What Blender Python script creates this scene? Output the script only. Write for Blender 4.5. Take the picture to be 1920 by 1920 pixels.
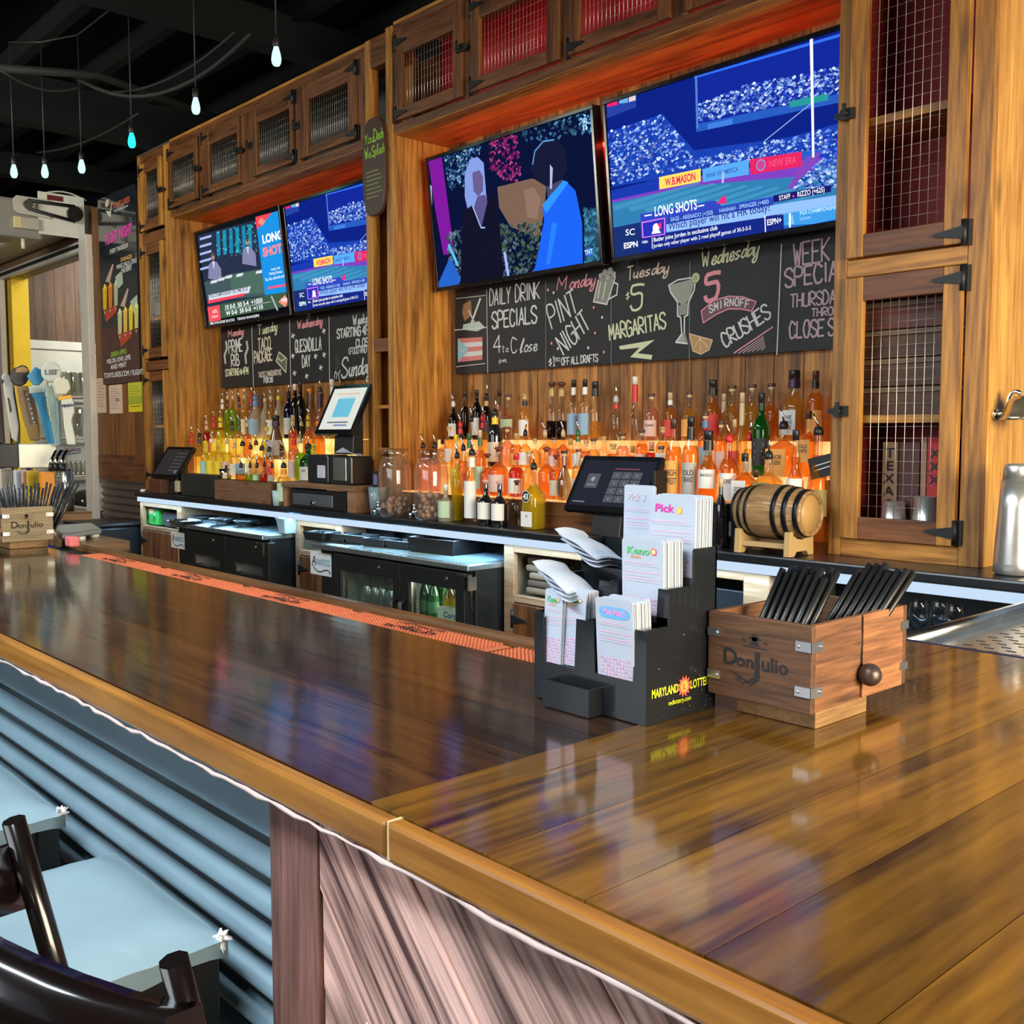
import bpy, math, random
from mathutils import Matrix, Vector
random.seed(7)
S = bpy.context.scene
for _o in list(bpy.data.objects): bpy.data.objects.remove(_o)
C = S.collection
# ------------------------------------------------ camera (x along the back bar, y towards the back wall, z up)
FPX = 1936.0; EYE = 1.54; PITCH = math.atan(145 / FPX); YAW = math.radians(42.23)
cam = bpy.data.cameras.new('camera'); cam.sensor_width = 36; cam.lens = FPX / 1920 * 36; cam.clip_start = .05
co = bpy.data.objects.new('camera', cam); C.objects.link(co)
co.location = (0, 0, EYE); co.rotation_euler = (math.pi / 2 - PITCH, 0, math.pi / 2 - YAW)
S.camera = co
# ------------------------------------------------ world, lights, exposure
W = bpy.data.worlds.new('world'); S.world = W; W.use_nodes = True
W.node_tree.nodes['Background'].inputs[0].default_value = (.62, .80, 1.0, 1)
W.node_tree.nodes['Background'].inputs[1].default_value = .35
S.view_settings.view_transform = 'Standard'; S.view_settings.look = 'None'
S.view_settings.gamma = 1; S.view_settings.use_curve_mapping = False
S.view_settings.exposure = 0.0
S.cycles.max_bounces = 8; S.cycles.diffuse_bounces = 3; S.cycles.glossy_bounces = 4
S.cycles.transmission_bounces = 8; S.cycles.transparent_max_bounces = 40
S.cycles.caustics_reflective = False; S.cycles.caustics_refractive = False
S.cycles.sample_clamp_indirect = 4
def area(name, loc, to, sx, sy, power, col, spread=180):
    l = bpy.data.lights.new(name, 'AREA'); l.shape = 'RECTANGLE'; l.size = sx; l.size_y = sy
    l.energy = power; l.color = col; l.spread = math.radians(spread)
    o = bpy.data.objects.new(name, l); C.objects.link(o); o.location = loc
    o.rotation_euler = (Vector(to) - Vector(loc)).to_track_quat('-Z', 'Y').to_euler()
    return o
area('window_light_high', (-2.4, -.95, 4.1), (-2.0, .75, .7), 6.0, .5, 150, (.80, .93, 1.0), 105)
area('window_light_front', (-3.0, -3.05, 2.3), (-3.4, 3.6, 1.9), 5.2, 1.6, 70, (.92, .95, 1.0), 130)
area('window_light_side', (3.0, 1.8, 2.1), (-3.0, 3.0, 1.35), 3.4, 1.7, 270, (1.0, .86, .62), 125)
area('fill_light_far', (-7.6, -.6, 3.4), (-10.6, 3.7, 2.2), 1.6, .8, 150, (1.0, .95, .82))  # added fill for the shutter, banner and taps; no window stands here
area('kitchen_light', (-11.6, 5.2, 4.1), (-12.6, 5.0, 1.5), 1.2, .6, 120, (1.0, .97, .86))
area('counter_strip_light', (-5.0, 3.40, 1.0), (-5.0, 3.30, 0), 7.0, .03, 34, (.35, .68, 1.0))
def point(name, loc, power, col, r=.05):
    l = bpy.data.lights.new(name, 'POINT'); l.energy = power; l.color = col; l.shadow_soft_size = r
    o = bpy.data.objects.new(name, l); C.objects.link(o); o.location = loc
    return o
# ------------------------------------------------ where a line of sight meets a plane of the room
_fw = (-math.cos(YAW), math.sin(YAW)); _rt = (math.sin(YAW), math.cos(YAW))
def ray(u, v):
    x = (u - 960) / FPX; y = (960 - v) / FPX; k = math.cos(PITCH) + y * math.sin(PITCH)
    return (_fw[0] * k + _rt[0] * x, _fw[1] * k + _rt[1] * x, -math.sin(PITCH) + y * math.cos(PITCH))
def onZ(u, v, z): d = ray(u, v); t = (z - EYE) / d[2]; return (d[0] * t, d[1] * t, z)
def onY(u, v, Y): d = ray(u, v); t = Y / d[1]; return (d[0] * t, Y, EYE + d[2] * t)
def onX(u, v, X): d = ray(u, v); t = X / d[0]; return (X, d[1] * t, EYE + d[2] * t)
def depth(p): return (p[0] * _fw[0] + p[1] * _fw[1]) * math.cos(PITCH) - (p[2] - EYE) * math.sin(PITCH)
# ------------------------------------------------ materials
def mat_new(name):
    m = bpy.data.materials.new(name); m.use_nodes = True
    nt = m.node_tree; return m, nt, nt.nodes['Principled BSDF']
def c4(c): return (c[0], c[1], c[2], 1)
_flat = {}
def flat(c, rough=.5, metal=0, coat=0, spec=.5, name='paint'):
    k = (tuple(c), rough, metal, coat, spec)
    if k in _flat: return _flat[k]
    m, nt, p = mat_new(name)
    n = nt.nodes.new('ShaderNodeTexNoise'); n.inputs['Scale'].default_value = 9; n.inputs['Detail'].default_value = 4
    tc = nt.nodes.new('ShaderNodeTexCoord'); nt.links.new(tc.outputs['Object'], n.inputs['Vector'])
    r = nt.nodes.new('ShaderNodeMapRange'); r.inputs[3].default_value = max(0, rough - .07); r.inputs[4].default_value = min(1, rough + .07)
    nt.links.new(n.outputs[0], r.inputs[0]); nt.links.new(r.outputs[0], p.inputs['Roughness'])
    mx = nt.nodes.new('ShaderNodeMix'); mx.data_type = 'RGBA'
    mx.inputs[6].default_value = c4([x * .85 for x in c]); mx.inputs[7].default_value = c4([min(1, x * 1.1) for x in c])
    nt.links.new(n.outputs[0], mx.inputs[0]); nt.links.new(mx.outputs[2], p.inputs['Base Color'])
    p.inputs['Metallic'].default_value = metal; p.inputs['Coat Weight'].default_value = coat
    p.inputs['Specular IOR Level'].default_value = spec
    _flat[k] = m; return m
def emis(c, s, name='lamp'):
    m = bpy.data.materials.new(name); m.use_nodes = True; nt = m.node_tree; nt.nodes.clear()
    e = nt.nodes.new('ShaderNodeEmission'); e.inputs[0].default_value = c4(c); e.inputs[1].default_value = s
    o = nt.nodes.new('ShaderNodeOutputMaterial'); nt.links.new(e.outputs[0], o.inputs[0]); return m
def wood(name, axis, dark, light, rough=.5, scale=1.0, coat=0, coat_rough=.1, bump=.25, knots=.5, vary=.35, rot=0, stretch=.07, contrast=(.37, .69)):
    """boards: long grain along one axis, each separate board its own tone, sparse knots"""
    m, nt, p = mat_new(name); L = nt.links.new; N = nt.nodes.new
    tc = N('ShaderNodeTexCoord'); geo = N('ShaderNodeNewGeometry')
    rm = N('ShaderNodeMapping'); rm.inputs['Rotation'].default_value = (0, rot, 0); L(tc.outputs['Object'], rm.inputs[0])
    ofs = N('ShaderNodeMath'); ofs.operation = 'MULTIPLY'; ofs.inputs[1].default_value = 37; L(geo.outputs['Random Per Island'], ofs.inputs[0])
    ad = N('ShaderNodeVectorMath'); ad.operation = 'ADD'; L(rm.outputs[0], ad.inputs[0]); L(ofs.outputs[0], ad.inputs[1])
    mp = N('ShaderNodeMapping'); sc = [1, 1, 1]; sc['xyz'.index(axis)] = stretch; mp.inputs['Scale'].default_value = sc; L(ad.outputs[0], mp.inputs[0])
    n1 = N('ShaderNodeTexNoise'); n1.inputs['Scale'].default_value = 14 * scale; n1.inputs['Detail'].default_value = 6; n1.inputs['Distortion'].default_value = 1.1; L(mp.outputs[0], n1.inputs['Vector'])
    n2 = N('ShaderNodeTexNoise'); n2.inputs['Scale'].default_value = 75 * scale; n2.inputs['Detail'].default_value = 5; L(mp.outputs[0], n2.inputs['Vector'])
    a = N('ShaderNodeMath'); a.operation = 'MULTIPLY_ADD'; a.inputs[1].default_value = .45; L(n2.outputs[0], a.inputs[0])
    b = N('ShaderNodeMath'); b.operation = 'MULTIPLY'; b.inputs[1].default_value = .62; L(n1.outputs[0], b.inputs[0]); L(b.outputs[0], a.inputs[2])
    cr = N('ShaderNodeValToRGB'); cr.color_ramp.elements[0].position = contrast[0]; cr.color_ramp.elements[1].position = contrast[1]
    cr.color_ramp.elements[0].color = c4(dark); cr.color_ramp.elements[1].color = c4(light); L(a.outputs[0], cr.inputs[0])
    mk = N('ShaderNodeMapping'); sk = [1, 1, 1]; sk['xyz'.index(axis)] = .45; mk.inputs['Scale'].default_value = sk; L(ad.outputs[0], mk.inputs[0])
    vo = N('ShaderNodeTexVoronoi'); vo.inputs['Scale'].default_value = 4.2 * scale; L(mk.outputs[0], vo.inputs['Vector'])
    kr = N('ShaderNodeValToRGB'); kr.color_ramp.elements[0].position = .04; kr.color_ramp.elements[1].position = .17
    kr.color_ramp.elements[0].color = (1 - knots, 1 - knots, 1 - knots, 1); kr.color_ramp.elements[1].color = (1, 1, 1, 1); L(vo.outputs['Distance'], kr.inputs[0])
    mu = N('ShaderNodeMix'); mu.data_type = 'RGBA'; mu.blend_type = 'MULTIPLY'; mu.inputs[0].default_value = 1; L(cr.outputs[0], mu.inputs[6]); L(kr.outputs[0], mu.inputs[7])
    vr = N('ShaderNodeMapRange'); vr.inputs[3].default_value = 1 - vary; vr.inputs[4].default_value = 1 + vary * .6; L(geo.outputs['Random Per Island'], vr.inputs[0])
    hs = N('ShaderNodeHueSaturation'); L(vr.outputs[0], hs.inputs['Value']); L(mu.outputs[2], hs.inputs['Color']); L(hs.outputs[0], p.inputs['Base Color'])
    rr = N('ShaderNodeMapRange'); rr.inputs[3].default_value = rough - .1; rr.inputs[4].default_value = rough + .12; L(a.outputs[0], rr.inputs[0]); L(rr.outputs[0], p.inputs['Roughness'])
    bm = N('ShaderNodeBump'); bm.inputs['Strength'].default_value = bump; bm.inputs['Distance'].default_value = .004; L(a.outputs[0], bm.inputs['Height']); L(bm.outputs[0], p.inputs['Normal'])
    if coat:
        p.inputs['Coat Weight'].default_value = coat; p.inputs['Coat Roughness'].default_value = coat_rough; p.inputs['Coat IOR'].default_value = 1.65; p.inputs['Specular IOR Level'].default_value = .15
        b2 = N('ShaderNodeBump'); b2.inputs['Strength'].default_value = .12; b2.inputs['Distance'].default_value = .004; L(n1.outputs[0], b2.inputs['Height']); L(b2.outputs[0], p.inputs['Coat Normal'])
    return m
def glass(name, tint, gloss=.06, body=None, amount=.0):
    """thin bottle glass: tinted see-through, a mirror sheen at grazing angles, optional milky body"""
    m = bpy.data.materials.new(name); m.use_nodes = True; nt = m.node_tree; nt.nodes.clear(); N = nt.nodes.new; L = nt.links.new
    t = N('ShaderNodeBsdfTransparent'); t.inputs[0].default_value = c4(tint)
    last = t.outputs[0]
    if body:
        d = N('ShaderNodeBsdfDiffuse'); d.inputs[0].default_value = c4(body)
        tl = N('ShaderNodeBsdfTranslucent'); tl.inputs[0].default_value = c4(body)
        h = N('ShaderNodeMixShader'); h.inputs[0].default_value = .6; L(d.outputs[0], h.inputs[1]); L(tl.outputs[0], h.inputs[2])
        mx = N('ShaderNodeMixShader'); mx.inputs[0].default_value = amount; L(last, mx.inputs[1]); L(h.outputs[0], mx.inputs[2]); last = mx.outputs[0]
    g = N('ShaderNodeBsdfGlossy'); g.inputs['Roughness'].default_value = .04
    f = N('ShaderNodeLayerWeight'); f.inputs[0].default_value = .35
    k = N('ShaderNodeMapRange'); k.inputs[3].default_value = gloss; k.inputs[4].default_value = .75; L(f.outputs['Facing'], k.inputs[0])
    pw = N('ShaderNodeMath'); pw.operation = 'POWER'; pw.inputs[1].default_value = 1.6; L(k.outputs[0], pw.inputs[0])
    ms = N('ShaderNodeMixShader'); L(pw.outputs[0], ms.inputs[0]); L(last, ms.inputs[1]); L(g.outputs[0], ms.inputs[2])
    o = N('ShaderNodeOutputMaterial'); L(ms.outputs[0], o.inputs[0]); return m
def ink(name, emit=0, rough=.6):
    """the picture or lettering itself, coloured face by face"""
    m, nt, p = mat_new(name); at = nt.nodes.new('ShaderNodeAttribute'); at.attribute_name = 'ink'
    if emit:
        e = nt.nodes.new('ShaderNodeEmission'); e.inputs[1].default_value = emit
        nt.links.new(at.outputs['Color'], e.inputs[0]); nt.links.new(e.outputs[0], nt.nodes['Material Output'].inputs[0])
    else:
        nt.links.new(at.outputs['Color'], p.inputs['Base Color']); p.inputs['Roughness'].default_value = rough
    return m
# ------------------------------------------------ objects
WM = {}
def thing(name, label, cat, loc=(0, 0, 0), rz=0, group=None, kind=None):
    o = bpy.data.objects.new(name, None); C.objects.link(o); o.location = loc; o.rotation_euler = (0, 0, rz)
    o.empty_display_size = .05
    WM[o.name] = Matrix.Translation(loc) @ Matrix.Rotation(rz, 4, 'Z')
    return tag(o, label, cat, group, kind)
def tag(o, label, cat, group=None, kind=None):
    if label: o['label'] = label
    if cat: o['category'] = cat
    if group: o['group'] = group
    if kind: o['kind'] = kind
    return o
def dup(o, loc, label=None, rz=None, group=None):
    r = o.copy(); C.objects.link(r); r.location = loc
    if rz is not None: r.rotation_euler = (0, 0, rz)
    WM[r.name] = Matrix.Translation(loc) @ Matrix.Rotation(r.rotation_euler[2], 4, 'Z')
    if label: r['label'] = label
    if group: r['group'] = group
    for ch in list(o.children):
        c = ch.copy(); C.objects.link(c); c.parent = r
        for g in list(ch.children):
            d = g.copy(); C.objects.link(d); d.parent = c
    return r
def bxs(name, mat, parent, *boxes, bevel=0):
    """each box a part of its own"""
    return [MB().box(*b).build(name, mat, parent, bevel=bevel) for b in boxes]
class MB:
    def __init__(s): s.v = []; s.f = []; s.T = Matrix.Identity(4); s.sm = []
    def add(s, vs, fs, smooth=False):
        n = len(s.v); s.v += [tuple(s.T @ Vector(v)) for v in vs]
        for f in fs: s.f.append([n + i for i in f]); s.sm.append(smooth)
        return s
    def box(s, x0, x1, y0, y1, z0, z1):
        return s.add([(x0, y0, z0), (x1, y0, z0), (x1, y1, z0), (x0, y1, z0), (x0, y0, z1), (x1, y0, z1), (x1, y1, z1), (x0, y1, z1)],
                     [(0, 3, 2, 1), (4, 5, 6, 7), (0, 1, 5, 4), (1, 2, 6, 5), (2, 3, 7, 6), (3, 0, 4, 7)])
    def lathe(s, prof, cx=0, cy=0, z0=0, seg=16, sq=None, cap=True, rot=0):
        vs = []; n = len(prof)
        for r, z in prof:
            for k in range(seg):
                a = 2 * math.pi * k / seg + rot; ca, sa = math.cos(a), math.sin(a)
                q = 1.0
                if sq: q = (abs(math.cos(a - rot)) ** sq + abs(math.sin(a - rot)) ** sq) ** (-1 / sq)
                vs.append((cx + r * q * ca, cy + r * q * sa, z0 + z))
        fs = []
        for i in range(n - 1):
            for k in range(seg):
                k2 = (k + 1) % seg; fs.append((i * seg + k, i * seg + k2, (i + 1) * seg + k2, (i + 1) * seg + k))
        s.add(vs, fs, True)
        if cap:
            b = len(s.v) - len(vs)
            s.f.append([b + k for k in reversed(range(seg))]); s.sm.append(False)
            s.f.append([b + (n - 1) * seg + k for k in range(seg)]); s.sm.append(False)
        return s
    def cyl(s, p0, p1, r0, r1=None, seg=12):
        return s.tube([p0, p1], [r0, r0 if r1 is None else r1], seg, True)
    def tube(s, pts, rad, seg=8, smooth=True, flatk=1.0):
        pts = [Vector(p) for p in pts]; n = len(pts)
        if not isinstance(rad, (list, tuple)): rad = [rad] * n
        t0 = (pts[1] - pts[0]).normalized()
        up = Vector((0, 0, 1)) if abs(t0.z) < .9 else Vector((1, 0, 0))
        vs = []
        for i, p in enumerate(pts):
            t = (pts[min(i + 1, n - 1)] - pts[max(i - 1, 0)]).normalized()
            a = t.cross(up).normalized(); b = a.cross(t)
            for k in range(seg):
                w = 2 * math.pi * k / seg
                vs.append(tuple(p + (a * math.cos(w) + b * math.sin(w) * flatk) * rad[i]))
        fs = [(i * seg + k, i * seg + (k + 1) % seg, (i + 1) * seg + (k + 1) % seg, (i + 1) * seg + k) for i in range(n - 1) for k in range(seg)]
        s.add(vs, fs, smooth); b = len(s.v) - len(vs)
        s.f.append([b + k for k in reversed(range(seg))]); s.sm.append(False)
        s.f.append([b + (n - 1) * seg + k for k in range(seg)]); s.sm.append(False)
        return s
    def prism(s, poly, fa, fb):
        """poly: 2-d outline; fa and fb turn an outline point into its front and back 3-d point"""
        n = len(poly)
        return s.add([fa(*p) for p in poly] + [fb(*p) for p in poly],
                     [tuple(range(n)), tuple(reversed(range(n, 2 * n)))] + [(i, i + n, (i + 1) % n + n, (i + 1) % n) for i in range(n)])
    def sheet(s, grid):
        """grid of points, rows of equal length"""
        r = len(grid); c = len(grid[0])
        return s.add([p for row in grid for p in row], [(i * c + j, i * c + j + 1, (i + 1) * c + j + 1, (i + 1) * c + j) for i in range(r - 1) for j in range(c - 1)], True)
    def sphere(s, c, r, seg=12, rings=8, sz=1.0):
        prof = [(max(r * math.sin(math.pi * i / rings), .0002), -r * sz * math.cos(math.pi * i / rings)) for i in range(rings + 1)]
        return s.lathe(prof, c[0], c[1], c[2], seg)
    def build(s, name, mat, parent=None, world=True, bevel=0, label=None):
        me = bpy.data.meshes.new(name); vs = s.v
        if parent is not None and world:
            I = WM[parent.name].inverted(); vs = [tuple(I @ Vector(v)) for v in vs]
        me.from_pydata(vs, [], s.f); me.polygons.foreach_set('use_smooth', s.sm); me.update()
        me.materials.append(mat)
        o = bpy.data.objects.new(name, me); C.objects.link(o)
        if parent is not None: o.parent = parent; WM[o.name] = WM[parent.name]
        else: WM[o.name] = Matrix.Identity(4)
        if bevel:
            b = o.modifiers.new('edge', 'BEVEL'); b.width = bevel; b.segments = 2; b.limit_method = 'ANGLE'; b.angle_limit = math.radians(50)
        if label: o['label'] = label
        return o
def struct(name, m, mat, bevel=0):
    o = m.build(name, mat, None, bevel=bevel); o['kind'] = 'structure'; return o
# ------------------------------------------------ flat pictures and lettering
_tx = {}
def glyphs(s, bold=0):
    k = (s, bold)
    if k not in _tx:
        cu = bpy.data.curves.new('t', 'FONT'); cu.body = s; cu.offset = bold; cu.resolution_u = 3
        ob = bpy.data.objects.new('t', cu); me = bpy.data.meshes.new_from_object(ob)
        _tx[k] = ([(v.co.x, v.co.y) for v in me.vertices], [list(p.vertices) for p in me.polygons])
        bpy.data.objects.remove(ob); bpy.data.curves.remove(cu); bpy.data.meshes.remove(me)
    return _tx[k]
FONT = {'A': '00 26 40,12 32', 'B': '00 06 26 35 34 23 03,23 42 41 30 00', 'C': '45 26 16 04 02 10 30 41', 'D': '00 06 26 44 42 20 00', 'E': '40 00 06 46,03 33',
 'F': '00 06 46,03 33', 'G': '45 26 16 04 02 10 30 41 43 23', 'H': '00 06,40 46,03 43', 'I': '20 26', 'J': '46 41 30 10 01', 'K': '00 06,46 03 40', 'L': '06 00 40',
 'M': '00 06 22 46 40', 'N': '00 06 40 46', 'O': '10 02 04 16 36 44 42 30 10', 'P': '00 06 36 45 44 33 03', 'Q': '10 02 04 16 36 44 42 30 10,22 40', 'R': '00 06 36 45 44 33 03 40',
 'S': '45 36 16 05 04 42 41 30 10 01', 'T': '06 46,26 20', 'U': '06 01 10 30 41 46', 'V': '06 20 46', 'W': '06 10 24 30 46', 'X': '00 46,06 40', 'Y': '06 23 46,23 20', 'Z': '06 46 00 40',
 '1': '15 26 20,10 30', '4': '30 36 02 42', '5': '46 06 04 34 43 41 30 10 01', '0': '10 02 04 16 36 44 42 30 10', '2': '05 16 36 45 44 00 40', '3': '05 16 36 45 34 23 34 42 41 30 10 01', '$': '44 24 03 23 42 21 01,25 20', '(': '36 14 12 30', ')': '16 34 32 10', '@': '32 22 23 33 31 41 44 25 03 11 40', '&': '40 05 16 25 01 10 30 42', '-': '13 33', '9': '43 33 04 05 16 36 45 43 30 10'}
LOW = {'a': '43 23 02 01 10 31 43 41 50', 'b': '02 16 00 30 42 23 03 43', 'c': '33 13 02 01 10 30 41', 'd': '33 13 01 10 31 46 41 50', 'e': '01 32 33 13 01 10 30 41', 'i': '03 00 10,05 05',
 'k': '00 06,33 01 40', 'l': '01 26 36 10 20 30', 'm': '00 03 12 23 20 23 43 40 50', 'n': '00 03 02 23 33 30 40', 'o': '13 01 10 30 42 23 13 33', 'r': '00 03 02 23 33', 's': '33 13 02 31 10 00', 't': '16 10 20,04 34',
 'u': '03 01 10 31 33 30 40', 'y': '03 01 10 31 33 3b 1c 0b 20', 'p': '0b 03 23 32 31 10 00', 'w': '03 10 22 30 43', 'h': '00 06 02 23 33 30', 'q': '33 13 01 10 31 33 3b'}
def _pt(a): return (int(a[0]), -int('abc'.index(a[1]) + 1) if a[1] in 'abc' else int(a[1]))
def smooth(pts, k=4):
    if len(pts) < 3: return pts
    out = []
    for i in range(len(pts) - 1):
        p0 = pts[max(i - 1, 0)]; p1 = pts[i]; p2 = pts[i + 1]; p3 = pts[min(i + 2, len(pts) - 1)]
        for j in range(k):
            t = j / k
            out.append(tuple(.5 * (2 * b + (c - a) * t + (2 * a - 5 * b + 4 * c - d) * t * t + (3 * b - a - 3 * c + d) * t ** 3) for a, b, c, d in zip(p0, p1, p2, p3)))
    return out + [pts[-1]]
class Pic:
    def __init__(s): s.v = []; s.f = []; s.c = []; s.k = 0
    def poly(s, pts, c, l=1):
        n = len(s.v); s.v += [(x, y, l) for x, y in pts]; s.f.append(list(range(n, n + len(pts)))); s.c.append(c); return s
    def rect(s, x, y, w, h, c, l=1): return s.poly([(x, y), (x + w, y), (x + w, y + h), (x, y + h)], c, l)
    def para(s, x, y, w, h, k, c, l=1): return s.poly([(x, y), (x + w, y), (x + w + k, y + h), (x + k, y + h)], c, l)
    def disc(s, x, y, r, c, l=1, n=16, ry=None): return s.poly([(x + r * math.cos(6.2832 * k / n), y + (ry or r) * math.sin(6.2832 * k / n)) for k in range(n)], c, l)
    def line(s, pts, w, c, l=1):
        for (a, b), (d, e) in zip(pts, pts[1:]):
            s.k += 1; ll = l + .09 * (s.k % 11)
            q = math.hypot(d - a, e - b) or 1e-6; nx, ny = -(e - b) / q * w / 2, (d - a) / q * w / 2; tx, ty = ny * .6, -nx * .6
            s.poly([(a - nx - tx, b - ny - ty), (d - nx + tx, e - ny + ty), (d + nx + tx, e + ny + ty), (a + nx - tx, b + ny - ty)], c, ll)
        return s
    def text(s, t, x, y, h, c, l=2, al='l', sx=1, shear=0, bold=0, rot=0):
        vs, fs = glyphs(t, bold); k = h / .69
        if not vs: return s
        wd = max(v[0] for v in vs) * k * sx; ox = {'l': 0, 'c': -wd / 2, 'r': -wd}[al]; n = len(s.v); ca, sa = math.cos(rot), math.sin(rot)
        for a, b in vs:
            px, py = a * k * sx + ox + b * k * shear, b * k
            s.v.append((x + px * ca - py * sa, y + px * sa + py * ca, l))
        for f in fs: s.f.append([n + i for i in f]); s.c.append(c)
        return s
    def chalk(s, t, x, y, h, w, c, l=1, lw=.006, rot=0, shear=0, curl=True, gap=.28, width=None, jit=.012):
        """hand lettering: h letter height, w letter width"""
        ca, sa = math.cos(rot), math.sin(rot); cx = 0; R_ = random.Random(len(t) * 7 + int(x * 1000))
        if width: w = width / (sum(.5 if ch == ' ' else (1 + gap if ch != 'I' else .35 + gap) for ch in t))
        for ch in t:
            if ch == ' ': cx += w * .5; continue
            g = FONT.get(ch) or LOW.get(ch)
            if not g: cx += w; continue
            gw = w * (.35 if ch == 'I' else 1); sh = -.5 * w * .65 if ch == 'I' else 0
            for st in g.split(','):
                pts = [_pt(a) for a in st.split()]
                if ch in LOW or ch in 'SOCGQJUDBPR5': pts = smooth(pts)
                q = []
                for a, b in pts:
                    px = cx + sh + a / 4 * w + b / 6 * h * shear + R_.uniform(-jit, jit) * h; py = b / 6 * h + R_.uniform(-jit, jit) * h
                    q.append((x + px * ca - py * sa, y + px * sa + py * ca))
                s.line(q, lw, c, l)
            cx += gw + w * gap
        return s
    def build(s, name, parent, fn, mat, step=.0006, off=.0012, label=None):
        """fn(x, y, height above the surface) gives the 3-d point"""
        me = bpy.data.meshes.new(name); vs = [fn(x, y, off + l * step) for x, y, l in s.v]
        if parent is not None: I = WM[parent.name].inverted(); vs = [tuple(I @ Vector(v)) for v in vs]
        me.from_pydata(vs, [], s.f); me.update(); me.materials.append(mat)
        at = me.color_attributes.new('ink', 'FLOAT_COLOR', 'CORNER'); data = []
        for p, c in zip(me.polygons, s.c): data += list(c4(c)) * p.loop_total
        at.data.foreach_set('color', data)
        o = bpy.data.objects.new(name, me); C.objects.link(o); WM[o.name] = Matrix.Identity(4)
        if parent is not None: o.parent = parent; WM[o.name] = WM[parent.name]
        if label: o['label'] = label
        return o
def faceY(x0, z0, Y): return lambda x, y, l: (x0 + x, Y - l, z0 + y)          # on a face looking at -y
def faceX(y0, z0, X): return lambda x, y, l: (X + l, y0 + x, z0 + y)          # on a face looking at +x
def plane3(o, ex, ey):
    o, ex, ey = Vector(o), Vector(ex), Vector(ey); n = ex.cross(ey).normalized()
    return lambda x, y, l: tuple(o + ex * x + ey * y + n * l)
# ------------------------------------------------ shared materials
HD, HL = (.15, .050, .008), (.66, .300, .055)
honey_z = wood('honey_boards_upright', 'z', HD, HL, .45)
honey_x = wood('honey_boards_flat', 'x', HD, HL, .45)
honey_y = wood('honey_boards_deep', 'y', HD, HL, .45)
BD, BL = (.060, .019, .006), (.25, .090, .026)
brown_x = wood('brown_boards_flat', 'x', BD, BL, .45)
brown_z = wood('brown_boards_upright', 'z', BD, BL, .45)
black = flat((.008, .009, .010), .45); black_sat = flat((.014, .017, .02), .32); iron = flat((.006, .006, .007), .5)
steel = flat((.62, .62, .60), .25, 1); chrome = flat((.8, .8, .8), .08, 1); dull_steel = flat((.45, .46, .48), .38, 1)
white_p = flat((.75, .73, .66), .5); paper = flat((.44, .48, .56), .7)
INK = ink('print'); SCREEN = ink('screen_picture', 1.15); CHALK = ink('chalk', 0, .95)
# ================================================ THE ROOM
struct('floor', MB().box(-17, 3.4, -3.3, 7, -.1, 0), wood('floor_boards', 'x', (.03, .02, .014), (.09, .06, .04), .5))
CEIL = 4.55
blackpaint = flat((.004, .006, .007), .9, 0, 0, .1)
struct('ceiling', MB().box(-17, 3.4, -3.3, 7, CEIL, CEIL + .1), blackpaint)
m = MB()
for i in range(44):
    x = -8.74 + i * .155 + .002
    m.box(x, x + .151, 4.05, 4.09, 1.0, 3.86)
struct('wall_back', m, wood('wall_boards', 'z', (.085, .028, .007), (.56, .24, .055), .5, 1, 0, .1, .3, .8, .6))
struct('wall_back_upper', MB().box(-17, 3.4, 4.7, 4.8, 3.9, CEIL), blackpaint)
# wall beside the cabinets: boards above, one flat board, corrugated metal below
YL = 3.75
m = MB()
for x0, x1 in [(-10.06, -9.86), (-9.855, -9.62), (-9.615, -9.40), (-9.395, -9.17), (-9.165, -8.98), (-8.975, -8.72)]:
    m.box(x0, x1, YL, YL + .04, 1.352, 3.67)
struct('wall_left', m, wood('side_wall_boards', 'z', (.085, .030, .009), (.26, .105, .028), .5))
struct('trim_1', MB().box(-10.04, -8.72, YL - .012, YL + .04, 1.115, 1.35), brown_x, bevel=.004)
def corrugated(x0, x1, y, z0, z1, pitch=.068, amp=.011, flat_top=0):
    g = []; n = int((z1 - flat_top - z0) / pitch * 10)
    for i in range(n + 1):
        z = z0 + (z1 - flat_top - z0) * i / n
        w = -amp * math.cos(2 * math.pi * (z - z1 + flat_top) / pitch)
        g.append([(x0, y + w, z), ((x0 + x1) / 2, y + w, z), (x1, y + w, z)])
    if flat_top: g += [[(x0, y - .004, z1 - flat_top + .012), ((x0 + x1) / 2, y - .004, z1 - flat_top + .012), (x1, y - .004, z1 - flat_top + .012)], [(x0, y - .004, z1), ((x0 + x1) / 2, y - .004, z1), (x1, y - .004, z1)]]
    return MB().sheet(g)
struct('trim_2', corrugated(-10.0, -8.40, YL, 0, 1.115), flat((.20, .16, .13), .42, .7))
# kitchen behind the serving hatch
zk = onX(110, 640, -13.0)[2]
m = MB()
for i in range(9): m.box(-13.05, -13.0, 3.90 + i * .24, 4.137 + i * .24, zk, 4.2)
struct('kitchen_wall', m, wood('kitchen_boards', 'z', (.035, .018, .010), (.125, .066, .036), .6))
m = MB().box(-13.05, -13.0, 3.90, 7, 0, zk).box(-13.0, -12.985, 3.90, 7, zk - .10, zk)
struct('kitchen_wall_panel', m, flat((.56, .56, .50), .6))
struct('kitchen_end_wall', MB().box(-13.05, -10, 6.6, 6.65, 0, 4.2), flat((.45, .45, .40), .6))
struct('hatch_inner_wall', MB().box(-17, -12.61, YL + .12, YL + .14, 0, 4.2), flat((.3, .3, .28), .6))
struct('hatch_head_wall', MB().box(-17, -10.30, YL, YL + .12, 3.33, 3.75), flat((.20, .125, .075), .6))
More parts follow.
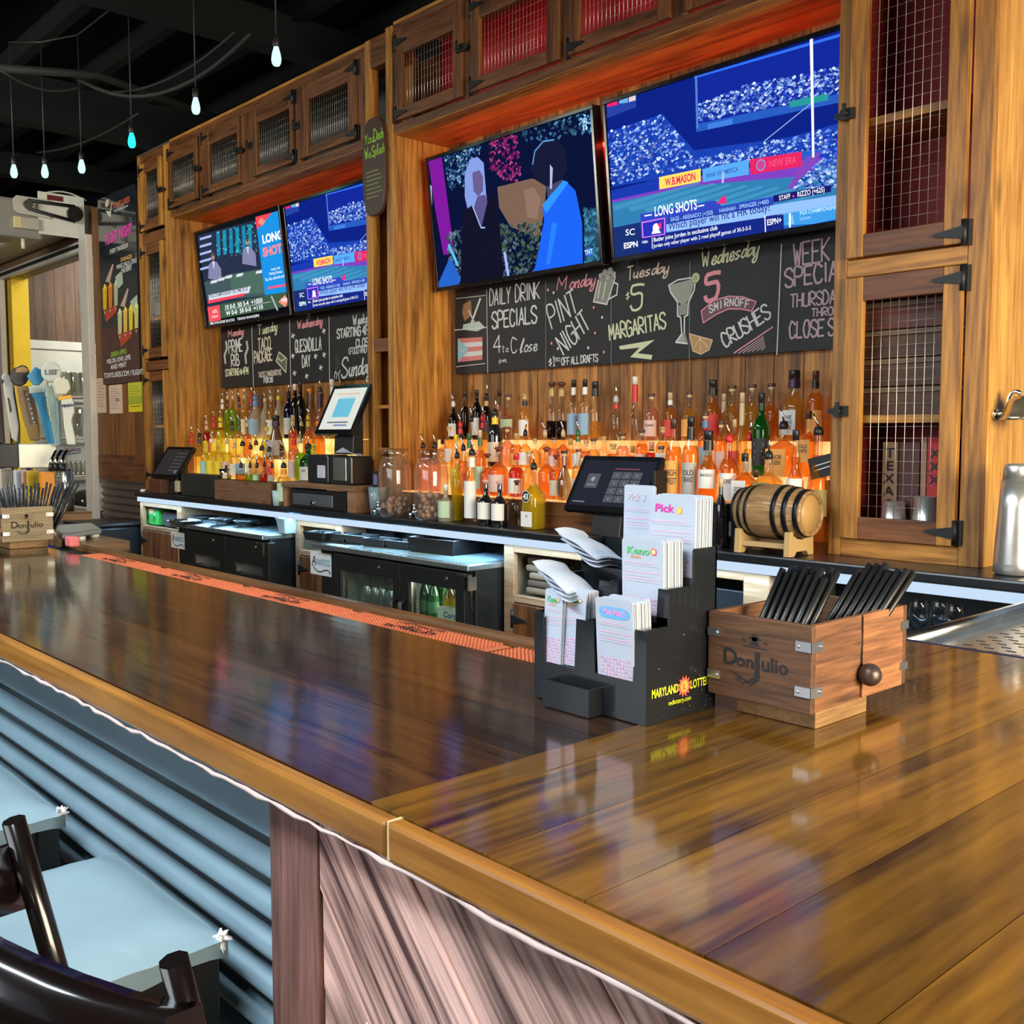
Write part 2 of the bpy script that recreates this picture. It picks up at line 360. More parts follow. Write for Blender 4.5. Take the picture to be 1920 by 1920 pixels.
struct('hatch_sill_wall', MB().box(-17, -10.20, YL, YL + .12, 0, .80), flat((.22, .20, .18), .5))
struct('hatch_side_wall', MB().box(-17, -12.82, YL - .01, YL + .1, .8, 3.33), wood('hatch_side_boards', 'x', (.09, .04, .015), (.30, .15, .05), .5))
m = MB().box(-12.75, -12.60, YL + .02, 3.955, .8, 3.33)
struct('trim_3', m, flat((.68, .45, .015), .5))
m = MB().box(-12.60, -10.2, YL + .12, 3.96, 3.33, 3.38)
struct('trim_4', m, flat((.28, .17, .03), .5))
# customer side of the room: windows in the two walls behind and beside the camera
cream = flat((.35, .33, .30), .7)
m = MB().box(-17, 3.4, -3.3, -3.2, 0, .9).box(-17, 3.4, -3.3, -3.2, 3.1, CEIL)
for x0, x1 in [(-17, -5.0), (.6, 3.4)]: m.box(x0, x1, -3.3, -3.2, .9, 3.1)
struct('wall_front', m, cream)
m = MB().box(3.3, 3.4, -3.3, 7, 0, 1.0).box(3.3, 3.4, -3.3, 7, 3.1, CEIL).box(3.3, 3.4, -3.3, -.4, 1, 3.1).box(3.3, 3.4, 3.6, 7, 1, 3.1)
struct('wall_right', m, cream)
m = MB()
for i in range(5): m.box(-5.0 + i * 1.4 - .03, -5.0 + i * 1.4 + .03, -3.28, -3.2, .9, 3.1)
m.box(-5, .6, -3.28, -3.2, .9, .96).box(-5, .6, -3.28, -3.2, 3.04, 3.1)
w = struct('window_1', m, black)
m = MB()
for i in range(4): m.box(3.3, 3.38, -.4 + i * 1.333 - .03, -.4 + i * 1.333 + .03, 1, 3.1)
m.box(3.3, 3.38, -.4, 3.6, 1, 1.06).box(3.3, 3.38, -.4, 3.6, 3.04, 3.1)
struct('window_2', m, black)
struct('wall_far_left', MB().box(-17.1, -17, -3.3, 7, 0, CEIL), cream)
# black roof structure
dk = flat((.008, .010, .010), .85, 0, 0, .12); dk2 = flat((.014, .016, .016), .7, 0, 0, .2)
for i, x in enumerate((-14.2, -11.4, -8.9, -6.5, -4.2)):
    b = struct('ceiling_beam', MB().box(x - .09, x + .09, -3.2, 4.7, 4.02 if i % 2 == 0 else 4.16, 4.40), dk, bevel=.006)
m = MB()
for i in range(13): m.box(-17, 3.3, -2.6 + i * .58, -2.52 + i * .58, 4.36, 4.5)
struct('trim_5', m, flat((.006, .007, .007), .9, 0, 0, .1))
def hang(name, pts, r, label, cat, mat=dk2, group=None):
    return tag(MB().tube(pts, r, 7).build(name, mat), label, cat, group)
hang('conduit', [onZ(0, 128, 4.0), onZ(180, 140, 4.0), onZ(420, 226, 4.0)], .028, 'black steel conduit running under the dark ceiling above the serving hatch', 'pipe')
hang('duct_pipe', [(-12.0, 3.4, 4.1), (-12.0, .5, 4.1), (-12.0, -1.5, 4.1)], .12, 'thick black duct hanging below the dark ceiling joists', 'duct', dk)
def sag(a, b, d, n=10):
    a, b = Vector(a), Vector(b); return [a.lerp(b, i / n) - Vector((0, 0, d * 4 * (i / n) * (1 - i / n))) for i in range(n + 1)]
for k, (a, b, d, lab) in enumerate([((150, 150), (470, 62), .22, 'thick black cable sagging between the ceiling beams, the lower of the pair'), ((200, 172), (440, 60), .10, 'thin black cable drawn tight beside the thick sagging one under the ceiling'),
        ((70, 286), (260, 212), .06, 'slim black cable slung above the row of blue-green bulbs'), ((0, 130), (160, 160), .08, 'loose black wire looping out of the dark ceiling at its far end')]):
    hang('ceiling_cable', sag(onZ(*a, 3.95), onZ(*b, 3.95), d), .008 if k else .013, lab, 'cable', flat((.018, .019, .019), .6, 0, 0, .25), 'cables under the ceiling')
# ================================================ THE BACK-BAR CABINETRY
YC = 3.65
wire_m = flat((.55, .52, .47), .35, .8); void = flat((.018, .017, .016), .7)
red_in = flat((.42, .012, .016), .55)
def hinge(parent, x, z, dirn, Y=YC):
    """black strap hinge: plate on the stile, tapering strap on the door"""
    m = MB().box(min(x, x - dirn * .022), max(x, x - dirn * .022), Y - .010, Y + .002, z - .045, z + .045)
    pl = [(x, z - .022), (x + dirn * .10, z - .006), (x + dirn * .11, z), (x + dirn * .10, z + .006), (x, z + .022)]
    m.prism(pl, lambda a, b: (a, Y - .030, b), lambda a, b: (a, Y - .022, b))
    m.cyl((x, Y - .018, z - .045), (x, Y - .018, z + .045), .010)
    return m.build('hinge', iron, parent)
def latch(parent, x, z, dirn, Y=YC):
    m = MB().box(x - .028, x + .028, Y - .036, Y - .022, z - .02, z + .02)
    m.cyl((x, Y - .036, z), (x, Y - .055, z), .008).box(x - .006, x + .006, Y - .062, Y - .05, z - .01, z + .034)
    m.box(x - dirn * .055, x - dirn * .028, Y - .03, Y - .022, z - .011, z + .011)
    return m.build('latch', iron, parent)
def wire(x0, x1, z0, z1, Y, pitch=.026, pitch_h=.042, r=.0013):
    m = MB(); n = max(2, int((x1 - x0) / pitch)); R_ = random.Random(int(x0 * 100))
    for i in range(1, n):
        x = x0 + (x1 - x0) * i / n; j = [R_.uniform(-.002, .002) for _ in range(3)]
        m.tube([(x, Y, z0), (x + j[0], Y, z0 + (z1 - z0) * .35), (x + j[1], Y, z0 + (z1 - z0) * .7), (x, Y, z1)], r, 5)
    n = max(2, int((z1 - z0) / pitch_h))
    for i in range(1, n):
        z = z0 + (z1 - z0) * i / n; m.tube([(x0, Y + .003, z), (x1, Y + .003, z)], r * .5, 4)
    return m
def mesh_door(cab, x0, x1, z0, z1, mx0, mx1, mz0, mz1, hside, lz=None, stile=None, rail=None, hz=None, pitch=.026):
    """framed door, outer x0..x1 z0..z1, wire opening mx/mz; hside -1 hinges at the low-x edge"""
    Y0, Y1 = YC - .022, YC + .004
    d = MB().box(x0, mx0, Y0, Y1, z0, z1).build('door', stile or brown_z, cab, bevel=.003); bxs('door_stile', stile or brown_z, d, (mx1, x1, Y0, Y1, z0, z1), bevel=.003)
    bxs('door_rail', rail or brown_x, d, (mx0, mx1, Y0 + .001, Y1, z0, mz0), (mx0, mx1, Y0 + .001, Y1, mz1, z1), bevel=.003)
    wire(mx0, mx1, mz0, mz1, YC - .004, pitch).build('wire_mesh', wire_m, d)
    hx = x0 if hside < 0 else x1
    for z in hz or (z0 + .07, z1 - .07): hinge(d, hx, z, -hside)
    if lz is not None: latch(d, x1 if hside < 0 else x0, lz, -1 if hside < 0 else 1)
    return d
# --- upper cabinets over the first bay
def upper(name, label, X0, X1, z0, zt, doors, inner, depth_=.36, under=None):
    cab = thing(name, label, 'cabinet', ((X0 + X1) / 2, YC, z0), group='wire-door cabinets of the back bar')
    bxs('rail', brown_x, cab, (X0, X1, YC, YC + .03, z0, z0 + .052), (X0, X1, YC, YC + .03, zt - .06, zt), bevel=.003)
    m = MB(); xs = [X0] + [d[0] for d in doors] + [X1]
    es = [X0] + [e for d in doors for e in d[:2]] + [X1]
    for a, b in zip(es[0::2], es[1::2]):
        if b - a > .004: MB().box(a, b, YC, YC + .03, z0 + .052, zt - .06).build('stile', brown_z, cab, bevel=.003)
    MB().box(X0, X1, YC, YC + .40, z0 - .004, z0 - .0005).box(X0, X1, YC + .002, YC + .40, zt, zt + .02).build('bottom_panel', honey_x, cab)
    MB().box(X0, X1, YC + depth_, YC + depth_ + .01, z0, zt).box(X0, X1, YC + .03, YC + depth_, z0, z0 + .004).build('interior', inner, cab)
    return cab
L0, L1, P0, P1, T0, T1 = -8.095, -5.33, -5.33, -5.05, -2.165, -1.572
doors = [(-8.09, -7.57), (-7.49, -6.90), (-6.72, -6.16), (-6.09, -5.42)]
meshes = [(-8.04, -7.63), (-7.37, -6.93), (-6.65, -6.20), (-5.97, -5.50)]
cabL = upper('upper_cabinet', 'long row of four wire-mesh doors with grey insides above the far televisions', L0, L1, 3.28, 3.87, doors, flat((.05, .047, .043), .6))
for i, (d, me) in enumerate(zip(doors, meshes)):
    mesh_door(cabL, d[0], d[1], 3.345, 3.80, me[0], me[1], 3.405, 3.70, -1 if i in (0, 1) else 1, 3.56, hz=(3.38, 3.765), pitch=.024)
doors = [(-5.0, -4.40), (-4.33, -3.66), (-3.60, -2.98), (-2.90, -2.25)]
meshes = [(-4.94, -4.475), (-4.255, -3.745), (-3.525, -3.05), (-2.83, -2.33)]
cabR = upper('upper_cabinet', 'long row of wire-mesh doors glowing red inside above the near televisions', P1, T0, 3.295, 3.91, doors, red_in)
for i, (d, me) in enumerate(zip(doors, meshes)):
    mesh_door(cabR, d[0], d[1], 3.355, 3.86, me[0], me[1], 3.42, 3.72, -1 if i % 2 == 0 or i == 1 else 1, 3.60 if i != 1 else 3.70, hz=(3.39, 3.79))
MB().box(-4.98, T0 - .05, 3.70, 3.715, 3.875, 3.888).build('light_strip', emis((1, .03, .05), 5, 'red_strip'), cabR, label='red light strip inside the cabinet')
# --- narrow tower at the far end
TX0, TX1 = -8.74, -8.10
twr = thing('tall_cabinet', 'narrow tall wire-door cabinet holding wine bottles at the far end of the back bar', 'cabinet', (-8.42, YC, 1.07), group='wire-door cabinets of the back bar')
bxs('stile', honey_z, twr, (TX0, TX0 + .075, YC, YC + .03, 1.07, 3.87), (TX1 - .12, TX1, YC, YC + .03, 1.07, 3.87), bevel=.003)
bxs('rail', brown_x, twr, (TX0 + .075, TX1 - .12, YC, YC + .03, 3.80, 3.87), (TX0 + .075, TX1 - .12, YC, YC + .03, 3.13, 3.22), (TX0 + .075, TX1 - .12, YC, YC + .03, 2.08, 2.16), (TX0 + .075, TX1 - .12, YC, YC + .03, 1.07, 1.13), bevel=.003)
bxs('side_panel', honey_z, twr, (TX1 - .012, TX1, YC + .03, 4.05, 1.07, 3.28))
MB().box(TX0, TX1 - .012, 3.98, 3.99, 1.07, 3.87).box(TX0, TX0 + .01, YC + .03, 3.98, 1.07, 3.87).box(TX0, TX1, YC, 3.98, 3.87, 3.885).build('interior', flat((.07, .058, .042), .6), twr)
bxs('shelf', honey_x, twr, (TX0 + .01, TX1 - .012, YC + .03, 3.98, 2.50, 2.52), (TX0 + .01, TX1 - .012, YC + .03, 3.98, 1.60, 1.62))
for z0, z1, hz in [(3.24, 3.79, (3.28, 3.74)), (2.18, 3.12, (2.25, 3.06)), (1.14, 2.07, (1.2, 2.0))]:
    mesh_door(twr, TX0 + .08, TX1 - .125, z0, z1, TX0 + .19, TX1 - .19, z0 + .085, z1 - .085, -1, (z0 + z1) / 2 if z0 > 2.5 else None, stile=honey_z, rail=brown_x, hz=hz, pitch=.024)
# --- pillar between the two bays
pil = thing('pillar_cabinet', 'slim open-fronted wooden pillar with narrow shelves between the two television bays', 'cabinet', (-5.19, YC, 1.07))
bxs('stile', honey_z, pil, (P0, P0 + .06, YC - .01, YC + .05, 1.07, 3.89), (P1 - .065, P1, YC - .01, YC + .05, 1.07, 3.91), bevel=.003)
m = MB()
for i, (a, b) in enumerate([(.05, .17), (.172, .285), (.287, .40)]): m.box(P1 - .015, P1, YC + a, YC + b, 1.07, 3.29)
m.build('side_panel', honey_z, pil)
MB().box(P0, P0 + .015, YC + .05, 3.80, 1.07, 3.28).build('side_panel', honey_z, pil)
MB().box(P0, P1 - .015, 3.80, 3.812, 1.07, 3.89).build('back_panel', honey_z, pil)
bxs('shelf', brown_x, pil, (P0 + .06, P1 - .065, YC, 3.80, 2.04, 2.12), (P0 + .06, P1 - .065, YC - .01, YC + .05, 3.72, 3.89), bevel=.003)
bxs('shelf', honey_x, pil, (P0 + .06, P1 - .065, YC + .02, 3.80, 1.70, 1.72), (P0 + .06, P1 - .065, YC + .02, 3.80, 1.44, 1.46))
# --- tall cabinet, near end
tc = thing('tall_cabinet', 'tall two-door wire-mesh cabinet with black strap hinges beside the near television', 'cabinet', ((T0 + T1) / 2, YC, 1.07), group='wire-door cabinets of the back bar')
bxs('stile', honey_z, tc, (T0, -2.112, YC, YC + .03, 1.07, 4.1), (-1.648, T1, YC, YC + .03, 1.07, 4.1), bevel=.003)
bxs('rail', honey_x, tc, (-2.112, -1.648, YC, YC + .03, 1.07, 1.137), (-2.112, -1.648, YC, YC + .03, 2.138, 2.203), (-2.112, -1.648, YC, YC + .03, 3.92, 4.1), bevel=.003)
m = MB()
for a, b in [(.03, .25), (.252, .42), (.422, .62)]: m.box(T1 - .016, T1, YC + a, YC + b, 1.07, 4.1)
m.build('side_panel', wood('lit_honey_upright', 'z', (.36, .14, .022), (.74, .40, .085), .42), tc)  # honey boards painted paler: the side light is put into their colour
bxs('side_panel', honey_z, tc, (T0, T0 + .016, YC + .03, 4.05, 1.07, 4.1))
dkred = flat((.30, .028, .032), .6)
MB().box(T0 + .016, T1 - .016, 4.02, 4.03, 1.07, 4.1).box(T0 + .016, T0 + .02, YC + .03, 4.02, 1.07, 4.1).box(T1 - .02, T1 - .016, YC + .03, 4.02, 1.07, 4.1).build('interior', dkred, tc, label='dark red painted inside')
m = MB()
for z in (2.70, 2.20, 1.585, 1.08): MB().box(T0 + .02, T1 - .02, YC + .035, 4.02, z, z + .03).build('shelf', honey_x, tc)
mesh_door(tc, -2.106, -1.654, 2.208, 3.90, -2.035, -1.727, 2.292, 3.82, 1, 2.745, stile=honey_z, rail=brown_x, hz=(2.245, 3.85), pitch=.031)
mesh_door(tc, -2.106, -1.654, 1.141, 2.133, -2.030, -1.722, 1.226, 2.043, 1, 1.63, stile=honey_z, rail=brown_x, hz=(1.19, 2.088), pitch=.031)
# --- counter of the back bar, its under-cabinets and light strip
ctr = thing('bottle_counter', 'long black-topped counter running under the bottles and cash registers', 'counter', (-5, 3.6, 0))
MB().box(-8.42, -.6, 3.42, 4.05, 1.030, 1.07).build('countertop', flat((.012, .013, .016), .28), ctr, bevel=.008)
MB().box(-8.4, -.6, 3.96, 4.02, 0, 1.03).build('back_panel', black, ctr)
MB().box(-2.28, -.62, 3.56, 3.955, .70, .72).build('glass_shelf', black, ctr)
MB().box(-8.40, -.6, 3.436, 3.444, .992, 1.029).build('light_strip', emis((.62, .80, 1), .95, 'led_strip'), ctr, label='pale blue light strip under the counter edge')
frame = wood('pale_frame_boards', 'x', (.22, .11, .05), (.48, .30, .17), .5)
def undercab(label, x0, x1, openx, z_open, door=True):
    u = thing('under_cabinet', label, 'cabinet', ((x0 + x1) / 2, 3.45, 0), group='wooden cabinets under the back counter')
    m = MB().box(x0, openx[0], 3.45, 3.48, 0, .992).box(openx[1], x1, 3.45, 3.48, 0, .992).box(openx[0], openx[1], 3.45, 3.48, .955, .992).box(openx[0], openx[1], 3.45, 3.48, z_open - .035, z_open)
    m.build('face_frame', frame, u, bevel=.003)
    MB().box(x0, x0 + .015, 3.48, 3.95, 0, .99).box(x1 - .015, x1, 3.48, 3.95, 0, .99).box(x0 + .015, x1 - .015, 3.48, 3.95, z_open - .03, z_open - .012).box(x0 + .015, x1 - .015, 3.9, 3.91, z_open - .03, .99).build('carcass', flat((.26, .20, .12), .6), u)
    if door:
        d = MB().box(openx[0] + .004, openx[1] - .004, 3.44, 3.462, .04, z_open - .04).build('door', brown_z, u, bevel=.004)
        hinge(d, openx[0], z_open - .12, 1, 3.46)
    return u
undercab('wooden cabinet with an open cubby of cleaning things at the far end below the counter', -8.38, -7.60, (-8.33, -7.68), .80)
undercab('slim wooden cabinet between the two black refrigerators', -5.90, -5.35, (-5.84, -5.42), .80)
undercab('wooden cabinet with an open cubby of folded cloths beside the glass-door refrigerator', -3.862, -3.24, (-3.79, -3.32), .74)
undercab('wooden cabinet with a dark open cubby below the small barrel', -2.92, -2.30, (-2.86, -2.42), .74)
# ================================================ SCREENS, BOARDS, SIGNS
class Board:
    """a flat surface in the room (origin at its lower corner); K turns a point of a sighted detail into surface coordinates"""
    def __init__(s, o, ex, ey, u0=0, v0=0, k=1):
        s.o, s.ex, s.ey = Vector(o), Vector(ex).normalized(), Vector(ey).normalized(); s.n = s.ex.cross(s.ey); s.u0, s.v0, s.k = u0, v0, k
        s.p = Pic(); s.fn = plane3(s.o, s.ex, s.ey)
    def K(s, x, y):
        d = Vector(ray(s.u0 + s.k * x, s.v0 + s.k * y)); c = Vector((0, 0, EYE)); t = (s.o - c).dot(s.n) / d.dot(s.n)
        r = c + d * t - s.o; return r.dot(s.ex), r.dot(s.ey)
    def P(s, pts, c, l=1): s.p.poly([s.K(*q) for q in pts], c, l); return s
    def L(s, pts, w, c, l=1): s.p.line([s.K(*q) for q in pts], w, c, l); return s
    def D(s, x, y, r, c, l=1, n=16):
        a = s.K(x, y); b = s.K(x, y - r); s.p.disc(a[0], a[1], b[1] - a[1], c, l, n); return s
    def fit(s, t, a, b, top, c, l=2, kind='text', lw=.006, bold=.01, shear=0):
        x0, y0 = s.K(*a); x1, y1 = s.K(*b); h = s.K(a[0], top)[1] - y0; w = math.hypot(x1 - x0, y1 - y0); rot = math.atan2(y1 - y0, x1 - x0)
        if kind == 'text':
            vs, _ = glyphs(t, bold); wd = max(v[0] for v in vs) * h / .69; s.p.text(t, x0, y0, h, c, l, 'l', w / wd, shear, bold, rot)
        else: s.p.chalk(t, x0, y0, h, 0, c, l, lw * 1.25, rot, shear, width=w)
        return s
    def speck(s, poly, n, cols, size, l=1, seed=1, asp=1.4, dim=1.0):
        q = [s.K(*p) for p in poly]; R_ = random.Random(seed); k = 0
        x0, x1 = min(p[0] for p in q), max(p[0] for p in q); y0, y1 = min(p[1] for p in q), max(p[1] for p in q)
        while k < n:
            x, y = R_.uniform(x0, x1), R_.uniform(y0, y1); ins = False
            for i in range(len(q)):
                (a, b), (c, d) = q[i], q[i - 1]
                if (b > y) != (d > y) and x < (c - a) * (y - b) / (d - b) + a: ins = not ins
            k += 1
            if not ins: continue
            z = size * R_.uniform(.4, 1.3); sl = R_.uniform(-.5, .5)
            c = R_.choice(cols); f = R_.uniform(.6, 1.25) * dim; s.p.poly([(x - z * asp / 2, y), (x + z * sl, y - z / 2), (x + z * asp / 2, y), (x - z * sl, y + z / 2)], [e * f for e in c], l)
        return s
SW, SH, TILT = 1.355, .775, .082
bez = flat((.006, .006, .008), .18)
def tv(x0, zb, label, u0=0, v0=0, k=1, base=(.004, .012, .16)):
    t = thing('television', label, 'television', (x0, 3.90, zb), group='televisions above the bottles')
    ey = Vector((0, -TILT, SH)); o = Vector((x0, 3.90, zb)); ex = Vector((1, 0, 0)); e = ey.normalized(); n = ex.cross(e)
    def loc(a, b, d): return tuple(o + ex * a + e * b + n * d)
    m = MB()
    def bx(a0, a1, b0, b1, d0, d1):
        m.add([loc(a, b, d) for d in (d0, d1) for a, b in ((a0, b0), (a1, b0), (a1, b1), (a0, b1))], [(0, 3, 2, 1), (4, 5, 6, 7), (0, 1, 5, 4), (1, 2, 6, 5), (2, 3, 7, 6), (3, 0, 4, 7)])
    bx(0, SW, 0, SH, -.055, -.004)
    for q in [(0, SW, 0, .022), (0, SW, SH - .02, SH), (0, .018, .022, SH - .02), (SW - .018, SW, .022, SH - .02)]: bx(*q, -.004, .006)
    m.build('bezel', bez, t, bevel=.002)
    mb = MB().box(x0 + SW / 2 - .16, x0 + SW / 2 + .16, 3.94, 4.044, zb + .25, zb + .5); mb.build('wall_bracket', iron, t)
    b = Board(o, ex, e, u0, v0, k); b.t = t
    b.p.poly([(.018, .022), (SW - .018, .022), (SW - .018, SH - .02), (.018, SH - .02)], base, 0)
    return b
def clip_to(b):
    """keep the picture inside its bezel"""
    x0, x1, y0, y1 = .019, SW - .019, .023, SH - .021
    b.p.v = [(min(max(x, x0), x1), min(max(y, y0), y1), l) for x, y, l in b.p.v]
    return b.p.build('screen', b.t, b.fn, SCREEN, step=.0004, off=-.0036)
WH = (.9, .95, 1)
# --- ball game
b = tv(-3.548, 2.398, 'near television showing a baseball crowd with score banners, beside the tall cabinet', 1100, 0, .427)
b.P([(85, 430), (1310, 0), (1310, 900), (110, 1000)], (.004, .015, .22), 1)
b.P([(85, 420), (215, 395), (215, 470), (85, 520)], (.02, .05, .35), 2).P([(85, 430), (130, 420), (133, 460), (88, 470)], (.85, .02, .15), 3).P([(140, 415), (178, 405), (180, 450), (142, 455)], (.15, .4, .7), 3).P([(182, 403), (212, 397), (214, 440), (184, 448)], (.7, .6, .6), 3)
cr = [(.12, .25, .75), (.30, .5, .95), (.65, .8, 1), (.02, .06, .45), (.05, .12, .6), (.01, .03, .3)]
b.P([(90, 580), (330, 500), (470, 660), (900, 600), (1180, 520), (1180, 800), (700, 720), (110, 820)], (.01, .05, .42), 2)
b.speck([(90, 580), (330, 505), (430, 640), (480, 700), (700, 700), (320, 760), (105, 815)], 1500, cr, .014, 3, 3)
b.speck([(480, 700), (900, 600), (1200, 540), (1200, 680), (950, 670), (500, 745)], 1100, cr, .013, 3, 4)
b.P([(470, 320), (1200, 130), (1200, 400), (480, 560)], (.006, .02, .3), 2)
b.speck([(490, 460), (700, 370), (985, 320), (1200, 265), (1200, 390), (490, 535)], 1500, cr, .013, 3, 5)
b.P([(480, 545), (1200, 390), (1200, 430), (480, 580)], (.02, .10, .5), 4).P([(890, 445), (1060, 410), (1060, 440), (892, 473)], (.02, .3, .3), 5).P([(530, 545), (640, 520), (640, 545), (530, 568)], (.05, .2, .7), 5)
b.P([(470, 330), (1200, 120), (1200, 135), (470, 345)], (.03, .15, .8), 4).L([(478, 310), (485, 560)], .012, (.08, .2, .6), 5)
b.P([(110, 880), (320, 830), (960, 730), (1200, 690), (1200, 900), (110, 1000)], (.03, .20, .42), 4)
for i in range(9): b.P([(110 + i * 70, 905 + i * 6), (480 + i * 70, 800 + i * 4), (500 + i * 70, 806 + i * 4), (125 + i * 70, 925 + i * 6)], (.05, .27, .50), 5)
b.P([(100, 845), (320, 800), (960, 700), (1040, 690), (980, 770), (500, 812), (110, 890)], (.20, .05, .5), 5)
b.P([(960, 690), (1040, 660), (900, 830), (880, 830)], (.22, .06, .45), 6).speck([(900, 830), (1040, 690), (1200, 640), (1200, 830)], 700, cr, .013, 7, 8)
b.P([(100, 840), (315, 785), (315, 835), (105, 880)], (.01, .04, .4), 6).P([(945, 665), (1045, 655), (950, 725)], (.02, .1, .55), 6)
b.P([(317, 778), (500, 740), (500, 797), (320, 832)], (1, .72, .12), 7).fit('W.B.MASON', (345, 818), (478, 790), 785, (.75, .02, .12), 8, bold=.03)
b.P([(508, 742), (712, 700), (712, 766), (510, 800)], (.10, .38, .85), 7).fit('BANK OF AMERICA', (525, 782), (665, 752), 762, (.03, .1, .45), 8)
b.P([(715, 700), (945, 665), (945, 730), (720, 767)], (.75, .02, .12), 7).D(765, 725, 26, (.2, .3, .75), 8).D(765, 725, 20, (.6, .05, .25), 9).fit('NEW ERA', (800, 735), (920, 715), 705, (.85, .1, .2), 8)
b.L([(597, 800), (600, 760)], .012, (.4, .5, .8), 8)
b.P([(978, 130), (992, 130), (1000, 690), (990, 692)], (.95, .97, 1), 9).L([(780, 620), (985, 455)], .004, (.3, .45, .8), 9).L([(330, 600), (130, 800)], .004, (.1, .1, .3), 9)
b.P([(115, 1000), (240, 975), (240, 1150), (120, 1150)], (.01, .03, .16), 8).P([(236, 1045), (785, 945), (785, 1050), (236, 1150)], (.008, .02, .22), 8)
b.P([(235, 940), (560, 880), (585, 895), (590, 905), (820, 862), (820, 935), (240, 1045)], (.03, .06, .5), 8)
b.fit('LONG SHOTS', (298, 950), (485, 918), 908, WH, 10, bold=.02).P([(572, 895), (596, 862), (612, 862), (612, 893)], (.9, .02, .2), 10).L([(490, 906), (515, 901)], .006, WH, 10).L([(255, 948), (285, 943)], .006, WH, 10)
b.P([(356, 955), (568, 918), (568, 945), (356, 982)], (.02, .05, .38), 9).fit('SAGE - ARENADO (+350)', (368, 973), (555, 941), 955, (.35, .6, 1), 10)
b.P([(576, 915), (806, 872), (806, 900), (576, 944)], (.02, .05, .38), 9).fit('HANNAH - SPRINGER (+400)', (582, 935), (800, 893), 917, (.35, .6, 1), 10)
b.P([(820, 858), (1073, 812), (1073, 842), (820, 890)], (.01, .01, .14), 9).fit('STAFF', (845, 880), (895, 870), 860, WH, 10, bold=.015).fit('RIZZO (+625)', (925, 865), (1045, 842), 843, WH, 10, bold=.015).P([(902, 858), (914, 858), (908, 870)], (.9, .05, .3), 10)
b.P([(350, 985), (822, 900), (1200, 840), (1200, 890), (845, 945), (350, 1020)], (.28, .5, 1), 9).fit('Which player will hit a HR today?', (360, 1010), (806, 925), 978, (.01, .02, .2), 10, bold=.005)
b.P([(240, 975), (345, 955), (345, 1030), (245, 1046)], (.7, .2, .85), 9).P([(246, 980), (340, 961), (340, 1026), (250, 1041)], (.02, .03, .45), 10).D(305, 1000, 20, WH, 11, 10).P([(285, 1028), (300, 990), (328, 1022)], WH, 11).P([(310, 985), (328, 975), (328, 1010)], (.85, .03, .15), 12)
b.fit('SC', (170, 1035), (212, 1030), 1008, WH, 10, bold=.01).fit('ESPN', (163, 1092), (225, 1082), 1068, WH, 10, bold=.03).fit('NBA', (243, 1070), (270, 1066), 1058, WH, 10)
b.fit('Butler joins Jordan in exclusive club', (294, 1062), (575, 1008), 1044, WH, 10, bold=.015).fit('Jordan only other player with 2 road playoff games of 30-5-5-5', (294, 1088), (722, 1008), 1072, WH, 10, bold=.01).L([(288, 1045), (288, 1090)], .004, WH, 10)
b.P([(785, 950), (860, 938), (860, 1010), (785, 1025)], (.01, .02, .2), 9).fit('ESPN+', (792, 990), (856, 978), 965, WH, 10, bold=.02).L([(783, 948), (786, 1026)], .005, WH, 11)
b.P([(864, 938), (1200, 880), (1200, 960), (866, 1012)], (.05, .32, .75), 9).P([(866, 990), (1000, 985), (1200, 940), (1200, 965), (866, 1013)], (.02, .12, .5), 10).fit('PGA CHAMPIONSHIP', (936, 945), (1100, 917), 928, (.55, .85, 1), 11).fit('LIVE NOW', (936, 968), (985, 960), 957, (.4, .7, .95), 11).L([(893, 940), (893, 995)], .01, (.8, .9, 1), 11).P([(880, 985), (905, 940), (912, 985)], (.2, .5, .8), 10)
b.fit('US', (1062, 145), (1112, 125), 100, WH, 10, shear=.25)
clip_to(b); tvA = b.t
# --- drama
b = tv(-4.966, 2.398, 'near television showing a blonde woman facing a man in blue', 560, 0, .3542, (.003, .005, .03))
b.P([(640, 800), (1700, 400), (1700, 1600), (700, 1600)], (.003, .006, .035), 1)
b.speck([(760, 790), (960, 740), (960, 960), (790, 1010)], 500, [(.02, .08, .3), (.1, .3, .7), (.4, .7, 1), (.01, .05, .12)], .018, 2, 11, 1, .6)
b.speck([(1000, 740), (1150, 700), (1180, 980), (1010, 920)], 260, [(.5, .02, .25), (.25, .01, .2), (.7, .1, .35)], .020, 2, 12, 1, .55)
b.speck([(1160, 620), (1560, 540), (1560, 700), (1200, 760)], 200, [(.02, .06, .15), (.03, .12, .2), (.05, .2, .4)], .02, 2, 13, 1)
b.speck([(1500, 540), (1570, 540), (1560, 700), (1480, 680)], 90, [(.2, .5, 1), (.5, .8, 1)], .014, 3, 14, 1)
b.P([(684, 850), (755, 822), (822, 1340), (765, 1350), (720, 1100)], (.20, .01, .32), 3).P([(690, 980), (702, 985), (705, 1080), (695, 1085)], (.5, .6, .9), 4)
b.P([(1050, 990), (1230, 945), (1310, 960), (1300, 1110), (1270, 1260), (1120, 1200), (1060, 1100)], (.19, .115, .08), 3).P([(1190, 1010), (1240, 990), (1280, 1050), (1260, 1160), (1210, 1150)], (.26, .16, .12), 4)
b.speck([(1060, 1180), (1290, 1180), (1270, 1500), (1060, 1500)], 420, [(.06, .1, .12), (.15, .25, .3), (.03, .06, .06), (.1, .2, .1)], .026, 4, 15, 1, .6)
b.speck([(780, 1240), (880, 1200), (880, 1500), (800, 1500)], 160, [(.06, .1, .12), (.12, .2, .25), (.03, .06, .06)], .026, 4, 16, 1)
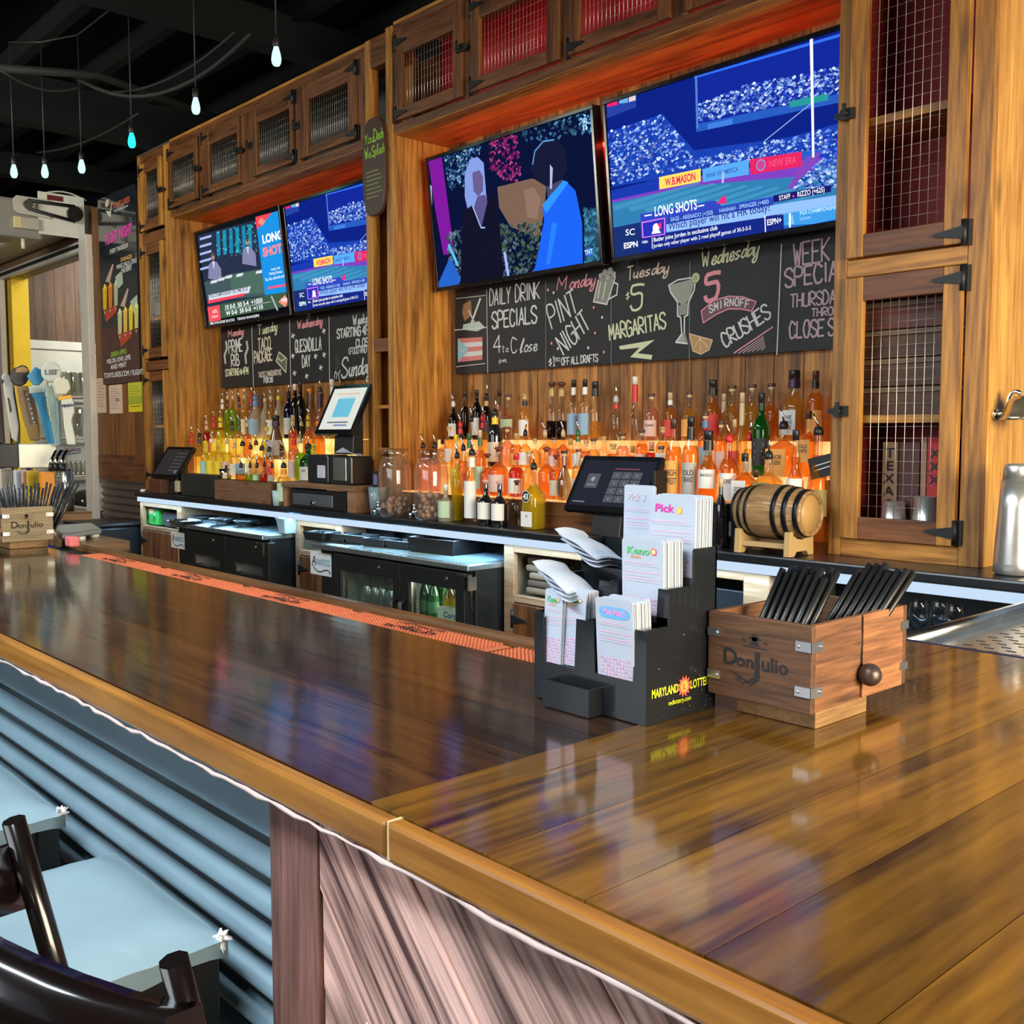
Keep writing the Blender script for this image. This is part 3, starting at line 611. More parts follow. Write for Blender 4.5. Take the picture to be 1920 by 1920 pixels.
b.P([(878, 920), (905, 845), (945, 830), (978, 862), (990, 1010), (1000, 1120), (905, 1160), (878, 1040)], (.22, .32, .72), 5).P([(918, 915), (955, 900), (975, 935), (975, 1010), (950, 1040), (925, 1010)], (.13, .10, .26), 6)
b.P([(945, 1040), (985, 1030), (1010, 1100), (970, 1205), (925, 1105)], (.10, .08, .24), 6)
b.P([(868, 1120), (920, 1085), (965, 1210), (1010, 1020), (1045, 1040), (1075, 1300), (1085, 1560), (860, 1560)], (.006, .006, .02), 7).L([(920, 1090), (965, 1205), (985, 1205)], .008, (.35, .5, .8), 8)
b.P([(1225, 900), (1240, 800), (1290, 745), (1360, 735), (1410, 790), (1420, 900), (1390, 960), (1330, 1000), (1250, 950)], (.008, .01, .035), 6).L([(1238, 870), (1250, 800), (1295, 748), (1350, 740)], .008, (.1, .3, .6), 7)
b.P([(1330, 870), (1345, 890), (1340, 1000), (1330, 1000)], (.45, .45, .7), 8).P([(1310, 990), (1395, 950), (1400, 1010), (1320, 1060)], (.06, .06, .12), 7)
b.P([(1290, 1110), (1330, 1030), (1410, 955), (1465, 1010), (1500, 1180), (1515, 1560), (1255, 1560), (1270, 1330), (1300, 1160)], (.012, .12, .85), 8).P([(1290, 1085), (1400, 955), (1428, 965), (1310, 1130)], (.03, .28, 1), 9).P([(1340, 1180), (1370, 1180), (1330, 1400), (1310, 1400)], (.02, .2, .95), 9)
b.P([(1510, 1120), (1600, 1090), (1620, 1500), (1520, 1500)], (.015, .06, .12), 5).speck([(1510, 1110), (1600, 1090), (1620, 1480), (1520, 1480)], 160, [(.03, .15, .3), (.05, .25, .35), (.02, .06, .1)], .026, 6, 17, 1)
b.P([(720, 1500), (800, 1360), (860, 1480), (850, 1560), (720, 1560)], (.02, .12, .55), 5).L([(795, 1300), (840, 1400)], .02, (.1, .5, .9), 6).L([(1090, 1340), (1110, 1480)], .02, (.35, .45, .9), 6)
b.D(1536, 1335, 26, (.03, .14, .55), 10).fit('TNT', (1515, 1350), (1558, 1340), 1326, (.5, .75, 1), 11, bold=.03)
clip_to(b); tvB = b.t
# --- studio talk
b = tv(-8.035, 2.405, 'far television, first of the pair, showing two presenters at a desk beside a blue panel', 320, 380, .2292, (.006, .008, .012))
b.P([(215, 270), (700, 140), (770, 760), (300, 860)], (.02, .03, .06), 1)
for i in range(5): b.P([(235, 290 + i * 62), (330, 262 + i * 62), (330, 282 + i * 62), (237, 308 + i * 62)], (.4, .45, .8), 2)
for i in range(6): b.P([(370 + i * 52, 240 - i * 12), (398 + i * 52, 234 - i * 12), (405 + i * 52, 430 - i * 8), (378 + i * 52, 436 - i * 8)], (.01, .22 + .05 * (i % 2), .40), 2)
b.speck([(360, 240), (700, 150), (720, 420), (380, 450)], 140, [(.03, .5, .7), (.02, .15, .3), (.3, .8, .9)], .016, 3, 21, .7)
b.P([(270, 650), (480, 585), (745, 540), (770, 760), (300, 810)], (.05, .09, .10), 3).P([(480, 600), (740, 545), (765, 740), (500, 760)], (.07, .14, .11), 4)
for x, y in [(330, 640), (390, 620), (450, 600), (540, 585), (700, 560)]: b.P([(x, y), (x + 55, y - 12), (x + 45, y + 14), (x - 8, y + 24)], (.65, .68, .75), 5)
for x, y, q in [(345, 440, 1), (625, 320, 1.05)]:
    b.P([(x - 40 * q, y + 180), (x - 35 * q, y + 70), (x - 8, y + 40), (x + 30 * q, y + 45), (x + 65 * q, y + 100), (x + 72 * q, y + 200)], (.22, .22, .38), 5); b.D(x, y, 30, (.42, .25, .22), 6, 12); b.D(x, y - 18, 20, (.08, .06, .05), 7, 10); b.P([(x - 6, y + 40), (x + 14, y + 38), (x + 8, y + 110)], (.6, .65, .8), 7)
b.P([(692, 118), (917, 55), (990, 722), (770, 758)], (.012, .27, .72), 6).P([(692, 118), (830, 80), (735, 190), (703, 215)], (.85, .06, .08), 7)
b.P([(740, 120), (775, 152), (748, 190), (712, 160)], (.95, .25, .2), 8)
b.fit('LONG', (752, 335), (915, 292), 268, (.95, .95, .95), 8, bold=.045).fit('SHOTS', (756, 442), (938, 398), 372, (.95, .25, .28), 8, bold=.045)
b.fit('Longest odds', (820, 555), (895, 540), 535, WH, 8).fit('Betting Podcast', (808, 592), (915, 572), 570, WH, 8).fit('Tap, like, subscribe and more', (772, 642), (972, 600), 618, WH, 8).P([(795, 690), (955, 660), (955, 680), (797, 708)], (.85, .1, .2), 8)
b.P([(310, 755), (655, 682), (640, 738), (312, 805)], (.62, .66, .74), 6).fit('PGA CHAMPIONSHIP: TEE TIME IN 20', (322, 780), (630, 716), 752, (.05, .06, .12), 7, bold=.01).P([(304, 800), (615, 738), (600, 762), (306, 828)], (.8, .06, .10), 7)
b.P([(305, 850), (985, 720), (1005, 870), (310, 1010)], (.05, .10, .06), 5).P([(300, 856), (398, 838), (410, 960), (315, 980)], (.85, .08, .10), 7).fit('ATL', (342, 905), (385, 897), 880, WH, 8, bold=.02).fit('TODAY', (335, 945), (390, 935), 928, WH, 8)
b.fit('10 0-0  50 3-4  +1050', (443, 875), (752, 815), 840, WH, 8, bold=.02).fit('W 0-0  50 0-0  +110', (455, 925), (756, 868), 890, WH, 8, bold=.02).L([(825, 770), (872, 875)], .02, (.4, .45, .45), 7).L([(440, 882), (820, 810)], .004, (.5, .55, .5), 7)
b.P([(935, 755), (988, 800), (938, 855), (880, 812)], (.9, .25, .18), 8).fit('VSIN', (905, 815), (965, 803), 785, WH, 9, bold=.02)
b.P([(315, 965), (1005, 838), (1010, 930), (320, 1010)], (.004, .004, .006), 6).fit('MILWAUKEE BUCKS   TEXAS RANGERS', (325, 1000), (725, 932), 980, WH, 8)
clip_to(b)
t2 = dup(tvA, (-6.63, 3.90, 2.398), 'far television, second of the pair, showing the same blue baseball crowd')
# --- chalkboards
slate = flat((.012, .012, .014), .6)
def chalkboard(label, x0, x1, z0, z1, u0, v0, k):
    t = thing('chalkboard', label, 'chalkboard', ((x0 + x1) / 2, 4.05, z0), group='chalkboards under the televisions')
    MB().box(x0, x1, 4.022, 4.049, z0, z1).build('slate', slate, t)
    b = Board((x0, 4.022, z0), (1, 0, 0), (0, 0, 1), u0, v0, k); b.t = t; return b
CW, CP, CY = (.62, .63, .60), (.70, .28, .32), (.60, .63, .42)
b = chalkboard('long black chalkboard of daily drink specials above the near bottles', -4.945, -2.18, 1.908, 2.42, 820, 440, .3958)
F = b.fit
b.L([(235, 262), (240, 655)], .005, CW).L([(515, 225), (515, 640)], .003, (.3, .3, .3)).L([(825, 160), (825, 625)], .003, (.3, .3, .3)).L([(1198, 130), (1195, 600)], .003, (.3, .3, .3)).L([(1632, 45), (1610, 568)], .006, CW)
b.L([(90, 303), (230, 288)], .004, CW).L([(90, 626), (228, 610)], .004, CW)
F('DAILY', (250, 335), (352, 322), 262, CW, 1, 'chalk', .007); F('DRINK', (372, 318), (490, 300), 243, CW, 1, 'chalk', .007); F('SPECIALS', (262, 445), (478, 415), 370, CW, 1, 'chalk', .009)
F('4', (268, 560), (312, 556), 480, CW, 1, 'chalk', .007); F('pm', (295, 605), (330, 603), 585, CW, 1, 'chalk', .004); F('to', (310, 555), (342, 553), 525, CW, 1, 'chalk', .004); F('C', (352, 560), (385, 556), 490, CW, 1, 'chalk', .006); F('lose', (392, 555), (478, 548), 500, CW, 1, 'chalk', .006, shear=.2)
F('M', (568, 262), (618, 255), 205, CP, 1, 'chalk', .006, shear=.2); F('onday', (628, 255), (755, 235), 200, CP, 1, 'chalk', .007, shear=.3)
F('PINT', (545, 445), (680, 355), 335, CW, 1, 'chalk', .008); F('NIGHT', (600, 570), (735, 430), 470, CW, 1, 'chalk', .008)
F('$1', (530, 625), (565, 620), 580, CW, 1, 'chalk', .005); F('50', (560, 600), (585, 598), 585, CW, 1, 'chalk', .003); F('OFF ALL DRAFTS', (590, 618), (765, 600), 585, CW, 1, 'chalk', .005)
for x, y, c in [(525, 262, CP), (552, 275, CW), (742, 345, CP), (782, 392, CW), (748, 466, CP), (542, 515, CP), (572, 540, CW), (716, 536, CW), (790, 556, CP)]: b.D(x, y, 7, c, 1, 10)
# mug
b.P([(770, 200), (842, 190), (805, 325), (742, 318)], (.25, .25, .23), 1).L([(765, 215), (742, 318), (805, 330), (845, 200)], .008, CW, 2).L([(835, 225), (857, 235), (852, 285), (815, 305)], .008, CW, 2).L([(775, 225), (762, 300)], .008, CY, 2).L([(800, 225), (785, 305)], .008, CY, 2)
for x, y, r in [(775, 195, 14), (795, 180, 17), (820, 172, 18), (838, 188, 14), (808, 200, 14)]: b.D(x, y, r, (.42, .42, .42), 2, 12)
F('T', (900, 218), (935, 210), 155, (.62, .52, .40), 1, 'chalk', .006, shear=.1); F('uesday', (930, 205), (1105, 175), 155, (.62, .50, .42), 1, 'chalk', .006, shear=.3)
F('$', (895, 310), (915, 308), 265, CY, 1, 'chalk', .004); F('5', (915, 358), (980, 350), 245, CY, 1, 'chalk', .010, shear=.15)
F('MARGARITAS', (818, 500), (1090, 440), 430, CY, 1, 'chalk', .008); b.P([(862, 528), (1032, 498), (950, 562), (1020, 570), (1015, 592), (915, 580), (960, 535), (868, 545)], CY)
# margarita glass
b.P([(1098, 240), (1225, 205), (1200, 300), (1165, 340), (1135, 310), (1105, 270)], (.30, .31, .27), 1).L([(1098, 240), (1108, 275), (1140, 320), (1140, 385), (1155, 392), (1160, 470), (1132, 510), (1185, 516), (1172, 468), (1172, 390), (1188, 380), (1190, 325), (1218, 265), (1228, 205)], .008, CW, 2).L([(1098, 240), (1140, 215), (1200, 205), (1230, 220)], .007, CW, 2)
b.P([(1145, 335), (1185, 325), (1183, 378), (1145, 384)], (.25, .27, .23), 2).P([(1158, 468), (1172, 468), (1185, 514), (1134, 508)], (.35, .35, .32), 2).D(1226, 205, 26, (.16, .20, .10), 3).D(1226, 205, 22, CY, 4).D(1226, 205, 17, (.32, .36, .2), 5)
F('W', (1255, 150), (1295, 145), 85, CY, 1, 'chalk', .006); F('ednesday', (1300, 142), (1530, 90), 75, CY, 1, 'chalk', .007, shear=.3)
F('5', (1268, 315), (1342, 300), 195, CP, 1, 'chalk', .016, shear=.2)
arc = [(1252, 362), (1310, 312), (1380, 292), (1450, 295), (1512, 318)]; arc2 = [(1492, 362), (1440, 352), (1380, 352), (1320, 380), (1262, 418)]
b.P(arc + arc2, (.17, .09, .11), 1).L(arc + arc2 + arc[:1], .006, CP, 2)
for i, ch in enumerate('SMIRNOFF'):
    x = 1292 + i * 24; y = 376 - 36 * math.sin(math.pi * (i + .5) / 10) - i * .8; F(ch, (x, y), (x + 21, y - 2 + (i - 3.5) * .9), y - 34, CW, 3, 'chalk', .005)
F('CRUSHES', (1365, 535), (1590, 385), 465, CW, 1, 'chalk', .007)
b.L([(1408, 560), (1590, 438)], .007, CP)
for i in range(6): b.L([(1428 + i * 22, 562 - i * 3), (1545 + i * 2, 482 + i * 10)], .005, (.5, .35, .35))
b.P([(1196, 470), (1305, 500), (1290, 545), (1250, 566), (1212, 550)], (.45, .27, .12), 1).L([(1196, 470), (1305, 500), (1290, 545), (1250, 566), (1212, 550), (1196, 470)], .006, (.62, .45, .28), 2).L([(1245, 490), (1250, 555)], .004, (.7, .55, .4), 3).L([(1245, 490), (1220, 535)], .004, (.7, .55, .4), 3).L([(1245, 490), (1285, 535)], .004, (.7, .55, .4), 3)
PK = (.55, .38, .42)
F('WEEK', (1690, 150), (1868, 120), 45, PK, 1, 'chalk', .007); F('SPECIAL', (1650, 250), (1955, 205), 165, PK, 1, 'chalk', .008); F('THURSDAY', (1675, 345), (1925, 320), 285, PK, 1, 'chalk', .006); F('THROUGH', (1775, 388), (1960, 372), 352, PK, 1, 'chalk', .005); F('CLOSE SUN', (1670, 490), (1960, 470), 415, PK, 1, 'chalk', .007)
# little guitar player and the flag
b.P([(125, 330), (160, 310), (165, 380), (130, 410), (118, 370)], (.34, .17, .08), 1).L([(205, 305), (165, 415)], .016, CW, 2).L([(150, 360), (180, 420), (160, 450)], .012, (.5, .45, .4), 2).P([(125, 425), (200, 410), (228, 440), (190, 458), (120, 450)], (.45, .55, .50), 2).L([(85, 452), (235, 440)], .006, CW, 3)
for i, c in enumerate([(.62, .20, .18), CW, (.62, .20, .18), CW, (.62, .20, .18)]): b.P([(98, 492 + i * 22.4), (215, 485 + i * 21.4), (215, 485 + (i + 1) * 21.4), (99, 492 + (i + 1) * 22.4)], c, 1)
b.P([(98, 492), (150, 545), (100, 604)], (.30, .55, .60), 2).P([(108, 545), (117, 545), (120, 535), (123, 545), (133, 545), (125, 551), (128, 560), (120, 554), (112, 560), (116, 551)], CW, 3)
b.p.build('chalk_drawing', b.t, b.fn, CHALK, step=.0006, off=.0016)
b = chalkboard('black chalkboard of weekly food specials above the far bottles', -8.02, -5.40, 1.925, 2.43, 320, 380, .2292)
F = b.fit
for q in [[(665, 1010), (680, 1510)], [(975, 960), (985, 1500)], [(1298, 935), (1302, 1490)]]: b.L(q, .008, CW)
F('M', (475, 1100), (510, 1090), 1045, CP, 1, 'chalk', .008); F('onday', (512, 1090), (605, 1070), 1040, CP, 1, 'chalk', .009, shear=.2); F('PRIME', (480, 1235), (595, 1210), 1135, CW, 1, 'chalk', .010); F('RIB', (500, 1340), (570, 1325), 1250, CW, 1, 'chalk', .010); F('STARTING @ 4PM', (452, 1420), (640, 1400), 1368, CY, 1, 'chalk', .008)
for x in (455, 625): b.L([(x, 1140), (x + 8, 1190), (x - 12, 1250), (x - 5, 1310)], .03, (.42, .42, .42), 1)
F('T', (715, 1080), (755, 1072), 1005, CY, 1, 'chalk', .008); F('uesday', (755, 1072), (880, 1040), 1000, CY, 1, 'chalk', .008, shear=.25); F('TACO', (718, 1205), (825, 1190), 1115, (.62, .55, .42), 1, 'chalk', .010); F('PACKAGE', (688, 1315), (838, 1285), 1225, (.62, .55, .42), 1, 'chalk', .010)
b.P([(865, 1295), (890, 1225), (945, 1265), (950, 1380)], (.12, .12, .10), 1).L([(865, 1295), (945, 1388), (952, 1275), (890, 1222), (865, 1295)], .010, CY, 2).L([(878, 1270), (905, 1295), (935, 1280)], .014, (.5, .45, .3), 2)
F('6 TACOS 2 MARGARITAS', (708, 1432), (912, 1405), 1392, (.55, .45, .40), 1, 'chalk', .006) ; F('FOR 30', (765, 1475), (842, 1465), 1438, CW, 1, 'chalk', .007)
F('W', (1040, 1030), (1075, 1025), 965, CP, 1, 'chalk', .008); F('ednesday', (1078, 1025), (1250, 990), 965, CP, 1, 'chalk', .009, shear=.25); F('QUESADILLA', (1022, 1225), (1240, 1200), 1128, CW, 1, 'chalk', .009); F('DAY', (1080, 1345), (1150, 1335), 1255, CW, 1, 'chalk', .009)
for x, y in [(1003, 1090), (1255, 1050), (1002, 1255), (1188, 1258), (1258, 1245), (1230, 1350), (1015, 1395), (1115, 1420)]: b.L([(x - 12, y + 8), (x + 14, y - 8)], .010, CW).L([(x - 8, y - 12), (x + 6, y + 18)], .010, CW).L([(x, y - 20), (x, y + 14)], .008, CW)
F('W', (1495, 1000), (1530, 995), 925, CW, 1, 'chalk', .009); F('eekend', (1535, 995), (1665, 965), 925, CW, 1, 'chalk', .009, shear=.15); F('STARTING 4PM', (1365, 1110), (1655, 1070), 1040, CW, 1, 'chalk', .010); F('CLOSING', (1520, 1180), (1690, 1160), 1120, CW, 1, 'chalk', .009); F('(FOOD AND DRINK)', (1455, 1240), (1720, 1215), 1190, CW, 1, 'chalk', .006)
F('S', (1398, 1430), (1455, 1425), 1275, CW, 1, 'chalk', .011, shear=.2); F('unday', (1460, 1418), (1650, 1390), 1290, CW, 1, 'chalk', .011, shear=.25)
b.L([(1340, 1430), (1350, 1380), (1365, 1400), (1355, 1440)], .008, CW).L([(1385, 1470), (1375, 1400), (1390, 1370)], .008, CW)
for i in range(9): b.D(1355 + (i * 17) % 34, 1250 + i * 14, 5, (.35, .35, .35), 1, 8)
b.p.build('chalk_drawing', b.t, b.fn, CHALK, step=.0006, off=.0016)
# --- oval sign on the pillar
xs, ys, zs = onY(702, 313, 3.62)
sg = thing('hanging_sign', 'dark oval wooden plaque with lime lettering hung on the slim pillar', 'sign', (xs, 3.635, zs))
hw, hh = .115, .285
ol = [(hw * math.copysign(abs(math.cos(a)) ** .55, math.cos(a)), hh * math.copysign(abs(math.sin(a)) ** .75, math.sin(a))) for a in [6.2832 * i / 36 for i in range(36)]]
MB().prism(ol, lambda a, c: (xs + a, 3.612, zs + c), lambda a, c: (xs + a, 3.638, zs + c)).build('board', flat((.055, .022, .016), .5), sg, bevel=.004)
p = Pic(); lime = (.25, .50, .03)
p.chalk('Y', -.085, .145, .055, .03, lime, 1, .007); p.chalk('ou', -.048, .145, .055, .025, lime, 1, .006); p.chalk('D', .01, .145, .065, .03, lime, 1, .009); p.chalk('ash', .045, .148, .06, .018, lime, 1, .007)
p.chalk('W', -.085, .06, .06, .03, lime, 1, .007); p.chalk('e', -.045, .06, .05, .025, lime, 1, .006); p.chalk('S', -.01, .06, .06, .025, lime, 1, .008); p.chalk('plash', .02, .062, .055, .016, lime, 1, .006)
for i in range(7): p.rect(-.075, -.03 - i * .025, .13 + .02 * (i % 3), .008, (.16, .20, .06), 1)
p.build('lettering', sg, plane3((xs, 3.612, zs), (1, 0, 0), (0, 0, 1)), INK, step=.0004, off=.0006)
# --- menu banner and papers on the far wall
x0, x1 = -9.848, -8.99; z0, z1 = 2.01, 3.72
po = thing('poster', 'tall glossy dark menu banner with pink and white lettering on the far wall', 'poster', ((x0 + x1) / 2, YL, z0))
MB().box(x0, x1, YL - .018, YL - .001, z0, z1).build('panel', flat((.018, .024, .034), .12, coat=1), po)
b = Board((x0, YL - .018, z0), (1, 0, 0), (0, 0, 1), 170, 340, .1146)
F = b.fit; OR = (.75, .16, .06); WT = (.78, .78, .80)
b.p.poly([(0, 0), (.858, 0), (.858, .52), (.0, .52)], (.090, .042, .034), 0)
for x in (.20, .42, .64): b.p.line([(x, 0), (x, .52)], .006, (.05, .022, .018), 1)
b.P([(235, 380), (255, 300), (305, 290), (295, 400), (250, 430)], (.62, .55, .40), 1).P([(245, 480), (320, 490), (340, 350), (350, 340), (335, 500), (330, 590), (290, 560)], (.62, .66, .55), 1)
F('TONY LUKES', (365, 455), (642, 330), 365, OR, 2, bold=.02); F('eat drink local', (385, 505), (612, 410), 470, WT, 2, shear=.2)
F('FLIGHT NIGHT', (240, 1045), (685, 850), 880, (.85, .03, .48), 2, bold=.04)
F('EVERY THURSDAY', (320, 1190), (620, 1075), 1120, WT, 2, bold=.02); F('ORANGES', (490, 1320), (680, 1255), 1255, (.75, .42, .15), 2, bold=.03)
F('MANGO, PEACH, CITRUS', (428, 1440), (755, 1325), 1370, WT, 2, bold=.02); F('AND BERRY', (500, 1510), (678, 1440), 1430, WT, 2, bold=.02)
# flights of drinks
def flight(x, y, q, cols):
    b.P([(x - 60 * q, y + 130 * q), (x + 90 * q, y + 60 * q), (x + 80 * q, y + 150 * q), (x - 30 * q, y + 260 * q)], (.45, .07, .03), 2)
    for i, c in enumerate(cols):
        X = x - 70 * q + i * 62 * q; Y = y - i * 22 * q
        b.P([(X, Y - 130 * q), (X + 50 * q, Y - 150 * q), (X + 46 * q, Y + 110 * q), (X + 8 * q, Y + 122 * q)], c, 3); b.D(X + 26 * q, Y - 140 * q, 34 * q, [min(1, e * 1.3 + .1) for e in c], 4, 9); b.D(X + 26 * q, Y + 150 * q, 17 * q, (.65, .5, .45), 5, 8)
    b.P([(x - 40 * q, y - 200 * q), (x + 40 * q, y - 400 * q), (x + 55 * q, y - 390 * q), (x + 10 * q, y - 190 * q)], (.55, .40, .32), 2).P([(x + 70 * q, y - 250 * q), (x + 150 * q, y - 330 * q), (x + 160 * q, y - 180 * q), (x + 110 * q, y - 120 * q)], (.45, .55, .45), 2)
flight(300, 1930, 1.45, [(.80, .50, .01), (.75, .22, .03), (.45, .5, .33)])
flight(545, 2330, 1.45, [(.60, .60, .30), (.78, .50, .10), (.80, .62, .02), (.62, .62, .22)])
F('GREEN APPLE', (330, 2880), (590, 2810), 2805, (.28, .52, .06), 2, bold=.03); F('MELON, KIWI, LIME', (270, 2990), (655, 2910), 2915, WT, 2, bold=.02); F('AND MINT', (330, 3080), (590, 3030), 3005, WT, 2, bold=.02)
b.p.text('TONYLUKES.COM / FLIGHTS', .03, .06, .045, WT, 2, 'l', 1.12, 0, .02)
b.p.build('print', po, b.fn, ink('gloss_print', 0, .25), step=.0005, off=.0006)
for k, (ua, va, ub, vb, c, lab) in enumerate([(181, 710, 200, 774, (.62, .47, .36), 'narrow beige notice sheet partly behind the menu banner edge'), (206, 723, 231, 775, (.68, .52, .40), 'cream printed notice sheet in the middle under the menu banner'), (242, 718, 269, 772, (.55, .55, .04), 'yellow-green notice sheet under the menu banner, beside the narrow cabinet')]):
    xa, _, za = onY(ua, va, YL); xb, _, zb = onY(ub, vb, YL)
    n = thing('notice_sheet', lab, 'paper', (xa, YL, zb), group='notices under the menu banner')
    MB().box(xa, xb, YL - .010, YL - .001, zb, za).build('sheet', flat(c, .7), n)
    p = Pic(); w, h = xb - xa, za - zb
    for i in range(9): p.rect(w * .12, h * (.86 - i * .085), w * (.5 + .25 * ((i * 7) % 3) / 2), h * .02, [e * .55 for e in c], 1)
    if k == 1: p.rect(w * .5, h * .42, w * .3, h * .12, (.3, .25, .22), 2)
    if k == 2: p.rect(0, 0, w, h * .25, (.75, .58, .02), 1).poly([(0, h * .25), (w * .5, h * .32), (w, h * .25), (w, h * .55), (0, h * .5)], (.38, .42, .03), 2)
    p.build('print', n, faceY(xa, zb, YL - .010), INK, step=.0004, off=.0005)
# ================================================ THE BAR
ZB = 1.07
bar_dark = wood('varnished_boards_long', 'x', (.007, .0028, .002), (.055, .021, .006), .5, .8, 1.0, .10, .15, .5, .5, contrast=(.41, .70))
bar_gold = wood('varnished_boards_across', 'y', (.020, .006, .0015), (.20, .086, .007), .5, .8, 1.0, .10, .15, .7, .5, contrast=(.38, .69))
edge_w = wood('edge_boards', 'x', (.17, .055, .008), (.42, .175, .030), .4, .9, .5, .2, .15, .7, .2)
bt = thing('bar_counter', 'long varnished plank bar top with a paler cross-boarded end, in front', 'bar', (-2, 1.1, ZB - .05))
m = MB(); ys = [.735, .87, 1.015, 1.16, 1.305, 1.447]
for a, b in zip(ys, ys[1:]):
    cuts = sorted([-6.1, -1.078] + [-3.2 + .9 * math.sin(a * 40), -4.9 + .5 * math.cos(a * 70)])
    for c, d in zip(cuts, cuts[1:]): m.box(c + .0004, d - .0004, a + .0004, b - .0004, ZB - .05, ZB)
m.build('long_boards', bar_dark, bt)
m = MB(); xs = [-1.078, -1.012, -.86, -.70, -.55, -.39, -.24, -.08, .10, .28, .46, .64, .82, 1.0]
for i, (a, b) in enumerate(zip(xs, xs[1:])): m.box(a + .0005, b - .0005, .735, 2.232, ZB - .05, ZB + (.0008 if i else .0015))
m.box(-1.15, -1.079, 1.449, 2.232, ZB - .05, ZB)
m.build('cross_boards', bar_gold, bt)
MB().box(-6.1, -1.015, .712, .735, ZB - .05, ZB - .001).box(-1.009, 1.0, .710, .735, ZB - .05, ZB).build('edge_band', edge_w, bt, bevel=.006)
MB().box(-1.0145, -1.0095, .714, .735, ZB - .05, ZB - .001).build('joint', flat((.62, .45, .22), .4), bt)
R_ = random.Random(3); pts = [(-6.1 + i * .035, .716 + R_.uniform(-.002, .002), ZB - .056 + R_.uniform(-.003, .003)) for i in range(204)]
MB().tube(pts, [.0028 + R_.uniform(-.0012, .0022) for _ in pts], 6).build('edge_strip', flat((.58, .42, .38), .6), bt, label='frayed pale strip along the underside of the edge')
m = MB().box(-4.62, -1.15, 1.447, 1.60, ZB - .05, ZB - .016).build('drink_rail', black, bt)
lp = [(1.552, ZB - .03), (1.552, ZB + .004), (1.560, ZB + .012), (1.585, ZB + .012), (1.598, ZB + .002), (1.598, ZB - .05), (1.552, ZB - .05)]
MB().prism(lp, lambda a, b: (-4.62, a, b), lambda a, b: (-1.15, a, b)).build('rail_lip', wood('lip_board', 'x', (.05, .022, .008), (.16, .075, .028), .35, 1, .6, .15), bt)
MB().box(-6.2, -4.49, 1.62, 1.80, ZB - .045, ZB + .004).box(-7.2, -6.36, 1.801, 2.32, ZB - .045, ZB + .004).build('return_slab', wood('return_boards', 'y', (.10, .05, .022), (.30, .17, .085), .4, 1, .5, .2), bt, bevel=.004)
# rubber mats in the rail
def mat_mesh(x0, x1):
    m = MB().box(x0, x1, 1.452, 1.546, ZB - .016, ZB - .008); y = 1.458
    for i in range(int((x1 - x0 - .02) / .0125)):
        for j in range(8): 
            x = x0 + .010 + i * .0125; yy = 1.4575 + j * .0113; m.add([(x, yy, ZB - .008), (x + .007, yy, ZB - .008), (x + .007, yy + .007, ZB - .008), (x, yy + .007, ZB - .008), (x + .0015, yy + .0015, ZB - .002), (x + .0055, yy + .0015, ZB - .002), (x + .0055, yy + .0055, ZB - .002), (x + .0015, yy + .0055, ZB - .002)], [(4, 5, 6, 7), (0, 1, 5, 4), (1, 2, 6, 5), (2, 3, 7, 6), (3, 0, 4, 7)])
    return m
orange = flat((.62, .16, .065), .6)
MX = [(-4.155, -3.55), (-3.53, -2.94), (-2.92, -2.315), (-2.295, -1.705), (-1.685, -1.155)]
for (a, b_), lab in zip(MX, ['orange rubber bar mat at the far end of the drink rail', 'orange rubber bar mat in front of the closed black refrigerator', 'orange rubber bar mat between the two refrigerators on the drink rail', 'orange rubber bar mat in front of the glass-door refrigerator', 'orange rubber bar mat running behind the ticket holder']):
    t = thing('bar_mat', lab, 'mat', (a, 1.5, ZB - .016), group='rubber mats in the drink rail')
    mat_mesh(a, b_).build('rubber', orange, t)
    p = Pic(); w = .20; p.chalk('w4kh', 0, .004, .036, .040, (.02, .012, .01), 1, .007, jit=.03); p.line([(.0, .052), (.05, .062), (.12, .05), (.18, .06)], .006, (.02, .012, .01), 1)
    p.build('lettering', t, plane3(((a + b_) / 2 - .1, 1.468, ZB - .002), (1, 0, 0), (0, 1, 0)), INK, off=.0006)
# front of the bar
bf = thing('bar_cladding', 'corrugated metal and slanted weathered planks facing the stools under the bar top', 'bar', (-2, .78, 0))
galv = flat((.17, .25, .30), .38, .25)
corrugated(-6.1, -1.376, .789, 0, ZB - .051, .0665, .0180, .100).build('corrugated_panel', galv, bf)
weath_z = wood('weathered_post', 'z', (.06, .022, .018), (.30, .13, .10), .7, 1.3, bump=.7, knots=.6, vary=.2)
MB().box(-1.376, -1.24, .752, .80, 0, ZB - .051).build('corner_board', weath_z, bf, bevel=.003)
def clip(poly, x0, x1, z0, z1):
    for ax, lim, s in ((0, x0, 1), (0, x1, -1), (1, z0, 1), (1, z1, -1)):
        out = []
        for i in range(len(poly)):
            a, b = poly[i - 1], poly[i]; ia, ib = (a[ax] - lim) * s >= 0, (b[ax] - lim) * s >= 0
            if ia != ib:
                t = (lim - a[ax]) / (b[ax] - a[ax]); out.append((a[0] + (b[0] - a[0]) * t, a[1] + (b[1] - a[1]) * t))
            if ib: out.append(b)
        poly = out
        if not poly: break
    return poly
m = MB(); R_ = random.Random(5); q = -2.2; r2 = math.sqrt(.5)
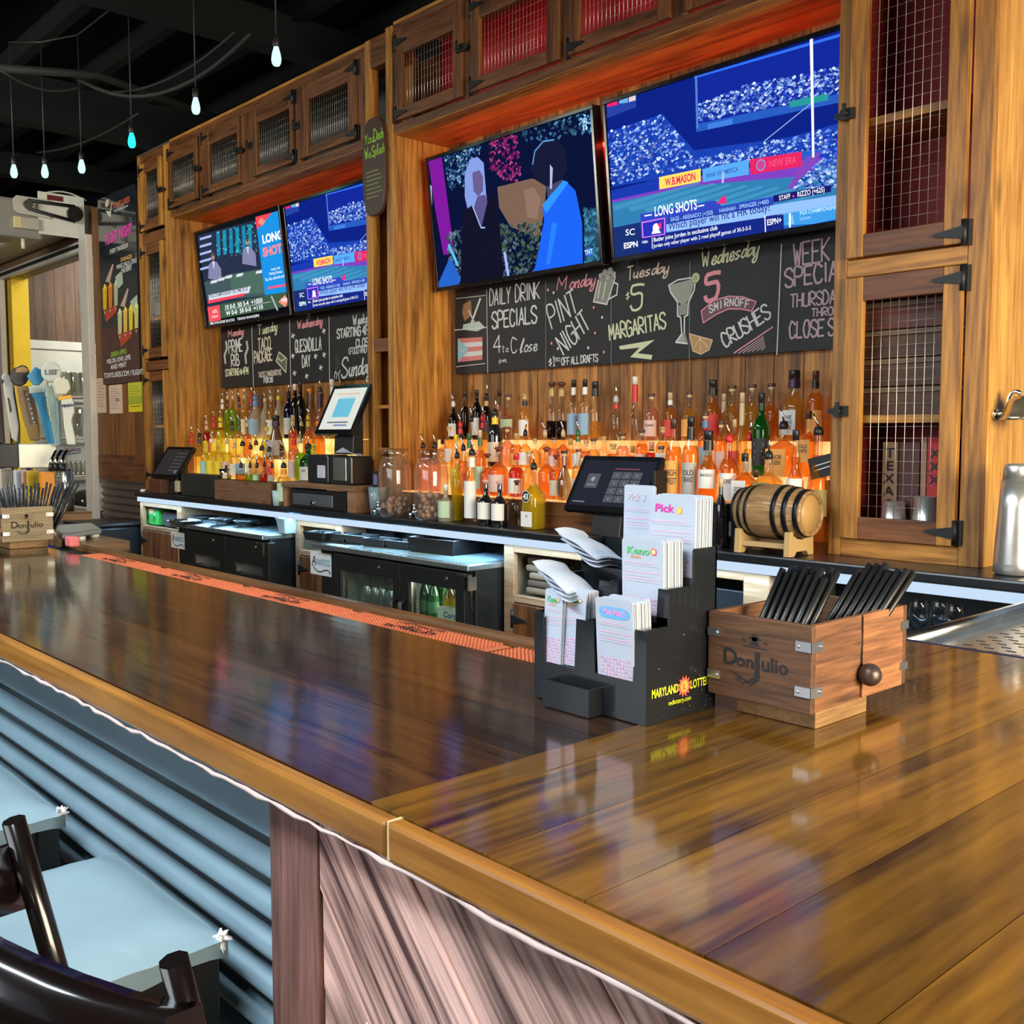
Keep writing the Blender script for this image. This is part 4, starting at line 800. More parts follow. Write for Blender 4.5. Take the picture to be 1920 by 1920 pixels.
while q < 2.2:
    w = R_.choice([.105, .125, .14]); c = [(q * math.sqrt(2), 0)]
    pl = [(-1.24 + q * math.sqrt(2) + t - s_ * 0, ZB - .05 - t) for t, s_ in ((-3, 0), (3, 0))] + [(-1.24 + (q + w - .003) * math.sqrt(2) + t, ZB - .05 - t) for t in (3, -3)]
    pl = clip(pl, -1.238, 1.0, 0, ZB - .05); d = R_.uniform(0, .006)
    if len(pl) > 2: m.prism(pl, lambda a, b: (a, .760 - d, b), lambda a, b: (a, .785, b))
    q += w
weath_d = wood('weathered_planks', 'x', (.060, .020, .017), (.78, .45, .37), .75, 1.25, bump=1.0, knots=.65, vary=.3, rot=math.radians(-45), stretch=.035, contrast=(.40, .62))
m.build('slanted_planks', weath_d, bf, bevel=.002)
MB().box(-6.1, 1.0, .80, .84, 0, ZB - .051).build('backing', black, bf)
# ================================================ STOOLS
vinyl = flat((.26, .36, .41), .34, 0, .25); dark_w = flat((.010, .012, .013), .35); rail_w = flat((.005, .003, .003), .2, 0, .4)
def stool(X0, X1, label, Y1=.735, Y0=.30):
    t = thing('bar_stool', label, 'stool', ((X0 + X1) / 2, (Y0 + Y1) / 2, 0), group='bar stools'); Z = .735
    N = 14; R_ = random.Random(int(-X0 * 100)); g = []
    for j in range(N + 1):
        row = []
        for i in range(N + 1):
            a, b = i / N, j / N; ex = min(a, 1 - a, b, 1 - b); z = Z + .024 * min(1, ex / .16) ** .5 + R_.uniform(-.0012, .0012)
            row.append((X0 + (X1 - X0) * a, Y0 + (Y1 - Y0) * b, z))
        g.append(row)
    m = MB().sheet(g); s0 = []
    rim = [(0, j) for j in range(N)] + [(i, N) for i in range(N)] + [(N, N - j) for j in range(N)] + [(N - i, 0) for i in range(N)]
    up = [g[j][i] for i, j in rim]; lo = [(x, y, Z - .028 + .006 * math.sin(k * .9)) for k, (x, y, z) in enumerate(up)]
    n = len(rim); m.add(up + lo, [(k, (k + 1) % n, n + (k + 1) % n, n + k) for k in range(n)], True)
    st = m.build('seat', vinyl, t)
    wh = flat((.72, .68, .66), .9); m = MB()
    for cx, cy in ((X1, Y0 + (Y1 - Y0)), (X1 - .002, Y1)):
        for k in range(11): m.cyl((cx - .008, cy - .008, Z + .004), (cx + R_.uniform(-.020, .010), cy + R_.uniform(-.020, .010), Z + R_.uniform(-.018, .020)), .008, .001, 5)
    if label.startswith('bar stool whose'):
        for k in range(9): m.cyl((X0 + .006, Y1 - .006, Z + .006), (X0 + R_.uniform(-.012, .012), Y1 + R_.uniform(-.012, .008), Z + R_.uniform(-.004, .024)), .006, .001, 5)
    m.build('worn_corner', wh, st, label='frayed white stuffing at the corner')
    i = .02; MB().box(X0 + i, X1 - i, Y0 + i, Y0 + i + .02, Z - .10, Z - .01).box(X0 + i, X1 - i, Y1 - i - .02, Y1 - i, Z - .10, Z - .01).box(X0 + i, X0 + i + .02, Y0 + i, Y1 - i, Z - .10, Z - .01).box(X1 - i - .02, X1 - i, Y0 + i, Y1 - i, Z - .10, Z - .01).build('apron', dark_w, t)
    for x, y in ((X0 + .032, Y1 - .032), (X1 - .032, Y1 - .032)): MB().box(x - .022, x + .022, y - .022, y + .022, 0, Z - .012).build('leg', dark_w, t, bevel=.003)
    for x in (X0 + .046, X1 - .046):
        MB().tube([(x, Y0 - .02, 0), (x, Y0 + .035, .45), (x, Y0 + .035, Z), (x, Y0 + .010, Z + .22), (x, Y0 - .035, Z + .43)], [.018, .018, .015, .012, .011], 8).build('rear_leg', rail_w, t)
    pts = []
    for k in range(15):
        a = k / 14; pts.append((X0 + .03 + (X1 - X0 - .06) * a, Y0 - .035 - .12 * math.sin(math.pi * a) ** .8, Z + .365 + .050 * math.sin(math.pi * a)))
    m = MB()
    for (p, q_) in zip(pts, pts[1:]):
        pass
    g = []
    prof = [(-.014, -.034), (.014, -.034), (.018, .0), (.014, .034), (-.014, .034), (-.018, .0), (-.014, -.034)]
    for a, b in prof: g.append([(x, y + a, z + b) for x, y, z in pts])
    m.sheet(g); m.add([(pts[0][0], pts[0][1] + a, pts[0][2] + b) for a, b in prof[:-1]], [tuple(range(6))]); m.add([(pts[-1][0], pts[-1][1] + a, pts[-1][2] + b) for a, b in prof[:-1]], [tuple(reversed(range(6)))])
    m.build('crest_rail', rail_w, t)
    m = MB()
    for k in (.28, .5, .72):
        a = pts[int(k * 14)]; x = X0 + (X1 - X0) * k; m.tube([(x, Y0 + .03, Z + .05), (x, (Y0 + a[1]) / 2 - .03, Z + .17), (x, a[1], a[2] - .03)], .012, 6)
    m.tube([(X0 + .03, Y0 + .03, Z + .05), (X1 - .03, Y0 + .03, Z + .05)], .014, 6)
    m.build('back_splat', rail_w, t)
    MB().tube([(X0 + .03, Y1 - .03, .25), (X1 - .03, Y1 - .03, .25)], .015, 6).tube([(X0 + .03, Y0 + .02, .25), (X0 + .03, Y1 - .03, .25)], .013, 6).tube([(X1 - .03, Y0 + .02, .25), (X1 - .03, Y1 - .03, .25)], .013, 6).build('stretcher', dark_w, t)
    return t
stool(-1.95, -1.485, 'bar stool with pale blue vinyl seat and frayed near corner, the fully seen seat')
stool(-2.685, -2.22, 'bar stool with pale vinyl seat, next farther along the corrugated metal')
stool(-1.10, -.645, 'bar stool whose dark curved crest rail crosses in front of the pale seats', .745, .335)
stool(-3.42, -2.955, 'dark bar stool beyond both pale seats, only its back edge showing')
# ================================================ ON THE BAR
# --- ticket holder
th = thing('ticket_holder', 'black stepped counter stand with lottery lettering holding play slips', 'holder', (-1.19, 1.35, ZB))
X0, X1, XM = -1.323, -1.063, -1.195; acr = flat((.012, .014, .017), .22, 0, .3); Z0 = ZB + .002
YS = [1.255, 1.312, 1.375, 1.438]; ZS = [1.228, 1.289, 1.350]
side = [(1.255, Z0), (1.438, Z0)]
for k in (2, 1, 0): side += [(YS[k + 1], ZS[k]), (YS[k] + .004, ZS[k]), (YS[k], ZS[k] - .004)]
for a, b, nm in ((X0, X0 + .004, 'side_panel'), (X1 - .004, X1, 'side_panel'), (XM - .002, XM + .002, 'divider')):
    MB().prism(side, lambda p_, q_: (a, p_, q_), lambda p_, q_: (b, p_, q_)).build(nm, acr, th)
MB().box(X0, X1, 1.434, 1.438, Z0, 1.35).box(X0 + .004, X1 - .004, 1.312, 1.315, Z0, 1.24).box(X0 + .004, X1 - .004, 1.375, 1.378, Z0, 1.30).build('back_panel', acr, th)
def notch(x0, x1, y, zt, lo, nl, nr):
    """front plate with a cut-away for the slips"""
    return MB().prism([(x0, Z0), (x1, Z0), (x1, zt), (x1 - nr, zt), (x1 - nr - .004, lo), (x0 + nl + .004, lo), (x0 + nl, zt), (x0, zt)], lambda a, b: (a, y, b), lambda a, b: (a, y + .003, b))
notch(X0 + .004, XM - .002, 1.255, 1.226, 1.14, .018, .022).build('front_plate', acr, th); notch(XM + .002, X1 - .004, 1.255, 1.226, 1.14, .014, .020).build('front_plate', acr, th)
notch(X0 + .004, XM - .002, 1.312, 1.287, 1.23, .018, .022).build('front_plate', acr, th); notch(XM + .002, X1 - .004, 1.312, 1.287, 1.23, .014, .020).build('front_plate', acr, th)
MB().box(-1.268, -1.158, 1.222, 1.226, Z0, 1.118).box(-1.268, -1.264, 1.226, 1.2545, Z0, 1.118).box(-1.162, -1.158, 1.226, 1.2545, Z0, 1.118).build('pencil_cup', acr, th)
p = Pic(); Yl = (.72, .78, .02)
for w_, a0, a1 in (('MARYLAND', .012, .080), ('LOTTERY', .112, .170)):
    vs, _ = glyphs(w_, .02); p.text(w_, a0, .045, .014, Yl, 2, 'l', (a1 - a0) / (max(v[0] for v in vs) * .014 / .69), 0, .02)
st = []
for k in range(24): a = 6.2832 * k / 24; r = .019 if k % 2 else .0125; st.append((.0955 + r * math.cos(a), .052 + r * math.sin(a)))
p.poly(st, (.85, .10, .06), 3); p.disc(.0955, .052, .010, (.95, .35, .05), 4); p.text('L', .0915, .047, .010, (.75, .05, .05), 5, bold=.03)
p.text('mdlottery.com', .055, .026, .008, Yl, 2, 'l', .85)
R_ = random.Random(9)
for k in range(26): p.disc(R_.uniform(.01, .175), R_.uniform(.01, .15), R_.uniform(.0004, .0011), (.35, .38, .40), 1, 5)
p.build('lettering', th, faceX(1.256, ZB, X1), INK, step=.0003, off=.0005)
# --- bundles of slips
PK2, GR, GY = (.85, .40, .58), (.10, .50, .16), (.50, .47, .53)
def slips(label, x, y, z0, w, h, lean, thick, title, tcol, group='play slips in the stepped stand', fan=0, yaw=0, blob=None, rows=True, nx=0):
    t = thing('play_slip_stack', label, 'paper', (x, y, z0), rz=yaw, group=group)
    n = max(3, int(thick / .0035)); R_ = random.Random(int(abs(x) * 999) + int(z0 * 77)); m = MB()
    for k in range(n):
        d = k * thick / n; dx = R_.uniform(-.0012, .0012) + fan * k / n; dz = R_.uniform(-.001, .0025)
        m.prism([(dx, 0), (w + dx, 0), (w + dx, h * .985 + dz), (w - .004 + dx, h + dz), (.004 + dx, h + dz), (dx, h * .985 + dz)], lambda a, b: (a - w / 2, d + lean * b, b), lambda a, b: (a - w / 2, d + thick / n * .7 + lean * b, b))
    m.build('slips', paper, t, world=False)
    p = Pic()
    if blob: p.poly([(w * (.5 + .40 * math.copysign(abs(math.cos(a)) ** .5, math.cos(a))), h * (.86 + .062 * math.copysign(abs(math.sin(a)) ** .7, math.sin(a)))) for a in [6.2832 * i / 28 for i in range(28)]], blob, 1)
    hh = h * (.072 if blob else .078); vs, _ = glyphs(title, .02); wd = max(v[0] for v in vs) * hh / .69
    p.text(title, w * (.5 if blob else .12), h * (.835 if blob else .84), hh, tcol, 3, 'c' if blob else 'l', min(1.3, w * .6 / wd), .1, .02)
    if title == 'Keno': p.disc(w * .78, h * .88, w * .07, (.75, .12, .12), 2, 14); p.disc(w * .78, h * .88, w * .045, (.9, .75, .3), 3, 12); p.text('BONUS', w * .22, h * .795, h * .028, (.80, .35, .10), 2, 'l', 1.1, 0, .02)
    if title == 'Pick': p.disc(w * .66, h * .86, w * .06, (.90, .45, .05), 2, 14); p.text('4', w * .64, h * .843, h * .035, (1, .8, .3), 3)
    for k, f in enumerate([.74, .715, .64, .60, .57, .54]): p.rect(w * .08, h * f, w * (.84 if k % 3 else .7), h * .008, GY if k % 2 else PK2, 1)
    p.text('1', w * .04, h * .72, h * .035, GY, 2); p.text('2', w * .04, h * .44, h * .035, GY, 2)
    if rows:
        for a in range(9):
            for c in range(9): p.rect(w * (.10 + .092 * c), h * (.03 + .040 * a), w * .058, h * .020, PK2 if (a + c) % 4 else (.70, .25, .50), 1)
    I = WM[t.name]; p.build('print', t, lambda a, b, l: tuple(I @ Vector((a - w / 2, lean * b - l, b))), INK, step=.0002, off=.0004)
    return t
slips('white keno slips fanned in the low far pocket of the stand, front sheet leaning', -1.283, 1.258, 1.135, .050, .132, .05, .020, 'Keno', GR, yaw=-.12)
slips('white and pink keno slips standing behind the leaning ones in the low pocket', -1.240, 1.264, 1.14, .054, .130, .06, .034, 'Keno', GR, yaw=.05)
slips('thick wad of white slips with a blue oval heading in the low near pocket', -1.128, 1.258, 1.115, .082, .155, -.06, .046, 'Multi-Match', (.78, .35, .62), blob=(.12, .42, .78))
slips('tall wad of white keno slips in the middle near pocket', -1.125, 1.318, 1.21, .090, .155, -.02, .050, 'Keno', GR)
slips('tallest wad of white slips with pink heading in the top near pocket', -1.118, 1.381, 1.265, .100, .170, .02, .048, 'Pick', (.85, .02, .35))
slips('single white rule sheet standing at the back beside the pink-headed wad', -1.205, 1.395, 1.285, .070, .165, .02, .006, 'Pick 3', (.60, .50, .58), rows=False)
def curled(label, x, y, z, w, d, yaw):
    t = thing('play_slip_stack', label, 'paper', (x, y, z), rz=yaw, group='play slips in the stepped stand'); m = MB()
    for q in range(5):
        m.sheet([[(-w * .62 + w * i / 8 - .004 * q, .030 + d * (j / 6), .005 * q + .042 * (1 - i / 8) ** 1.4 + .010 * math.sin(j / 6 * 2.2) + .004 * math.sin(i * .8 + q)) for i in range(9)] for j in range(7)])
    m.build('slips', paper, t, world=False)
curled('loose curled white slips drooping over the middle far pocket', -1.262, 1.300, 1.245, .10, -.072, -.15)
curled('bent white and pink slips flopping over the top far pocket', -1.262, 1.362, 1.300, .11, -.070, -.10)
# --- branded wooden caddies
cr_d, cr_l = (.055, .022, .011), (.22, .092, .036)
def caddy(label, x, y, rz, pale=0, group='wooden straw caddies'):
    t = thing('straw_caddy', label, 'box', (x, y, ZB + .001), rz=rz, group=group)
    wx = wood('caddy_boards', 'x', [a * (.75 + pale) for a in cr_d], [a * (.85 + pale) for a in cr_l], .6, 2.2, bump=.3) if not pale else wood('pale_caddy_boards', 'x', (.20, .145, .08), (.46, .35, .20), .6, 2.2); wy = wood('caddy_end_boards', 'y', [a * (1.7 + pale) for a in cr_d], [a * (1.7 + pale) for a in cr_l], .55, 2.2, bump=.3)
    # local frame: x across the marked front, y to the back
    def b(nm, mat, *q, bevel=.0015, par=None): 
        m = MB()
        for w in q: m.box(*w)
        return m.build(nm, mat, par or t, world=False, bevel=bevel)
    b('base', wood('caddy_base', 'y', (.22, .11, .04), (.46, .27, .11), .55, 2.2), (.035, .186, .035, .195, 0, .032)); f = b('front_panel', wx, (0, .198, 0, .012, .032, .172)); b('back_panel', wx, (0, .198, .293, .305, .032, .172)); b('floor_panel', wx, (.012, .186, .012, .293, .034, .040))
    b('side_panel', wy, (0, .012, .012, .293, .032, .172)); b('side_panel', wy, (.186, .198, .012, .150, .032, .172), (.186, .198, .158, .293, .032, .172)); b('divider', wx, (.012, .186, .15, .158, .04, .15))
    MB().tube([(.192, .154, .170), (.194, .154, .08)], .004, 6).build('slot', black, t, world=False); MB().sphere((.214, .152, .075), .019, 16, 10).cyl((.198, .152, .075), (.206, .152, .075), .007).build('knob', flat((.09, .06, .05), .35, .5), t, world=False)
    for z in (.066, .138):
        m = MB().box(.170, .1995, -.002, 0, z - .008, z + .008).box(.198, .2005, -.002, .030, z - .008, z + .008); m.sphere((.176, -.002, z), .003, 6, 4).sphere((.2005, .022, z), .003, 6, 4); m.build('bracket', dull_steel, t, world=False)
        m = MB().box(-.002, .026, -.002, 0, z - .007, z + .007).box(-.002, 0, -.002, .025, z - .007, z + .007).sphere((.02, -.002, z), .003, 6, 4); m.build('bracket', dull_steel, t, world=False)
        MB().box(.198, .2005, .283, .307, z - .007, z + .007).build('bracket', dull_steel, t, world=False)
    p = Pic(); k = (.012, .010, .010)
    p.text('D', .030, .088, .027, k, 1, 'l', 1.05, 0, .02).text('on', .0575, .088, .0215, k, 1, 'l', 1.08, 0, .02).text('J', .091, .078, .037, k, 1, 'l', 1.15, 0, .025).text('ulio', .106, .088, .0225, k, 1, 'l', 1.05, 0, .02)
    p.line([(.050, .078), (.064, .068), (.085, .066), (.07, .060), (.056, .068)], .002, k, 1).line([(.060, .074), (.088, .060), (.098, .068)], .002, k, 1)
    p.disc(.093, .139, .006, k, 1).poly([(.079, .136), (.107, .136), (.101, .1395), (.085, .1395)], k, 1).poly([(.084, .126), (.102, .126), (.097, .136), (.089, .136)], k, 1).line([(.070, .123), (.116, .123)], .0015, k, 1).text('19', .066, .130, .006, k, 1).text('42', .110, .130, .006, k, 1)
    I = WM[t.name]; p.build('lettering', f, lambda a, b_, l: tuple(I @ Vector((a, -l, b_))), INK, step=.0003, off=.0006)
    return t
caddy('dark wooden straw caddy with burnt lettering and round knob beside the ticket stand', -1.058 - .0, 1.410, 0)
caddy('paler wooden straw caddy with burnt lettering at the far end of the bar', -4.472, 1.272, math.pi / 2, .9)
# --- straws, each its own
straw_b = flat((.009, .009, .010), .38)
def straw(p0, p1, r, label, group, mat=straw_b, wrap=None):
    v0, v1 = Vector(p0), Vector(p1); o = MB().tube([v0, v1], r, 7).build('drinking_straw', mat); tag(o, label, 'straw', group); return o
R_ = random.Random(12)
for bun, (cx, cy, sx, sy, lab) in enumerate([(-.982, 1.440, .22, .44, 'black straw in the bundle leaning from the front of the dark caddy'), (-.958, 1.600, .39, .44, 'black straw in the bundle leaning far out of the back of the dark caddy')]):
    for i in range(7):
        for j in range(3):
            a, b = .0125 * (i - 3 + .5 * (j % 2)), .0125 * (j - 1); L = R_.uniform(.212, .232) / math.sqrt(1 + sx * sx + sy * sy); X, Y = cx + a, cy + b
            straw((X, Y, 1.1145), (X + sx * L + a * .12, Y + sy * L + b * .25, 1.1145 + L), .0058, lab, 'black straws, front bundle' if bun == 0 else 'black straws, back bundle')
glossy_straw = flat((.03, .035, .04), .12)
for r in range(3):
    for k in range(12):
        y = 1.288 + .0165 * k + .005 * r; x = -4.50 - .026 * r; ln = (k - 4.2) * .016 + .012 * (1 - r)
        straw((x, y, 1.116), (x - .004, y + ln, 1.116 + .212 + .012 * math.sin(k * 2.3 + r)), .0045, 'glossy dark straw standing in the pale caddy at the far end of the bar', 'straws in the pale caddy', glossy_straw)
# --- drainboard behind the near end of the bar
db = thing('drainboard', 'stainless steel drainboard with raised rim behind the near end of the bar', 'drainboard', (-.8, 2.6, 1.0))
MB().box(-1.15, .3, 2.245, 3.2, .99, 1.040).build('tray', flat((.50, .51, .50), .30, .9), db)
MB().tube([(-1.145, 2.25, 1.062), (-1.145, 3.2, 1.062)], .016, 10).tube([(-1.145, 2.25, 1.062), (.3, 2.25, 1.062)], .010, 10).box(-1.16, -1.13, 2.245, 3.2, 1.0, 1.055).box(-1.13, .3, 2.24, 2.258, 1.0, 1.058).build('rim', steel, db)
m = MB()
for i in range(26):
    for j in range(24): m.box(-1.08 + i * .05 + .0125 * (j % 2) * 2, -1.08 + i * .05 + .0125 * (j % 2) * 2 + .022, 2.30 + j * .034, 2.304 + j * .034, 1.0402, 1.0412)
m.build('slots', black, db)
for x in (-1.1, .2): MB().cyl((x, 3.1, 0), (x, 3.1, .99), .02).build('leg', steel, db)
for x in (-1.1, .2): MB().cyl((x, 2.35, 0), (x, 2.35, .99), .02).build('leg', steel, db)
# ================================================ BEHIND THE BAR
ZC = 1.07
def X_at(u, v, Y): return onY(u, v, Y)[0]
fr_black = flat((.010, .012, .013), .30, 0, .2); teal_steel = flat((.42, .50, .53), .28, .9)
def sign_avantco(par, x0, z0, w, h, Y):
    MB().box(x0, x0 + w, Y - .003, Y, z0, z0 + h).build('badge', flat((.66, .70, .74), .4), par)
    p = Pic(); k = (.02, .02, .025); bl = (.05, .28, .42)
    p.text('A', w * .06, h * .42, h * .42, k, 2, 'l', .9, .15, .01); p.text('VANTCO', w * .28, h * .44, h * .28, bl, 2, 'l', w * .66 / (h * .28 / .69 * 4.2), 0, .015)
    p.line([(w * a, h * b) for a, b in smooth([(.12, .42), (.25, .22), (.45, .14), (.68, .24), (.85, .26), (.92, .16)], 5)], h * .055, k, 1); p.disc(w * .93, h * .15, h * .05, k, 1, 8)
    p.build('lettering', par, faceY(x0, z0, Y - .003), INK, step=.0003, off=.0004)
def fridge(label, x0, x1, us, glassdoor):
    Y = 3.235; t = thing('refrigerator', label, 'refrigerator', ((x0 + x1) / 2, 3.4, 0), group='black under-counter refrigerators')
    m = MB().box(x0, x1, Y - .012, 3.9, .868, .90).build('worktop', teal_steel, t, bevel=.006)
    xs = [X_at(u, 1080, Y) for u in us]
    if not glassdoor: MB().box(x0 + .01, x1 - .01, Y + .05, 3.88, .06, .866).build('body', fr_black, t, bevel=.004)
    else:
        m = MB().box(x0 + .01, xs[0], Y + .05, 3.88, .06, .866).box(x1 - .04, x1 - .01, Y + .05, 3.88, .06, .866).box(xs[0], x1 - .04, Y + .05, 3.88, .06, .12).box(xs[0], x1 - .04, Y + .05, 3.88, .80, .866); m.build('body', fr_black, t, bevel=.004)
        MB().box(xs[0], x1 - .04, 3.84, 3.86, .12, .80).box(xs[0], xs[0] + .01, Y + .06, 3.84, .12, .80).box(x1 - .05, x1 - .04, Y + .06, 3.84, .12, .80).box(xs[0], x1 - .04, Y + .06, 3.84, .12, .13).build('liner', flat((.55, .60, .58), .4), t)
        m = MB()
        for i in range(20): y = Y + .10 + i * .036; m.cyl((xs[0], y, .548), (x1 - .045, y, .548), .003, None, 5)
        m.build('wire_shelf', white_p, t)
    for i in range(2):
        a, b = xs[i] + .004, xs[i + 1] - .004
        if not glassdoor:
            hx0, hx1 = a + (b - a) * .22, a + (b - a) * .86
            m = MB().box(a, b, Y, Y + .048, .10, .625).box(a, b, Y, Y + .048, .70, .855).box(a, hx0, Y, Y + .048, .625, .70).box(hx1, b, Y, Y + .048, .625, .70)
            d = m.build('door', fr_black, t, bevel=.003)
            MB().box(hx0, hx1, Y + .04, Y + .046, .625, .70).build('handle', flat((.05, .052, .055), .4), d); MB().box(hx0, hx0 + .02, Y + .001, Y + .04, .63, .695).build('handle_end', steel, d)
        else:
            m = MB().box(a, a + .07, Y, Y + .048, .10, .855).box(b - .07, b, Y, Y + .048, .10, .855).box(a + .07, b - .07, Y, Y + .048, .10, .16).box(a + .07, b - .07, Y, Y + .048, .765, .855)
            d = m.build('door', fr_black, t, bevel=.003); MB().box(a + .07, b - .07, Y + .018, Y + .022, .16, .765).build('pane', glass('door_glass', (.86, .94, .93), .08), d)
            MB().box(a + .07, a + .085, Y + .004, Y + .018, .16, .765).build('frame_trim', steel, d)
            hx = b - .035 if i == 0 else a + .035
            MB().tube([(hx, Y, .66), (hx, Y - .035, .65), (hx, Y - .04, .60), (hx, Y - .04, .45), (hx, Y - .035, .40), (hx, Y, .39)], .013, 8).build('handle', black, d)
        k = MB(); k.cyl(((a + b) / 2 + .12, Y - .004, .815), ((a + b) / 2 + .12, Y, .815), .012); k.build('lock', chrome, d)
    m = MB().box(x1 - .10, x1 - .005, Y - .006, Y + .02, .838, .85).box(x1 - .018, x1 - .005, Y - .004, Y + .05, .77, .838); m.build('hinge_bracket', steel, t)
    return t, xs
fridge('closed black refrigerator with two recessed handles and steel top', -7.30, -5.92, (350, 424, 505), False)
f1 = [o for o in bpy.data.objects if o.name == 'refrigerator'][0]
sign_avantco(f1, X_at(322, 1030, 3.283), .70, X_at(347, 1030, 3.283) - X_at(322, 1030, 3.283), .12, 3.283)
f2, fx = fridge('black refrigerator with two glass doors showing cans and beer', -5.33, -3.875, (626, 751, 871), True)
sign_avantco(f2, X_at(583, 1060, 3.283), .70, X_at(622, 1060, 3.283) - X_at(583, 1060, 3.283), .135, 3.283)
point('refrigerator_lamp', (-4.8, 3.45, .74), 3.2, (.95, 1, .85)); point('refrigerator_lamp', (-4.2, 3.45, .74), 3.2, (.95, 1, .85))
# drinks behind the glass doors
can_m = flat((.55, .58, .52), .25, .8)
def can0(loc, label):
    t = thing('drink_can', label, 'can', loc, group='cans in the glass-door refrigerator')
    MB().lathe([(.022, 0), (.030, .006), (.033, .014), (.033, .105), (.027, .118), (.026, .121)], 0, 0, 0, 14).build('body', can_m, t, world=False)
    p = Pic()
    for z in (.03, .05, .075, .09): p.rect(-.9, z, 1.8, .006 if z != .05 else .016, (.10, .13, .12), 1)
    p.build('print', t, lambda a, b, l: tuple(WM[t.name] @ Vector((-(.0332 + l) * math.sin(-a) , -(.0332 + l) * math.cos(a), b))), INK)
    return t
cn = None
for k, (x, y, z) in enumerate([(-4.93 + .08 * i, 3.36 + .07 * j, z) for z in (.134, .256, .553, .675) for j in range(2) for i in range(4)]):
    lab = 'silver drink can stacked behind the pane of the first glass door'
    cn = can0((x, y, z), lab) if k == 0 else dup(cn, (x, y, z), lab)
def beer0(loc, label, liq, lab, cap):
    t = thing('beer_bottle', label, 'bottle', loc, group='beer in the glass-door refrigerator')
    MB().lathe([(.026, 0), (.030, .008), (.030, .125), (.026, .15), (.0145, .18), (.013, .225)], 0, 0, 0, 12).build('glass', liq, t, world=False)
    MB().lathe([(.0306, .04), (.0306, .10)], 0, 0, 0, 12, cap=False).build('label', lab, t, world=False); MB().lathe([(.0145, .222), (.0145, .232), (.011, .235)], 0, 0, 0, 10).build('cap', cap, t, world=False)
    return t
b1 = b2 = None
for k, (x, y) in enumerate([(-4.17 + .075 * i, 3.34 + .08 * j) for j in range(2) for i in range(3)]):
    lab = 'yellow beer bottle with cream label behind the second glass door'
    b1 = beer0((x, y, .553), lab, flat((.62, .36, .02), .15, 0, 1), flat((.66, .60, .42), .6), flat((.6, .5, .2), .3, .5)) if k == 0 else dup(b1, (x, y, .553), lab)
for k, (x, y) in enumerate([(-4.40 + .075 * i, 3.36 + .08 * j) for j in range(2) for i in range(2)]):
    lab = 'green beer bottle behind the second glass door, beside the yellow ones'
    b2 = beer0((x, y, .553), lab, flat((.03, .16, .05), .12, 0, 1), flat((.12, .30, .14), .6), flat((.1, .25, .1), .3, .5)) if k == 0 else dup(b2, (x, y, .553), lab)
cbx = thing('beer_carton', 'cream and yellow beer carton below the yellow bottles behind glass', 'box', (-4.10, 3.40, .552), group=None)
MB().box(-4.215, -3.98, 3.300, 3.306, .552, .645).box(-4.215, -3.98, 3.452, 3.458, .552, .645).box(-4.215, -4.209, 3.306, 3.452, .552, .645).box(-3.986, -3.98, 3.306, 3.452, .552, .645).build('carton', flat((.66, .62, .45), .6), cbx)
p = Pic(); p.rect(.0, .0, .235, .03, (.72, .45, .02), 1); p.text('Corona', .05, .045, .03, (.02, .04, .15), 2, 'l', 1.1, .1, .02); p.text('Extra', .09, .015, .018, (.03, .04, .12), 3, 'l', 1.1, .1); p.build('lettering', cbx, faceY(-4.215, .552, 3.300), INK, step=.0003, off=.0004)
# things on the refrigerators
dish = flat((.030, .036, .040), .12, 0, .8)
for k, (u, v, r, z, lab) in enumerate([(341, 981, .13, .901, 'flat dark plate at the far end of the steel refrigerator top'), (376, 973, .11, .901, 'dark round tray at the back beside the far plate'), (408, 978, .09, .925, 'dark plate resting on the edge of the back tray'), (432, 980, .09, .901, 'dark plate in the middle of the row on the closed refrigerator'),
        (456, 981, .095, .925, 'dark plate lying over its neighbours on the closed refrigerator'), (476, 984, .10, .901, 'dark plate beside the blue tub on the closed refrigerator')]):
    x, y, _ = onZ(u, v, z); t = thing('plate', lab, 'plate', (x, y + .03, z), group='dark plates on the closed refrigerator')
    MB().lathe([(r * .55, 0), (r * .9, .010), (r, .020), (r * .985, .022), (r * .88, .014), (r * .5, .006)], 0, 0, 0, 24).build('dish', dish, t, world=False)
x, y, _ = onZ(536, 1000, .901); t = thing('tub', 'pale blue plastic tub standing on the closed refrigerator', 'tub', (x, y + .01, .901))
MB().lathe([(.055, 0), (.075, .09), (.082, .094), (.082, .102), (.073, .100), (.053, .006)], 0, 0, 0, 4, rot=math.pi / 4, sq=None).build('tub_wall', flat((.50, .70, .82), .35), t, world=False, bevel=.008)
